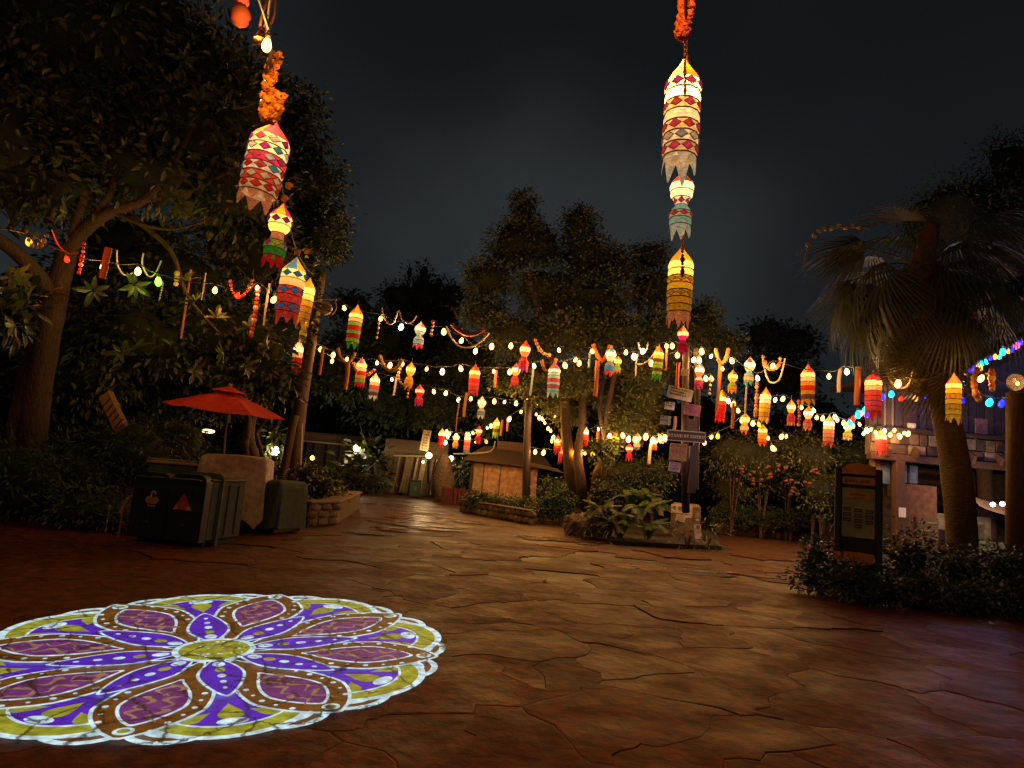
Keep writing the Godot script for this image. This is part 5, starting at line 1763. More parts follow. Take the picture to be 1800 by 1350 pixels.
	for e in ends:
		var ax := Vector3(rng.randf_range(-1, 1), rng.randf_range(-0.6, 0.9), rng.randf_range(0.0, 0.8)).normalized()
		for k in 7:
			var o := MeshInstance3D.new()
			o.mesh = leaf
			o.material_override = lm[rng.randi() % 3]
			o.name = "leaf" if count == 0 else "leaf_%03d" % count
			count += 1
			t.add_child(o, true)
			var a := TAU * k / 7.0 + rng.randf() * 0.5
			var p1 := ax.cross(Vector3.UP).normalized()
			var dir := (p1 * cos(a) + ax.cross(p1) * sin(a) + ax * rng.randf_range(0.2, 1.1)).normalized()
			o.transform = Transform3D(Basis.looking_at(-dir, ax).scaled(Vector3.ONE * rng.randf_range(0.75, 1.2)), e - off + dir * 0.02)
	# the tree behind the tall pole
	g = Vector3(-7.38, 0.00, -22.69)
	t = thing("broadleaf_tree", "dark leafy tree behind the tall pole, crown edge against the sky", "tree", g)
	limb(t, "trunk", [g, Vector3(-7.31, 1.45, -19.19), Vector3(-7.48, 2.42, -19.06), Vector3(-7.11, 3.93, -18.85), Vector3(-6.83, 6.42, -18.50), Vector3(-6.67, 8.40, -18.22)], 0.2, 0.08, bark)
	limb(t, "trunk", [g + Vector3(-0.5, 0, 0.3), Vector3(-7.37, 1.43, -18.79), Vector3(-7.37, 2.40, -18.65), Vector3(-7.76, 3.65, -18.48)], 0.12, 0.07, bark)
	limb(t, "trunk", [g + Vector3(-0.2, 0, 0.5), Vector3(-6.89, 1.63, -18.56), Vector3(-7.03, 2.09, -18.50), Vector3(-6.77, 2.51, -18.44)], 0.07, 0.04, bark)
	crown(t, "crown", [[Vector3(-6.47, 10.67, -16.90), Vector3(0.7, 1.0, 0.9)], [Vector3(-6.30, 9.15, -17.51), Vector3(1.1, 1.3, 1.0)], [Vector3(-5.94, 7.98, -17.88), Vector3(0.9, 1.0, 0.9)], [Vector3(-6.69, 6.76, -17.95), Vector3(1.1, 1.1, 1.0)], [Vector3(-6.70, 5.20, -17.66), Vector3(1.2, 1.1, 1.0)], [Vector3(-7.42, 9.14, -17.72), Vector3(1.0, 1.3, 0.9)], [Vector3(-5.67, 7.84, -18.81), Vector3(0.35, 0.6, 0.5)], [Vector3(-8.13, 11.82, -17.34), Vector3(1.2, 0.9, 0.9)], [Vector3(-7.37, 10.44, -17.54), Vector3(0.8, 1.1, 0.9)]], 3.2, 0.15, GREEN + DARK, "oval", 0.45)
	# the great tree in the middle
	g = Vector3(3.07, 0.00, -24.80)
	t = thing("multi_stem_tree", "great multi stemmed tree in the middle, strings of bulbs through it", "tree", g)
	limb(t, "trunk", [g + Vector3(-0.3, 0, 0), Vector3(2.28, 1.58, -22.71), Vector3(2.02, 3.14, -22.79), Vector3(1.82, 4.52, -22.80), Vector3(1.09, 6.33, -22.95), Vector3(0.28, 8.88, -23.20)], 0.24, 0.10, bark, 14)
	limb(t, "trunk", [g + Vector3(0.05, 0, 0.2), Vector3(2.61, 1.42, -22.22), Vector3(2.41, 2.36, -22.09), Vector3(2.49, 3.52, -22.13), Vector3(2.33, 5.56, -22.66), Vector3(1.94, 9.02, -23.19)], 0.2, 0.09, bark)
	limb(t, "trunk", [g + Vector3(0.4, 0, 0.1), Vector3(3.05, 1.46, -22.22), Vector3(3.21, 2.43, -22.08), Vector3(3.27, 3.57, -21.92), Vector3(3.32, 4.34, -21.82), Vector3(3.41, 5.07, -21.51), Vector3(3.64, 5.30, -21.38)], 0.13, 0.06, bark)
	limb(t, "trunk", [g + Vector3(0.5, 0, 0.3), Vector3(3.26, 1.67, -21.78), Vector3(3.24, 2.79, -21.63), Vector3(3.05, 4.36, -22.22), Vector3(3.68, 7.41, -23.01)], 0.11, 0.05, bark)
	limb(t, "limb", [Vector3(1.70, 4.71, -22.77), Vector3(0.35, 5.46, -23.07), Vector3(-0.83, 7.12, -23.45)], 0.12, 0.05, bark)
	limb(t, "limb", [Vector3(2.47, 4.33, -22.42), Vector3(3.96, 6.62, -23.12), Vector3(4.93, 9.39, -23.54)], 0.11, 0.05, bark)
	blobs = [[Vector3(-0.08, 11.49, -23.85), Vector3(0.55, 0.9, 0.6)], [Vector3(-0.34, 10.21, -24.03), Vector3(1.1, 1.0, 1.0)], [Vector3(0.63, 10.29, -24.02), Vector3(0.9, 0.8, 0.9)], [Vector3(2.08, 11.17, -23.90), Vector3(0.75, 0.75, 0.8)], [Vector3(2.40, 10.01, -24.06), Vector3(1.1, 0.9, 1.0)], [Vector3(-1.19, 8.72, -23.83), Vector3(1.0, 0.8, 0.9)], [Vector3(3.63, 9.68, -24.10), Vector3(0.8, 0.8, 0.8)], [Vector3(4.97, 10.36, -24.41), Vector3(0.75, 0.6, 0.8)], [Vector3(5.11, 8.94, -24.21), Vector3(1.1, 0.9, 1.0)],
		[Vector3(0.97, 8.42, -23.67), Vector3(1.5, 1.0, 1.2)], [Vector3(2.86, 8.06, -23.32), Vector3(1.4, 1.0, 1.2)], [Vector3(-1.29, 7.44, -24.01), Vector3(0.9, 0.7, 0.9)], [Vector3(0.06, 6.49, -23.13), Vector3(1.3, 0.8, 1.0)], [Vector3(1.85, 6.52, -22.52), Vector3(1.3, 0.8, 1.0)], [Vector3(3.64, 6.67, -22.50), Vector3(1.2, 0.8, 1.0)], [Vector3(5.15, 7.12, -23.04), Vector3(0.9, 0.8, 0.9)], [Vector3(6.79, 7.65, -23.78), Vector3(0.8, 1.0, 0.8)], [Vector3(7.76, 7.03, -24.07), Vector3(0.8, 0.6, 0.7)],
		[Vector3(-0.03, 5.21, -24.32), Vector3(0.9, 0.7, 0.8)], [Vector3(1.23, 4.99, -23.54), Vector3(1.1, 0.8, 0.8)], [Vector3(2.81, 5.03, -22.93), Vector3(1.0, 0.9, 0.8)], [Vector3(4.25, 4.75, -22.97), Vector3(1.1, 1.1, 0.8)], [Vector3(5.30, 5.95, -23.41), Vector3(0.6, 0.6, 0.6)], [Vector3(5.00, 4.05, -23.47), Vector3(0.7, 0.8, 0.7)], [Vector3(2.16, 4.06, -23.88), Vector3(0.8, 0.6, 0.7)], [Vector3(4.08, 3.60, -23.94), Vector3(0.8, 0.7, 0.7)], [Vector3(6.69, 5.83, -24.64), Vector3(0.9, 0.9, 0.6)], [Vector3(1.15, 4.29, -21.42), Vector3(0.7, 0.6, 0.4)], [Vector3(2.03, 4.75, -21.15), Vector3(0.8, 0.5, 0.4)], [Vector3(3.92, 3.54, -20.92), Vector3(0.8, 0.8, 0.4)], [Vector3(4.22, 4.87, -20.94), Vector3(0.7, 0.6, 0.4)], [Vector3(3.06, 2.56, -20.85), Vector3(0.5, 0.5, 0.35)]]
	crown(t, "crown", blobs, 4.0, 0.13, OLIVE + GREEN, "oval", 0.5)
	# dark trees against the sky
	for q in [["spiky dark tree rising behind the upper string of bulbs, left of the great tree", Vector3(-8.29, 0.00, -69.07), [[Vector3(-6.41, 12.92, -42.84), Vector3(1.6, 1.6, 1.3)], [Vector3(-8.13, 12.77, -42.86), Vector3(1.4, 1.0, 1.2)], [Vector3(-6.54, 14.43, -42.63), Vector3(0.5, 0.9, 0.5)], [Vector3(-4.51, 13.08, -42.81), Vector3(1.2, 1.0, 1.2)], [Vector3(-7.24, 11.33, -43.06), Vector3(2.4, 1.2, 1.3)], [Vector3(-4.95, 11.52, -43.03), Vector3(1.6, 1.2, 1.3)], [Vector3(-6.28, 9.13, -43.36), Vector3(3.4, 2.4, 1.5)], [Vector3(-7.50, 14.35, -42.64), Vector3(0.3, 0.8, 0.3)], [Vector3(-5.52, 13.75, -42.72), Vector3(0.4, 0.8, 0.4)]], 0.34, "long"],
		["rounded dark tree far behind, between the great tree and the palm", Vector3(22.88, 0.00, -56.99), [[Vector3(15.34, 11.25, -39.03), Vector3(1.7, 1.0, 1.2)], [Vector3(17.11, 11.05, -39.06), Vector3(1.5, 1.1, 1.2)], [Vector3(15.90, 8.87, -39.36), Vector3(3.0, 1.8, 1.4)]], 0.3, "oval"],
		["low dark tree behind the tall pole and the upper string of bulbs", Vector3(-13.03, 0.00, -61.97), [[Vector3(-9.60, 10.36, -37.13), Vector3(1.4, 0.9, 1.2)], [Vector3(-8.11, 8.52, -37.39), Vector3(2.0, 1.6, 1.2)], [Vector3(-9.45, 6.75, -35.62), Vector3(1.8, 2.4, 1.2)], [Vector3(-7.17, 5.31, -37.84), Vector3(2.4, 2.0, 1.2)]], 0.3, "oval"],
		["huge dim tree behind the palm at the right edge", Vector3(16.86, 0.00, -22.88), [[Vector3(16.11, 12.29, -22.73), Vector3(2.0, 1.7, 1.4)], [Vector3(18.06, 11.62, -22.82), Vector3(2.2, 2.2, 1.4)], [Vector3(16.78, 9.44, -23.13), Vector3(2.0, 1.6, 1.4)], [Vector3(15.52, 12.20, -23.75), Vector3(1.3, 1.6, 1.0)], [Vector3(18.80, 14.64, -23.41), Vector3(1.7, 1.4, 1.2)]], 0.2, "long"],
		["dark tree filling the gap behind the big leaved tree and the umbrella", Vector3(-10.77, 0.00, -18.58), [[Vector3(-12.84, 4.92, -18.71), Vector3(2.0, 2.0, 1.0)], [Vector3(-10.81, 4.44, -18.77), Vector3(2.0, 1.8, 1.0)], [Vector3(-9.38, 3.72, -19.88), Vector3(1.6, 1.5, 1.0)], [Vector3(-13.09, 2.80, -17.99), Vector3(1.8, 1.5, 1.0)], [Vector3(-11.82, 2.71, -19.01), Vector3(2.0, 1.4, 1.0)]], 0.2, "oval"],
		["dark tree above the shed roof, behind the middle strings", Vector3(-7.53, 0.00, -133.53), [[Vector3(-2.59, 7.33, -35.54), Vector3(2.4, 2.0, 1.3)], [Vector3(-4.30, 5.32, -35.82), Vector3(2.2, 1.8, 1.3)], [Vector3(-0.77, 4.80, -33.87), Vector3(1.4, 1.4, 1.0)]], 0.24, "oval"]]:
		t = thing("dark_tree", q[0], "tree", q[1])
		limb(t, "trunk", [q[1], (q[1] + q[2][0][0]) / 2.0, q[2][0][0]], 0.3, 0.1, bark, 8)
		crown(t, "crown", q[2], 3.6, q[3], DARK, q[4], 0.6)
	off = Vector3.ZERO
	X = Transform3D()
	var mm := []
	var cols := []
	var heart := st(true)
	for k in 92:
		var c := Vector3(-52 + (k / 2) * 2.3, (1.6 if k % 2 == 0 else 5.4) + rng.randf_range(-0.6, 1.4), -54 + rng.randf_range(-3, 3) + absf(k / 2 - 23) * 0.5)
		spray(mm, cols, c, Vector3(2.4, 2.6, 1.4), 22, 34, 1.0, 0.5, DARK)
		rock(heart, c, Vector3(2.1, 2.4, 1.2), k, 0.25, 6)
	stuff(put("treeline_core", heart, mat("shade core", lin(0.02, 0.026, 0.009), 0.9), self))  # dark solid mass, shade between the trees put into its colour
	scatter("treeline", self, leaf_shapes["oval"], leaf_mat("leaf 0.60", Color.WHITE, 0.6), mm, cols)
	# banana plants at the far lamp, small plant by the pole
	bush("banana_plant", "broad leaved plant lit from above by the far globe lamp", "plant", Vector3(-7.61, 0.00, -36.54), [[Vector3(-7.38, 1.54, -34.62), Vector3(0.9, 0.9, 0.5)], [Vector3(-7.52, 0.85, -34.01), Vector3(1.1, 0.5, 0.5)], [Vector3(-6.69, 1.21, -34.37), Vector3(0.7, 0.7, 0.5)]], 0.9, 0.55, GREEN, "paddle")
	bush("banana_plant", "broad leaved plant at the foot of the tall pole beside its globe lamp", "plant", Vector3(-7.34, 0.00, -20.96), [[Vector3(-7.59, 1.89, -21.35), Vector3(0.45, 0.7, 0.4)], [Vector3(-7.84, 1.32, -21.23), Vector3(0.4, 0.5, 0.4)], [Vector3(-6.91, 1.08, -20.86), Vector3(0.4, 0.3, 0.4)]], 1.0, 0.32, GREEN, "paddle")
	bush("shrub", "dark shrub on the far side of the path below the lit plant", "shrub", Vector3(-8.82, 0.00, -37.65), [[Vector3(-8.61, 0.67, -33.43), Vector3(0.8, 0.5, 0.5)], [Vector3(-6.53, 0.63, -32.43), Vector3(1.4, 0.5, 0.5)]], 2.4, 0.14, DARK, "oval")
	bush("potted_plant", "hanging leafy plant left of the beige stall, below the globe lamp", "plant", Vector3(-1.98, 0.00, -34.37), [[Vector3(-1.94, 1.24, -31.84), Vector3(0.5, 0.8, 0.4)], [Vector3(-2.39, 1.56, -31.90), Vector3(0.35, 0.4, 0.35)]], 1.2, 0.24, GREEN, "long")
	palm()

func fan_frond(l: float, n: int, spread: float, droop: float) -> ArrayMesh:
	off = Vector3.ZERO
	X = Transform3D()
	var s := st()
	for k in n:
		var a := lerpf(-spread, spread, float(k) / (n - 1))
		var ll := l * (0.75 + 0.25 * cos(a)) * rng.randf_range(0.9, 1.08)
		var d := Vector3(sin(a), 0.05, cos(a))
		var side := Vector3(cos(a), 0, -sin(a)) * 0.02
		var prev := Vector3.ZERO
		for i in 5:
			var f := (i + 1) / 5.0
			var p := d * ll * f * (1.0 - 0.25 * droop * f) + Vector3(0, -droop * ll * f * f * 0.9, 0)
			var w0 := sin(PI * clampf(i / 5.0 * 0.9 + 0.08, 0, 1))
			var w1 := sin(PI * clampf(f * 0.9 + 0.08, 0, 1))
			quad(s, prev - side * w0, prev + side * w0, p + side * w1, p - side * w1)
			prev = p
	s.generate_normals()
	return s.commit()

func palm() -> void:
	var g: Vector3 = Vector3(10.59, 0.00, -15.19)
	var fresh := [fan_frond(1.45, 30, 1.5, 0.4), fan_frond(1.55, 30, 1.35, 0.75), fan_frond(1.3, 26, 1.15, 1.0)]
	var t := thing("fan_palm", "fan palm with curved thick trunk and shaggy hanging fronds at the right", "palm tree", g)
	var bark := mat("palm bark", lin(0.17, 0.105, 0.05), 0.9, {"tex": T_grain, "scale3": Vector3(0.7, 3.5, 0.7), "bump": 3.0})
	var pts := curve([g, Vector3(9.79, 1.53, -14.13), Vector3(9.54, 2.72, -13.96), Vector3(9.23, 3.78, -13.82), Vector3(8.98, 4.61, -13.70), Vector3(8.76, 5.56, -13.57), Vector3(8.60, 6.52, -13.44)], 6)
	var s := st(true)
	tube(s, pts, 0.31, 0.22, 14, 0.03)
	put("trunk", s, bark, t)
	var heart: Vector3 = Vector3(8.55, 6.63, -13.42)
	var green := mat("palm green", lin(0.03, 0.031, 0.011), 0.6, {"back": Color(0.25, 0.28, 0.15)})
	var dry := mat("palm dry", lin(0.06, 0.04, 0.02), 0.85, {"back": Color(0.25, 0.2, 0.1)})
	for k in 92:
		var young := k < 52
		var a := rng.randf() * TAU
		var el: float = rng.randf_range(-0.95, 0.8) if young else rng.randf_range(-1.25, -0.75)
		var from: Vector3 = heart if young else heart.lerp(pts[int(pts.size() * 0.72)], rng.randf_range(0.0, 1.0))
		var out := Vector3(cos(a) * cos(el), sin(el), sin(a) * cos(el))
		var pl := rng.randf_range(0.8, 1.5) if young else rng.randf_range(0.25, 0.6)
		var hub: Vector3 = from + out * pl - Vector3(0, 0.12, 0)
		s = st()
		tube(s, [from, from + out * pl * 0.5, hub], 0.018, 0.012, 5)
		put("petiole", s, green if young else dry, t)
		var o := MeshInstance3D.new()
		o.mesh = fresh[k % 3 if young else 2]
		o.material_override = green if young else dry
		o.name = "frond" if k == 0 else "frond_%03d" % k
		t.add_child(o, true)
		var dir := (out + Vector3(0, -0.35 if young else -0.8, 0)).normalized()
		o.transform = Transform3D(Basis.looking_at(-dir, Vector3.UP if absf(dir.y) < 0.97 else Vector3.RIGHT).rotated(dir, rng.randf_range(-0.5, 0.5)), hub - g)
	off = g
	X = Transform3D()
	# reddish fibrous sheath at the heart of the crown
	s = st(true)
	tube(s, curve([Vector3(8.16, 5.34, -12.89), Vector3(8.06, 6.34, -12.65), Vector3(8.12, 6.91, -12.57), Vector3(8.19, 7.24, -12.53)], 4), 0.30, 0.10, 12, 0.12)
	put("fibre_sheath", s, mat("palm fibre", lin(0.26, 0.115, 0.045), 0.95, {"tex": T_grain, "scale3": Vector3(4, 0.5, 4), "bump": 3.0}), t)
	# the thin flower stalk that arches left
	s = st()
	tube(s, curve([Vector3(7.15, 7.21, -12.94), Vector3(6.63, 7.15, -12.84), Vector3(6.16, 7.07, -12.86), Vector3(5.89, 6.77, -12.90), Vector3(5.78, 6.24, -12.97)], 4), 0.035, 0.015, 6, 0.3)
	put("flower_stalk", s, mat("stalk", lin(0.30, 0.22, 0.13), 0.9), t)
	for k in 9:
		s = st(true)
		rock(s, [Vector3(6.88, 7.15, -12.84), Vector3(6.74, 7.18, -12.84), Vector3(6.60, 7.13, -12.85), Vector3(6.46, 7.16, -12.84), Vector3(6.31, 7.09, -12.85), Vector3(6.16, 7.07, -12.86), Vector3(6.05, 7.01, -12.86), Vector3(5.96, 6.91, -12.88), Vector3(5.84, 6.71, -12.90)][k], Vector3(0.06, 0.05, 0.06), 400 + k, 0.3, 4)
		put("blossom", s, mat("palm blossom", lin(0.42, 0.31, 0.19), 0.9), t)

# ---------------------------------------------------------------- everything that hangs
func hanging() -> void:
	var lt: Vector3 = Vector3(-6.14, 7.11, -19.41)      # top of the tall pole
	var rt: Vector3 = Vector3(4.66, 5.45, -17.62)     # top of the sign post
	festoon("string_lights", "upper string of warm bulbs from the tall pole to the sign post", [Vector3(-5.33, 6.19, -19.54), Vector3(-4.11, 5.91, -19.35), Vector3(-3.44, 5.70, -19.25), Vector3(-2.15, 5.62, -19.01), Vector3(-1.57, 5.37, -18.92), Vector3(-1.14, 5.09, -18.88), Vector3(-0.68, 5.25, -18.76), Vector3(-0.12, 5.29, -18.64), Vector3(1.24, 5.20, -18.36), Vector3(2.16, 5.21, -18.15), Vector3(3.10, 5.23, -17.94), Vector3(3.55, 5.28, -17.83), Vector3(4.14, 5.44, -17.66), Vector3(4.30, 5.46, -17.62)], ["warm", "warm", "white"], [lt, rt])
	festoon("string_lights", "second string of warm bulbs sagging just below the upper one", [Vector3(-6.10, 4.98, -20.31), Vector3(-5.65, 4.84, -20.25), Vector3(-5.19, 4.71, -20.19), Vector3(-4.22, 4.64, -20.01), Vector3(-3.78, 4.62, -19.93), Vector3(-3.42, 4.68, -19.85), Vector3(-2.62, 4.54, -19.71), Vector3(-2.14, 4.52, -19.62), Vector3(-1.60, 4.63, -19.50), Vector3(-0.58, 4.58, -19.29), Vector3(-0.10, 4.61, -19.19), Vector3(0.58, 4.81, -19.02), Vector3(1.47, 4.88, -18.81), Vector3(1.80, 5.03, -18.72), Vector3(1.90, 4.95, -18.71), Vector3(3.39, 5.23, -18.33), Vector3(3.88, 5.06, -18.25), Vector3(4.58, 5.31, -18.05)], ["warm", "warm", "warm", "white"], [Vector3(-6.26, 4.99, -19.71), rt])
	festoon("string_lights", "third string of bulbs running down from the tall pole into the great tree", [Vector3(-6.08, 4.86, -21.75), Vector3(-4.19, 4.51, -22.60), Vector3(-2.78, 4.30, -23.20), Vector3(-2.34, 4.30, -23.37), Vector3(-1.87, 4.12, -23.57), Vector3(-1.45, 4.21, -23.72), Vector3(-0.60, 4.24, -24.04), Vector3(-0.20, 4.23, -24.19), Vector3(0.22, 4.26, -24.34), Vector3(0.62, 4.39, -24.47), Vector3(0.96, 4.33, -24.59), Vector3(1.42, 4.10, -24.78), Vector3(1.72, 3.92, -24.90)], ["warm", "white", "warm"], [Vector3(-6.22, 4.89, -19.92), Vector3(1.98, 3.54, -22.94)])
	festoon("string_lights", "short string of bulbs dropping from the dark post to the great tree trunk", [Vector3(0.44, 3.93, -24.30), Vector3(0.64, 4.03, -24.03), Vector3(0.97, 3.81, -23.65), Vector3(1.08, 3.72, -23.53), Vector3(1.18, 3.66, -23.41), Vector3(1.27, 3.50, -23.33), Vector3(1.42, 3.31, -23.18), Vector3(1.50, 3.23, -23.09), Vector3(1.55, 2.86, -23.11), Vector3(1.62, 3.01, -22.96), Vector3(1.74, 2.88, -22.83)], ["warm"], [Vector3(0.65, 4.26, -23.85), Vector3(1.99, 2.54, -22.67)], 0.8, 0.85)
	festoon("string_lights", "string of bulbs rising from the shed to the dark post before the stall", [Vector3(-2.79, 3.32, -30.04), Vector3(-2.74, 3.12, -30.02), Vector3(-2.63, 3.22, -29.82), Vector3(-2.30, 3.14, -29.33), Vector3(-1.79, 3.16, -28.51), Vector3(-1.68, 3.15, -28.33), Vector3(-1.50, 3.22, -28.00), Vector3(-0.87, 3.39, -26.84), Vector3(-0.69, 3.49, -26.46), Vector3(0.04, 3.70, -24.94)], ["warm", "white"], [Vector3(-3.11, 3.15, -30.56), Vector3(0.67, 4.10, -23.87)], 0.9)
	festoon("string_lights", "three warm bulbs along the front eave of the beige stall", [Vector3(-2.80, 2.83, -30.10), Vector3(-1.36, 2.91, -29.31), Vector3(-0.95, 2.96, -29.08)], ["white", "warm", "amber"], [Vector3(-3.01, 2.92, -30.09), Vector3(-0.75, 3.00, -29.07)], 1.1, 1.1)
	festoon("string_lights", "low string of bulbs across the lower trunks of the great tree", [Vector3(1.06, 2.51, -24.09), Vector3(1.37, 2.50, -23.70), Vector3(2.31, 2.51, -22.44), Vector3(2.47, 2.60, -22.19), Vector3(2.59, 2.52, -22.03), Vector3(2.83, 2.49, -21.67)], ["warm", "warm", "amber"], [Vector3(0.82, 2.57, -24.08), Vector3(3.20, 2.60, -21.55)], 1.1, 1.1)
	festoon("string_lights", "string of bulbs from the great tree to the long lettered board", [Vector3(2.63, 3.19, -21.98), Vector3(2.92, 3.29, -21.38), Vector3(3.24, 3.08, -20.79), Vector3(3.52, 3.08, -20.15), Vector3(3.67, 2.97, -19.81), Vector3(3.79, 2.96, -19.52), Vector3(4.00, 3.02, -18.93), Vector3(4.13, 2.90, -18.59), Vector3(4.24, 2.95, -18.21), Vector3(4.31, 2.96, -17.97)], ["warm", "white", "warm"], [Vector3(2.40, 3.28, -22.17), Vector3(4.76, 3.09, -17.95)])
	festoon("string_lights", "string of bulbs from the sign post past the palm to the right hand lamp post", [Vector3(4.93, 5.13, -17.67), Vector3(5.04, 5.12, -17.56), Vector3(5.07, 5.36, -17.48), Vector3(5.30, 5.17, -17.29), Vector3(5.54, 4.82, -17.12), Vector3(5.69, 5.04, -16.91), Vector3(6.21, 4.54, -16.43), Vector3(6.47, 4.82, -16.04), Vector3(7.32, 4.45, -14.94), Vector3(7.53, 4.53, -14.56), Vector3(8.09, 4.17, -13.51), Vector3(8.59, 4.04, -11.76)], ["white", "warm", "warm"], [rt, Vector3(8.84, 3.68, -11.31)], 1.0, 0.9)
	festoon("string_lights", "dense string of bulbs descending from the sign post to the shop house eave", [Vector3(5.37, 4.71, -18.03), Vector3(5.55, 4.71, -18.09), Vector3(6.14, 4.17, -18.35), Vector3(6.33, 4.10, -18.42), Vector3(6.47, 3.92, -18.49), Vector3(7.68, 4.38, -18.84), Vector3(7.96, 4.45, -18.92), Vector3(8.58, 4.27, -19.14), Vector3(8.98, 4.22, -19.27), Vector3(9.14, 4.03, -19.34), Vector3(9.36, 4.04, -19.41), Vector3(9.75, 4.13, -19.52), Vector3(9.88, 4.03, -19.57), Vector3(10.09, 3.98, -19.64), Vector3(10.45, 3.92, -19.75), Vector3(10.65, 3.98, -19.81), Vector3(10.84, 3.72, -19.89), Vector3(10.91, 3.85, -19.90), Vector3(11.12, 3.87, -19.96), Vector3(11.27, 3.80, -20.01), Vector3(11.60, 3.90, -20.10), Vector3(11.82, 3.79, -20.17), Vector3(11.98, 3.94, -20.20), Vector3(12.14, 3.80, -20.27), Vector3(12.35, 3.89, -20.31), Vector3(12.52, 3.91, -20.36)], ["warm", "warm", "white"], [Vector3(4.73, 4.92, -17.70), Vector3(12.70, 4.03, -20.25)], 0.9, 0.95)
	festoon("string_lights", "string of bulbs looped over the flowering shrub right of the sign post", [Vector3(5.55, 2.95, -18.48), Vector3(5.87, 3.13, -18.79), Vector3(6.11, 3.21, -19.03), Vector3(7.10, 3.82, -19.94), Vector3(7.66, 3.84, -20.45), Vector3(7.90, 3.83, -20.67), Vector3(8.41, 3.45, -21.14), Vector3(8.63, 3.18, -21.34), Vector3(8.81, 3.13, -21.50), Vector3(9.12, 3.62, -21.72), Vector3(9.35, 3.63, -21.92)], ["warm", "warm", "amber"], [Vector3(5.27, 2.99, -18.17), Vector3(9.77, 3.56, -22.13)], 1.0, 0.95)
	festoon("string_lights", "mixed coloured bulbs strung across the big leaved tree to the tall pole", [Vector3(-7.18, 4.31, -9.20), Vector3(-7.02, 4.26, -9.81), Vector3(-6.82, 4.33, -10.37), Vector3(-6.56, 4.48, -10.92), Vector3(-6.38, 4.43, -11.25), Vector3(-5.78, 4.56, -12.14), Vector3(-5.49, 4.57, -12.50), Vector3(-5.25, 4.83, -12.78), Vector3(-4.97, 4.71, -13.08)], ["amber", "red", "white", "warm", "green", "warm", "red", "warm", "warm"], [Vector3(-7.35, 4.22, -8.51), lt], 0.75, 0.8)
	festoon("string_lights", "blue and mixed bulbs climbing the roof edge of the shop house", [Vector3(13.01, 5.50, -18.63), Vector3(13.05, 5.54, -18.56), Vector3(13.10, 5.64, -18.44), Vector3(13.17, 5.71, -18.31), Vector3(13.19, 5.75, -18.25), Vector3(13.23, 5.84, -18.16), Vector3(13.28, 5.86, -18.07), Vector3(13.34, 5.94, -17.93), Vector3(13.38, 5.97, -17.84), Vector3(13.44, 5.94, -17.74), Vector3(13.45, 6.12, -17.66), Vector3(13.52, 6.09, -17.54), Vector3(13.56, 6.13, -17.43), Vector3(13.60, 6.22, -17.31), Vector3(13.65, 6.27, -17.19), Vector3(13.72, 6.36, -16.99)], ["blue", "pink", "blue", "blue", "amber", "cyan", "cyan", "blue", "amber", "cyan", "cyan", "amber", "blue", "pink"], [Vector3(13.02, 5.46, -18.83), Vector3(13.82, 6.47, -16.78)], 0.9, 1.0)
	festoon("string_lights", "blue and mixed bulbs along the shop house balcony behind the palm", [Vector3(9.88, 3.92, -18.85), Vector3(9.97, 4.04, -18.80), Vector3(10.05, 4.19, -18.76), Vector3(10.14, 4.19, -18.74), Vector3(10.25, 4.20, -18.71), Vector3(10.25, 4.33, -18.68), Vector3(10.65, 4.71, -18.52), Vector3(10.84, 4.79, -18.45), Vector3(11.11, 4.67, -18.40), Vector3(11.42, 4.72, -18.31), Vector3(11.74, 4.77, -18.22), Vector3(12.53, 5.15, -17.93), Vector3(12.58, 4.70, -17.99), Vector3(12.90, 4.79, -17.88), Vector3(13.22, 4.70, -17.81), Vector3(13.50, 4.68, -17.73)], ["cyan", "red", "cyan", "amber", "blue", "cyan", "blue", "cyan", "red", "amber", "blue", "cyan", "blue", "red", "cyan", "blue"], [Vector3(9.71, 3.84, -18.86), Vector3(9.08, 3.64, -11.62)], 0.55, 1.2)
	chains(lt, rt)
	small_lanterns()
	danglers()

func chain_cable(label: String, pts: Array) -> void:
	off = pts[0]
	X = Transform3D()
	var s := st(true)
	tube(s, curve(pts, 8), 0.012, 0.012, 5)
	solo("suspension_wire", s, mat("black cable", lin(0.02, 0.02, 0.018), 0.6), label, "wire", pts[0])

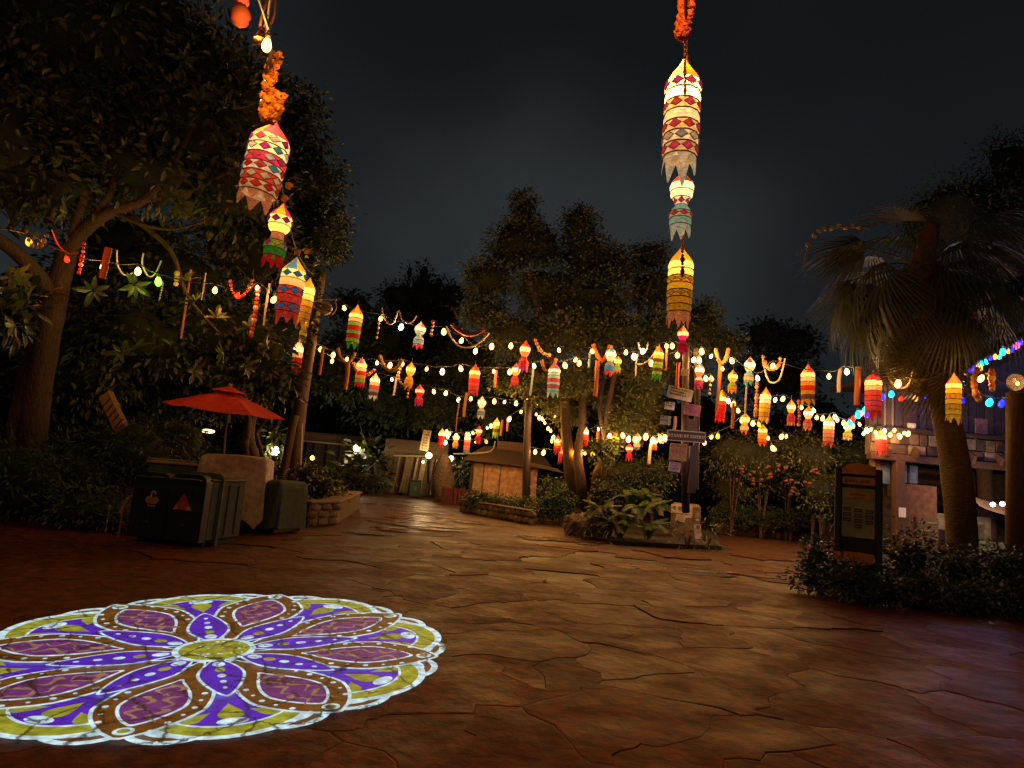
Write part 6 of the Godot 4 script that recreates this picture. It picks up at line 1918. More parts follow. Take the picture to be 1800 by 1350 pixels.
func chains(lt: Vector3, rt: Vector3) -> void:
	chain_cable("wire from the tall pole over the viewer carrying the left lantern chain", [lt, Vector3(-4.99, 5.85, -15.04), Vector3(-3.97, 5.09, -11.11), Vector3(-3.36, 5.06, -8.59), Vector3(-2.61, 4.93, -6.19), Vector3(-2.26, 4.92, -4.98), Vector3(-1.87, 5.13, -3.53), Vector3(-1.6, 5.2, 1.5), Vector3(-1.5, 5.6, 5.0)])
	chain_cable("wire from the sign post over the viewer carrying the right lantern chain", [rt, Vector3(3.55, 5.05, -13.64), Vector3(2.47, 5.32, -9.77), Vector3(1.86, 5.38, -7.54), Vector3(1.19, 5.07, -4.96), Vector3(0.94, 5.06, -4.05), Vector3(0.59, 5.02, -2.74), Vector3(0.9, 5.0, 1.5), Vector3(0.9, 5.4, 5.0)])
	var W := {0: [["pink", "magenta"], 8], 2: [["coral", "pink"], 8], 4: [["pink"], 8]}
	# left chain, nearest first
	lantern("large pink and cream paper lantern with red diamonds, topmost of the left chain", Vector3(-2.56, 4.78, -6.11), 0.90, 0.40, false, ["coral", "pink", "peach", "pink", "coral", "magenta"], ["peach", "cream", "pink", "white", "coral", "cream"], "peach", {0: [["pink", "magenta", "white"], 9], 1: [["white", "teal", "magenta"], 9], 2: [["white", "pink"], 9], 3: [["red", "teal", "coral"], 9], 4: [["cream"], 9], 5: [["red"], 9]}, 14, 0.42, 0.4, -0.10, 0.1)
	lantern("green two tiered paper lantern with magenta diamonds, second down the left chain", Vector3(-3.34, 4.93, -8.61), 0.90, 0.34, true, ["magenta", "yellow", "pink"], ["yellow", "green", "peach", "lime", "green"], "red", {0: [["magenta"], 7], 3: [["magenta", "yellow"], 7]}, 14, 0.42, 0.2, -0.05, 0.1)
	lantern("long coral paper lantern with blue diamonds, third down the left chain", Vector3(-3.78, 4.82, -10.64), 1.11, 0.43, false, ["yellow", "blue", "gold", "yellow", "cream", "gold"], ["yellow", "coral", "coral", "coral", "coral"], "coral", {0: [["blue"], 7], 2: [["blue"], 7], 4: [["blue"], 7]}, 14, 0.36, 0.0, -0.05, 0.1)
	lantern("yellow paper lantern with brown seams, fourth down the left chain beside the tall pole", Vector3(-4.49, 5.31, -13.60), 1.06, 0.33, false, ["yellow", "gold"], ["yellow", "gold", "yellow", "gold", "gold"], "gold", {}, 12, 0.42, 0.0, -0.06, 0.1)
	lantern("narrow yellow two tiered paper lantern, fifth down the left chain", Vector3(-5.17, 5.09, -15.65), 0.83, 0.21, true, ["yellow", "gold"], ["yellow", "gold", "yellow"], "gold")
	lantern("white and red paper lantern with blue tail, lowest of the left chain", Vector3(-5.59, 4.52, -16.74), 0.90, 0.27, false, ["cream", "white", "peach"], ["white", "cream", "red", "coral"], "red")
	# right chain
	lantern("very large cream paper lantern with pink diamonds, topmost of the right chain", Vector3(1.17, 4.96, -4.87), 1.00, 0.30, false, ["coral", "orange", "cream", "coral", "red", "peach"], ["peach", "white", "cream", "white", "cream", "white", "cream"], "white", {0: [["pink", "magenta"], 8], 2: [["pink", "coral"], 8], 4: [["coral", "pink"], 8], 5: [["grey", "cream"], 8], 6: [["pink"], 8]}, 16, 0.5, 0.2, 0.0, 0.12)
	lantern("teal and cream two tiered paper lantern with pink diamonds, second down the right chain", Vector3(1.86, 5.36, -7.54), 0.84, 0.31, true, ["yellow", "brown", "coral", "yellow", "cream"], ["white", "teal", "white", "mint", "cream", "mint"], "white", {2: [["pink"], 6], 4: [["pink", "coral"], 7]}, 14, 0.46, 0.3, 0.0, 0.1)
	lantern("long golden paper lantern with brown bands, third down the right chain", Vector3(2.46, 5.26, -9.78), 1.24, 0.41, false, ["gold", "magenta", "yellow", "yellow", "gold", "gold"], ["yellow", "yellow", "gold", "yellow", "gold", "gold", "gold"], "peach", {2: [["yellow"], 8], 4: [["gold"], 8]}, 14, 0.42, 2.2, 0.0, 0.1)
	lantern("small red and magenta two tiered paper lantern, lowest of the right chain", Vector3(3.60, 5.02, -13.85), 0.62, 0.25, true, ["orange", "yellow", "red"], ["orange", "magenta", "pink", "red"], "magenta", {}, 10)
	# bulbs and garlands along the chains
	festoon("string_lights", "bulbs on the left chain above and behind the viewer", [Vector3(-2.57, 4.84, -5.80), Vector3(-2.21, 4.83, -4.89), Vector3(-1.65, 5.1, -1.0), Vector3(-1.6, 5.1, 0.8), Vector3(-1.5, 5.3, 2.8)], ["warm"], [Vector3(-2.61, 4.93, -6.19), Vector3(-1.5, 5.6, 5.0)], 2.2, 0.6)
	festoon("string_lights", "bulbs on the right chain above and behind the viewer", [Vector3(1.21, 4.87, -4.94), Vector3(0.86, 5.04, -3.75), Vector3(0.59, 5.02, -2.74), Vector3(0.9, 4.9, 0.6), Vector3(0.9, 5.1, 2.8)], ["warm"], [Vector3(1.19, 5.07, -4.96), Vector3(0.9, 5.4, 5.0)], 2.2, 0.6)
	marigold("thick orange marigold garland folded double above the topmost left lantern", [Vector3(-2.38, 5.07, -5.46), Vector3(-2.41, 4.84, -5.49), Vector3(-2.42, 4.58, -5.53), Vector3(-2.39, 4.48, -5.54), Vector3(-2.34, 4.56, -5.53), Vector3(-2.31, 4.72, -5.51)], 0.062, lin(0.62, 0.20, 0.012), 70)
	marigold("orange red marigold garland hanging above the topmost right lantern", [Vector3(1.02, 5.17, -4.34), Vector3(1.05, 5.02, -4.41), Vector3(1.05, 4.95, -4.47), Vector3(1.06, 4.89, -4.53)], 0.055, lin(0.65, 0.10, 0.012), 54)
	var t := thing("bead_strand", "dark string of beads hanging down the front of the topmost right lantern", "bead strand", Vector3(1.08, 4.90, -4.53))
	for k in 16:
		var s := st(true)
		ball(s, (Vector3(1.08, 4.90, -4.53)).lerp(Vector3(1.17, 4.50, -4.78), k / 15.0), Vector3(0.011, 0.022, 0.011) * (1.4 if k % 4 == 0 else 1.0), 6, 5)
		put("bead", s, mat("dark bead", lin(0.09, 0.012, 0.01), 0.5), t)
	t = thing("bead_strand", "dark string of beads down the golden lantern of the right chain", "bead strand", Vector3(2.35, 5.28, -9.37))
	for k in 11:
		var s := st(true)
		ball(s, (Vector3(2.38, 5.30, -9.47)).lerp(Vector3(2.43, 4.70, -9.55), k / 10.0), Vector3(0.03, 0.035, 0.03) * (1.3 if k % 3 == 0 else 0.8), 6, 5)
		put("bead", s, mat("dark bead" if k > 3 else "amber bead", lin(0.09, 0.012, 0.01) if k > 3 else lin(0.7, 0.25, 0.03), 0.5), t)
	var p: Vector3 = Vector3(-2.59, 5.19, -5.14)
	t = thing("hanging_ornament", "pink and rust red ball ornament hanging at the top left", "ornament", p)
	var s := st(true)
	rock(s, p, Vector3(0.085, 0.10, 0.085), 17, 0.1, 8)
	put("ball", s, mat("rust ball", lin(0.32, 0.06, 0.03), 0.8), t)
	s = st(true)
	rock(s, p + Vector3(0.0, 0.14, 0), Vector3(0.06, 0.07, 0.06), 18, 0.1, 7)
	put("ball", s, mat("pink ball", lin(0.7, 0.12, 0.16), 0.8), t)
	s = st()
	tube(s, [p + Vector3(0, 0.18, 0), p + Vector3(0.02, 1.0, -0.1)], 0.007, 0.007, 4)
	put("cord", s, mat("thread", lin(0.2, 0.12, 0.06), 0.9), t)
	p = Vector3(-2.34, 4.98, -5.07)
	t = thing("bell_ornament", "small brass bell with looped red brown cords at the top left", "ornament", p)
	s = st(true)
	lathe(s, [Vector2(0, 0.05), Vector2(0.03, 0.045), Vector2(0.045, 0.0), Vector2(0.07, -0.06), Vector2(0.0, -0.055)], 14, p)
	put("bell", s, mat("brass", lin(0.35, 0.22, 0.08), 0.25, {"metal": 1.0}), t)
	for k in 3:
		s = st(true)
		tube(s, curve([p + Vector3(-0.03 + 0.03 * k, 0.04, 0), p + Vector3(-0.02 + 0.05 * k, 0.16, 0.02), p + Vector3(0.0 + 0.03 * k, 0.34, 0)], 5), 0.012, 0.012, 6)
		put("loop", s, mat("red brown cord", lin(0.22, 0.07, 0.05), 0.7), t)
	for k in 4:
		var q: Vector3 = [Vector3(-3.17, 5.04, -8.19), Vector3(-3.25, 4.91, -8.31), Vector3(-3.67, 4.80, -10.24), Vector3(-3.71, 5.01, -10.82)][k]
		t = thing("paper_flower", "orange paper flower tied on the left chain, " + ["uppermost, beside the pink lantern", "just above the green lantern", "left one above the coral lantern", "right one above the coral lantern"][k], "paper flower", q, "paper flowers on the left chain")
		for i in 5:
			s = st()
			var a := TAU * i / 5.0
			X = Transform3D(Basis(Vector3.BACK, a) * Basis(Vector3.UP, 1.0), q)
			plate(s, PackedVector2Array(disc(Vector2(0.05, 0), 0.05, 8, 0.6)), 0.004)
			put("petal", s, mat("paper petal", lin(0.75, 0.28, 0.05), 0.8, {"back": Color(0.6, 0.6, 0.6)}), t)
		X = Transform3D()

func marigold(label: String, pts: Array, r: float, c: Color, n: int) -> void:
	var t := thing("marigold_garland", label, "garland", pts[0])
	var line := curve(pts, 10)
	var m := [mat("marigold %s" % c, c, 0.85), mat("marigold deep %s" % c, c.darkened(0.25), 0.85)]
	for k in n:
		var f := float(k) / n * (line.size() - 1)
		var p: Vector3 = line[int(f)].lerp(line[mini(int(f) + 1, line.size() - 1)], f - int(f))
		var a := k * 2.4
		p += Vector3(cos(a), 0.0, sin(a)) * r * 0.6
		var s := st()
		rock(s, p, Vector3.ONE * r * 0.52, 700 + k, 0.45, 5)
		put("blossom", s, m[k % 2], t)

func small_lanterns() -> void:
	lantern("tall green and yellow banded paper lantern on the upper string near the tall pole", Vector3(-4.80, 6.17, -19.14), 1.35, 0.43, false, ["orange", "yellow"], ["yellow", "cream", "lime", "red", "lime", "red", "lime"], "green", {}, 10, 0.5, 0.3, -0.03)
	tiny("white two tiered paper lantern with pink cap on the upper string", Vector3(-2.82, 5.76, -18.89), 0.81, 0.35, true, ["pink", "orange", "white"], ["white", "mint", "white", "mint"], "pink")
	tiny("yellow paper lantern with magenta cap tip and dark red fringe on the second string", Vector3(-4.72, 4.74, -20.15), 0.92, 0.34, false, ["magenta", "cream"], ["yellow", "cream", "red", "gold", "lime"], "red")
	tiny("pale grey paper lantern with white fringe on the third string", Vector3(-4.48, 4.44, -21.30), 0.86, 0.34, false, ["yellow", "white"], ["white", "cream", "coral", "grey", "brown"], "white")
	tiny("golden two tiered paper lantern with an orange bead tail", Vector3(-3.15, 4.72, -20.05), 0.85, 0.32, true, ["orange", "yellow"], ["yellow", "yellow", "gold", "gold"], "gold")
	tiny("small red two tiered paper lantern, lowest left of the strings", Vector3(-3.00, 4.19, -21.33), 0.71, 0.32, true, ["coral", "peach", "red"], ["peach", "red", "coral", "red"], "magenta")
	tiny("orange and red paper lantern hanging alone left of the great tree", Vector3(-1.16, 4.76, -19.74), 0.94, 0.35, false, ["orange", "coral"], ["yellow", "peach", "red", "coral", "coral"], "coral")
	tiny("bright white two tiered paper lantern left of the great tree", Vector3(-0.98, 4.11, -22.35), 0.78, 0.31, true, ["peach", "white"], ["white", "white", "cream", "grey"], "white")
	tiny("red and yellow two tiered paper lantern at the left of the great tree crown", Vector3(0.31, 5.49, -19.03), 0.96, 0.34, true, ["orange", "coral"], ["cream", "peach", "coral", "red"], "magenta")
	tiny("white and blue two tiered paper lantern with coral skirt", Vector3(0.09, 4.97, -20.11), 0.76, 0.30, true, ["orange", "blue", "coral"], ["white", "yellow", "coral", "coral"], "coral")
	tiny("white paper lantern with mint body before the great tree", Vector3(1.18, 4.87, -18.71), 1.02, 0.38, false, ["coral", "magenta", "orange"], ["white", "mint", "mint", "coral", "mint", "coral", "mint"], "mint")
	tiny("white two tiered paper lantern with blue grey skirt before the great tree", Vector3(2.77, 5.41, -18.44), 0.85, 0.33, true, ["white", "teal", "white"], ["white", "white", "grey", "blue"], "coral")
	tiny("small lime paper lantern close behind the white and blue grey one", Vector3(3.07, 5.25, -19.06), 0.51, 0.25, true, ["peach", "yellow"], ["yellow", "lime", "lime"], "peach")
	tiny("lime and yellow paper lantern left of the sign post", Vector3(4.04, 5.47, -18.02), 0.99, 0.30, false, ["yellow", "magenta", "gold"], ["yellow", "yellow", "brown", "lime", "lime", "brown", "lime"], "green")
	tiny("white paper lantern with blue and pink cap right of the sign post", Vector3(5.11, 5.00, -17.69), 0.74, 0.28, true, ["peach", "blue", "peach"], ["white", "peach", "white", "pink"], "magenta")
	tiny("red paper lantern with golden cap, tall, right of the sign post boards", Vector3(5.90, 4.37, -18.18), 0.91, 0.30, false, ["yellow", "orange"], ["yellow", "coral", "red", "red", "red"], "red")
	tiny("lime two tiered paper lantern right of the sign post", Vector3(6.03, 4.88, -17.70), 0.66, 0.28, true, ["orange", "red", "yellow"], ["lime", "yellow", "lime", "gold"], "gold")
	tiny("bright white two tiered paper lantern with teal skirt", Vector3(6.33, 5.19, -17.26), 0.78, 0.31, true, ["pink", "white"], ["white", "white", "mint", "cream"], "teal")
	tiny("yellow paper lantern with red cap in the middle right", Vector3(7.21, 4.58, -18.35), 0.99, 0.32, false, ["red", "orange", "yellow"], ["yellow", "white", "yellow", "yellow", "gold"], "yellow")
	tiny("peach paper lantern with coral skirt below the dense string", Vector3(8.04, 4.33, -18.59), 0.75, 0.26, true, ["orange", "yellow", "cream"], ["cream", "yellow", "coral", "coral"], "peach")
	tiny("tall striped golden paper lantern left of the palm", Vector3(7.44, 4.92, -16.28), 1.04, 0.36, false, ["gold", "orange", "coral"], ["yellow", "cream", "gold", "red", "gold", "brown"], "gold")
	tiny("cream two tiered paper lantern with orange tip in the dense string", Vector3(8.65, 4.21, -18.81), 0.71, 0.28, true, ["orange", "yellow"], ["white", "cream", "coral", "peach"], "peach")
	tiny("tall peach paper lantern with teal cap above the flowering shrub", Vector3(9.41, 4.05, -19.13), 0.92, 0.32, false, ["teal", "cream", "yellow"], ["white", "cream", "peach", "peach", "peach"], "coral")
	tiny("small yellow two tiered paper lantern in the dense string", Vector3(10.04, 3.93, -19.25), 0.56, 0.29, true, ["orange", "yellow"], ["yellow", "lime", "yellow"], "cream")
	tiny("large red paper lantern with yellow top before the palm", Vector3(8.51, 4.69, -15.21), 1.15, 0.40, false, ["coral", "pink", "coral"], ["yellow", "cream", "coral", "coral", "pink", "coral"], "red")
	tiny("coral paper lantern with a rounded yellow top at the shop house beam", Vector3(11.53, 3.87, -20.17), 0.79, 0.34, false, ["yellow", "peach"], ["yellow", "coral", "coral", "coral"], "coral")
	tiny("yellow banded paper lantern with pink cap right of the palm trunk", Vector3(7.93, 4.00, -11.57), 0.89, 0.27, false, ["magenta", "peach", "yellow"], ["yellow", "yellow", "gold", "yellow", "gold", "yellow"], "yellow")
	tiny("small yellow two tiered paper lantern above the flowering shrub", Vector3(7.05, 3.93, -19.45), 0.61, 0.29, true, ["orange", "yellow"], ["yellow", "yellow", "cream"], "orange")
	tiny("orange and yellow striped paper lantern in the flowering shrub", Vector3(7.75, 3.68, -19.89), 0.64, 0.28, false, ["orange", "yellow"], ["yellow", "peach", "gold", "orange"], "orange")
	tiny("red paper lantern at the left end of the stall cluster", Vector3(-3.00, 3.36, -30.03), 0.89, 0.31, false, ["yellow", "cream"], ["cream", "red", "red", "coral"], "red")
	tiny("yellow two tiered paper lantern in the stall cluster", Vector3(-2.33, 3.21, -30.05), 0.70, 0.31, true, ["orange", "yellow"], ["yellow", "yellow", "gold"], "gold")
	tiny("peach banded paper lantern in the stall cluster", Vector3(-1.75, 3.22, -29.04), 0.93, 0.30, false, ["cream", "peach"], ["cream", "peach", "coral", "peach", "peach"], "grey")
	tiny("red two tiered paper lantern in the stall cluster", Vector3(-1.23, 3.49, -27.99), 0.80, 0.29, true, ["red", "coral"], ["peach", "peach", "red", "red"], "coral")
	tiny("yellow green paper lantern right of the stall cluster", Vector3(-0.49, 3.80, -26.94), 0.85, 0.28, false, ["yellow", "cream"], ["yellow", "lime", "brown", "lime"], "lime")
	tiny("red paper lantern under the string at the great tree trunk", Vector3(1.77, 3.01, -23.01), 0.64, 0.26, false, ["coral", "peach"], ["peach", "yellow", "coral", "red"], "coral")
	tiny("yellow green paper lantern on the string left of the lettered board", Vector3(3.46, 3.18, -20.97), 0.73, 0.26, false, ["orange", "yellow"], ["yellow", "lime", "brown", "lime", "lime"], "lime")
	tiny("white two tiered paper lantern on the string left of the lettered board", Vector3(4.08, 3.15, -20.57), 0.52, 0.25, true, ["orange", "cream"], ["white", "white", "cream"], "grey")
	tiny("red and pink paper lantern hanging lowest left of the sign post", Vector3(3.85, 2.81, -20.62), 0.56, 0.25, true, ["coral", "red"], ["peach", "pink", "red", "red"], "coral")
	tiny("small cream paper lantern beside the thin trunk of the great tree", Vector3(3.08, 2.73, -21.54), 0.49, 0.17, true, ["cream", "yellow"], ["cream", "white", "cream"], "cream")
	tiny("narrow white and red paper lantern between the great tree trunks", Vector3(2.62, 3.33, -21.96), 0.67, 0.17, false, ["white", "cream"], ["white", "coral", "coral", "red"], "red")
	tiny("narrow red stick lantern against the great tree trunk", Vector3(1.92, 2.66, -23.06), 0.60, 0.16, false, ["yellow", "peach"], ["peach", "coral", "coral"], "coral")
	tiny("small orange paper lantern next to the lettered board", Vector3(4.19, 2.91, -18.58), 0.37, 0.15, true, ["orange", "gold"], ["orange", "gold", "orange"], "orange")

func tiny(label: String, top: Vector3, H: float, W: float, twin: bool, cap: Array, bands: Array, tail: String) -> void:
	lantern(label, top, H, W, twin, cap, bands, tail, {}, 8, 0.55, rng.randf() * 1.0, rng.randf_range(-0.06, 0.03), 0.12)

func danglers() -> void:
	var orange := mat("orange blossoms", lin(0.62, 0.17, 0.03), 0.85, {"tex": T_soft, "scale": 6.0})
	var gold := mat("golden blossoms", lin(0.60, 0.27, 0.04), 0.85, {"tex": T_soft, "scale": 6.0})
	var pale := mat("pale rope", lin(0.55, 0.42, 0.27), 0.9)
	var pinkish := mat("pink ribbon", lin(0.50, 0.15, 0.10), 0.8)
	var tealish := mat("teal ribbon", lin(0.22, 0.30, 0.27), 0.8)
	var redb := mat("red beads", lin(0.55, 0.05, 0.02), 0.6)
	var ob := mat("orange beads", lin(0.66, 0.22, 0.04), 0.7)
	for q in [["golden blossom garland looped in a wide arc beside the second string's first bulbs", [Vector3(-5.40, 4.89, -19.72), Vector3(-5.31, 4.66, -19.75), Vector3(-5.13, 4.48, -19.78), Vector3(-4.98, 4.54, -19.77), Vector3(-4.86, 4.80, -19.73)], 0.05, gold, 0],
		["golden blossom garland sagging in a broad arc below the second string", [Vector3(-4.11, 4.79, -19.73), Vector3(-4.00, 4.55, -19.74), Vector3(-3.82, 4.37, -19.72), Vector3(-3.65, 4.34, -19.68), Vector3(-3.48, 4.47, -19.61), Vector3(-3.37, 4.68, -19.55)], 0.055, gold, 0],
		["short bead garland left of the yellow lantern with magenta tip", [Vector3(-4.94, 4.53, -19.97), Vector3(-4.85, 4.35, -20.00), Vector3(-4.79, 4.28, -20.01)], 0.05, ob, 4], ["bead garland right of the yellow lantern with magenta tip", [Vector3(-4.52, 4.15, -20.03), Vector3(-4.40, 4.24, -20.01), Vector3(-4.26, 4.36, -20.00)], 0.05, ob, 5],
		["bead garland falling from the golden lantern toward the right", [Vector3(-3.43, 4.59, -19.96), Vector3(-3.50, 4.39, -19.99), Vector3(-3.52, 4.18, -20.02), Vector3(-3.40, 4.01, -20.04), Vector3(-3.25, 3.96, -20.05)], 0.05, ob, 8],
		["pale rope looped twice below the upper string", [Vector3(-4.10, 6.15, -19.24), Vector3(-4.03, 5.90, -19.27), Vector3(-3.85, 5.69, -19.27), Vector3(-3.68, 5.74, -19.23), Vector3(-3.57, 6.09, -19.15), Vector3(-3.46, 5.85, -19.17), Vector3(-3.25, 5.73, -19.15), Vector3(-3.10, 5.80, -19.11), Vector3(-3.01, 5.96, -19.07)], 0.022, pale, 0],
		["long pale rope sagging in one deep loop below the upper string", [Vector3(-2.06, 5.66, -18.81), Vector3(-1.87, 5.31, -18.83), Vector3(-1.59, 5.09, -18.82), Vector3(-1.25, 5.10, -18.76), Vector3(-1.00, 5.27, -18.70), Vector3(-0.78, 5.53, -18.62)], 0.022, pale, 0],
		["orange blossom garland swagged high on the upper string", [Vector3(-1.91, 5.74, -18.79), Vector3(-1.71, 5.57, -18.78), Vector3(-1.41, 5.45, -18.74), Vector3(-1.15, 5.49, -18.67), Vector3(-0.94, 5.62, -18.61)], 0.06, orange, 0],
		["orange bead garland hanging at the left of the great tree crown", [Vector3(0.55, 5.46, -18.63), Vector3(0.67, 5.24, -18.66), Vector3(0.83, 5.08, -18.69), Vector3(1.02, 5.03, -18.69)], 0.055, ob, 8],
		["orange blossom garland draped over the white mint lantern", [Vector3(0.80, 4.89, -18.71), Vector3(0.88, 4.65, -18.73), Vector3(1.02, 4.56, -18.71), Vector3(1.13, 4.66, -18.67), Vector3(1.21, 4.94, -18.60)], 0.045, orange, 0],
		["orange blossom garland in an M shape before the great tree", [Vector3(2.24, 5.44, -18.53), Vector3(2.36, 5.17, -18.55), Vector3(2.52, 4.98, -18.55), Vector3(2.64, 5.15, -18.50), Vector3(2.72, 5.44, -18.43)], 0.06, orange, 0],
		["golden blossom garland in a V right of the sign post", [Vector3(5.47, 5.40, -17.53), Vector3(5.53, 5.16, -17.54), Vector3(5.62, 5.00, -17.51), Vector3(5.71, 5.06, -17.43), Vector3(5.76, 5.39, -17.33)], 0.05, gold, 0],
		["pale rope in a narrow loop on the upper string near the sign post", [Vector3(3.42, 5.47, -17.92), Vector3(3.48, 5.28, -17.93), Vector3(3.58, 5.18, -17.91), Vector3(3.66, 5.29, -17.86), Vector3(3.67, 5.47, -17.82)], 0.022, pale, 0],
		["pale rope loop behind the orange M shaped garland", [Vector3(3.45, 4.92, -18.30), Vector3(3.61, 4.92, -18.24), Vector3(3.80, 5.05, -18.16), Vector3(3.92, 5.25, -18.08), Vector3(3.98, 5.41, -18.03)], 0.018, pale, 0],
		["orange bead garland in a U round a bulb left of the palm", [Vector3(6.43, 5.13, -16.66), Vector3(6.50, 4.90, -16.66), Vector3(6.61, 4.78, -16.63), Vector3(6.74, 4.81, -16.55), Vector3(6.81, 4.93, -16.49), Vector3(6.80, 5.07, -16.46)], 0.06, ob, 9],
		["long pale rope hanging in a deep U under the orange bead U", [Vector3(6.42, 5.13, -16.66), Vector3(6.48, 4.83, -16.67), Vector3(6.58, 4.50, -16.65), Vector3(6.69, 4.41, -16.56), Vector3(6.79, 4.50, -16.44), Vector3(6.83, 4.76, -16.35), Vector3(6.85, 5.01, -16.27)], 0.022, pale, 0],
		["pale rope loop beside the palm skirt", [Vector3(8.24, 4.56, -14.21), Vector3(8.26, 4.26, -14.11), Vector3(8.28, 4.05, -13.82), Vector3(8.27, 4.05, -13.51), Vector3(8.25, 4.22, -13.32), Vector3(8.23, 4.39, -13.23)], 0.02, pale, 0],
		["orange bead garland left of the lamp post, long and curved", [Vector3(8.33, 4.10, -11.55), Vector3(8.30, 3.90, -11.58), Vector3(8.34, 3.68, -11.61), Vector3(8.42, 3.55, -11.63)], 0.06, ob, 9],
		["straight orange bead garland left of the clear glass globe", [Vector3(8.60, 4.11, -11.55), Vector3(8.62, 3.93, -11.58), Vector3(8.64, 3.75, -11.60)], 0.06, ob, 6],
		["pale rope loop hanging left in the big leaved tree", [Vector3(-7.12, 4.82, -11.15), Vector3(-7.10, 4.59, -11.20), Vector3(-7.06, 4.46, -11.30), Vector3(-7.02, 4.45, -11.41), Vector3(-6.99, 4.53, -11.49)], 0.014, pale, 0],
		["pale rope loop hanging right of the white bulb in the big leaved tree", [Vector3(-6.82, 4.89, -11.44), Vector3(-6.82, 4.72, -11.44), Vector3(-6.78, 4.56, -11.54), Vector3(-6.75, 4.53, -11.66), Vector3(-6.72, 4.65, -11.75), Vector3(-6.71, 4.90, -11.84)], 0.014, pale, 0],
		["red bead garland in a V beside the tall pole", [Vector3(-5.72, 4.84, -12.56), Vector3(-5.66, 4.64, -12.60), Vector3(-5.55, 4.52, -12.64), Vector3(-5.43, 4.61, -12.66), Vector3(-5.37, 4.74, -12.66), Vector3(-5.31, 4.92, -12.65)], 0.03, redb, 14],
		["orange bead garland curled next to the lettered board", [Vector3(4.21, 3.04, -18.36), Vector3(4.24, 2.85, -18.39), Vector3(4.33, 2.75, -18.40), Vector3(4.44, 2.82, -18.39), Vector3(4.48, 2.97, -18.37)], 0.04, ob, 6],
		["warm bead cluster round the leftmost bulb of the big leaved tree", [Vector3(-7.01, 4.35, -8.89), Vector3(-6.94, 4.14, -8.98), Vector3(-6.87, 4.19, -9.06), Vector3(-6.83, 4.36, -9.09)], 0.035, ob, 7],
		["red bead loop beside the red bulb of the big leaved tree", [Vector3(-7.06, 4.55, -9.47), Vector3(-6.97, 4.34, -9.55), Vector3(-6.87, 4.26, -9.65), Vector3(-6.79, 4.30, -9.71)], 0.012, redb, 0]]:
		garland("garland", q[0], "garland", q[1], q[2], q[3], q[4])
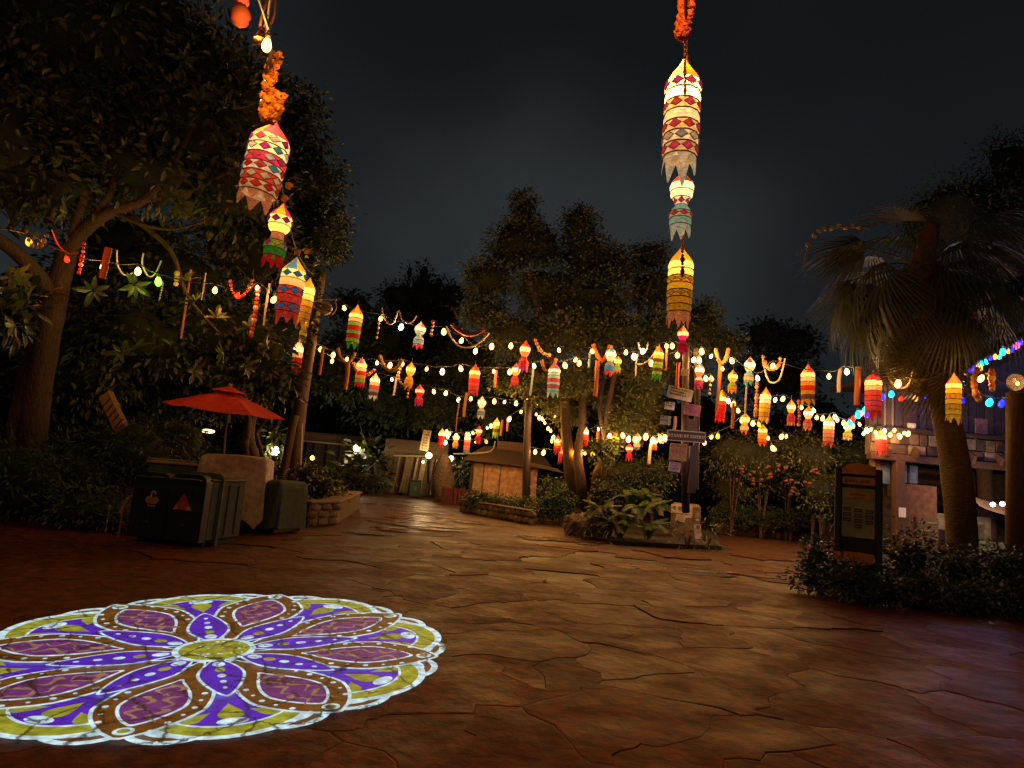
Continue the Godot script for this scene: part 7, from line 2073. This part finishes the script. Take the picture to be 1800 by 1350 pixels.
	for q in [["orange streamer just right of the tall pole on the second string", Vector3(-5.80, 4.82, -19.53), Vector3(-5.84, 4.01, -19.64), 0.055, orange, 0], ["long orange streamer below the first golden arc", Vector3(-5.05, 4.50, -19.77), Vector3(-5.06, 3.67, -19.89), 0.06, orange, 0], ["thin pale streamer left of the golden lantern", Vector3(-3.71, 4.30, -20.81), Vector3(-3.75, 3.71, -20.89), 0.035, pale, 0],
		["pink streamer at the left edge of the great tree", Vector3(-0.52, 4.63, -19.76), Vector3(-0.51, 4.11, -19.83), 0.045, pinkish, 0], ["long thin teal ribbon left of the white mint lantern", Vector3(0.61, 4.83, -19.73), Vector3(0.58, 3.96, -19.85), 0.035, tealish, 0], ["short teal ribbon left of the M shaped garland", Vector3(2.19, 5.24, -18.66), Vector3(2.18, 4.79, -18.72), 0.035, tealish, 0],
		["long orange streamer hanging from the M shaped garland", Vector3(2.40, 4.96, -18.50), Vector3(2.41, 3.94, -18.64), 0.065, orange, 0], ["long pale cord right of the white blue grey lantern", Vector3(3.49, 5.21, -18.26), Vector3(3.48, 4.58, -18.35), 0.022, pale, 0], ["brown streamer left of the sign post top", Vector3(4.20, 5.45, -17.83), Vector3(4.23, 4.73, -17.93), 0.03, pinkish, 0],
		["yellow orange streamer below the V shaped garland", Vector3(5.60, 4.96, -17.49), Vector3(5.61, 3.70, -17.66), 0.05, orange, 0], ["orange streamer right of the tall red lantern", Vector3(6.25, 4.04, -18.22), Vector3(6.28, 3.32, -18.32), 0.05, orange, 0], ["long pale cord below the bright white and teal lantern", Vector3(6.43, 4.51, -17.75), Vector3(6.46, 3.70, -17.87), 0.025, pale, 0],
		["long strand of orange beads between the white teal and the red capped lanterns", Vector3(6.71, 4.66, -17.73), Vector3(6.75, 3.66, -17.87), 0.055, ob, 11], ["strand of coral beads beside the peach lantern", Vector3(8.18, 4.29, -18.39), Vector3(8.22, 3.58, -18.49), 0.05, redb, 9], ["grey streamer between two bulbs left of the palm", Vector3(7.87, 4.71, -15.51), Vector3(7.88, 4.14, -15.59), 0.045, pale, 0],
		["thick orange brown streamer left of the large red lantern", Vector3(8.20, 4.75, -15.30), Vector3(8.23, 3.85, -15.42), 0.07, orange, 0], ["orange streamer left of the bright white lantern by the great tree", Vector3(-1.45, 4.06, -21.35), Vector3(-1.49, 3.26, -21.46), 0.05, gold, 0], ["long pale string right of the third string's bulbs", Vector3(-1.71, 3.87, -21.88), Vector3(-1.75, 2.82, -22.03), 0.02, pinkish, 0],
		["short orange streamer beside the yellow green lantern", Vector3(-0.27, 3.69, -26.45), Vector3(-0.28, 3.04, -26.54), 0.05, orange, 0], ["thin brown streamer before the stall roof", Vector3(-0.05, 3.78, -25.93), Vector3(-0.04, 3.21, -26.01), 0.04, pinkish, 0], ["orange streamer between the great tree trunks", Vector3(3.02, 3.30, -21.96), Vector3(3.02, 2.68, -22.05), 0.06, orange, 0],
		["pale hanging rag left of the sign post plinth", Vector3(4.18, 2.75, -19.01), Vector3(4.16, 2.17, -19.09), 0.05, pale, 0], ["strand of red and cream beads left of the coral lantern", Vector3(-5.26, 4.82, -12.87), Vector3(-5.33, 3.82, -13.00), 0.05, redb, 13], ["pale thin stick hanging left of the coral lantern", Vector3(-5.08, 4.94, -12.95), Vector3(-5.13, 4.08, -13.07), 0.022, pale, 0],
		["brown twig streamer in the middle of the big leaved tree", Vector3(-6.55, 5.00, -12.64), Vector3(-6.63, 3.63, -12.83), 0.022, pinkish, 0], ["thin pale stick with red tip in the big leaved tree", Vector3(-6.25, 4.96, -12.64), Vector3(-6.29, 4.42, -12.72), 0.014, pale, 0], ["orange rolled streamer beside the white bulb in the big leaved tree", Vector3(-6.70, 4.59, -10.27), Vector3(-6.76, 4.09, -10.34), 0.055, orange, 0],
		["cream bead doll hanging in the big leaved tree", Vector3(-6.61, 4.83, -12.26), Vector3(-6.62, 4.56, -12.30), 0.055, mat("cream beads", lin(0.6, 0.36, 0.16), 0.8), 3], ["red cord with shells left of the white bulb in the big leaved tree", Vector3(-6.97, 4.59, -10.07), Vector3(-7.01, 4.08, -10.14), 0.03, redb, 8], ["pale bead strand below the green bulb in the big leaved tree", Vector3(-6.76, 4.55, -12.10), Vector3(-6.80, 4.21, -12.14), 0.018, pale, 8],
		["orange red streamer on the left side of the sign post", Vector3(4.43, 4.88, -17.40), Vector3(4.46, 4.21, -17.49), 0.05, mat("flame ribbon", lin(0.75, 0.12, 0.02), 0.7), 0], ["peach streamer lower on the sign post", Vector3(4.45, 3.43, -17.50), Vector3(4.44, 3.01, -17.56), 0.045, mat("peach ribbon", lin(0.65, 0.28, 0.14), 0.8), 0], ["orange bead strand right of the white pink lantern on the upper string", Vector3(-2.48, 5.82, -18.89), Vector3(-2.50, 5.37, -18.95), 0.05, ob, 4],
		["orange bead tail below the golden two tiered lantern", Vector3(-3.20, 3.99, -20.15), Vector3(-3.20, 3.59, -20.20), 0.05, ob, 4], ["pale bead strand right of the first rope loop", Vector3(-4.13, 5.70, -19.20), Vector3(-4.16, 5.19, -19.28), 0.04, pale, 4], ["white bead strand left of the white blue pink lantern", Vector3(5.42, 4.67, -17.73), Vector3(5.44, 4.14, -17.81), 0.035, pale, 5]]:
		streamer(q[0], q[1], q[2], q[3], q[4], q[5])
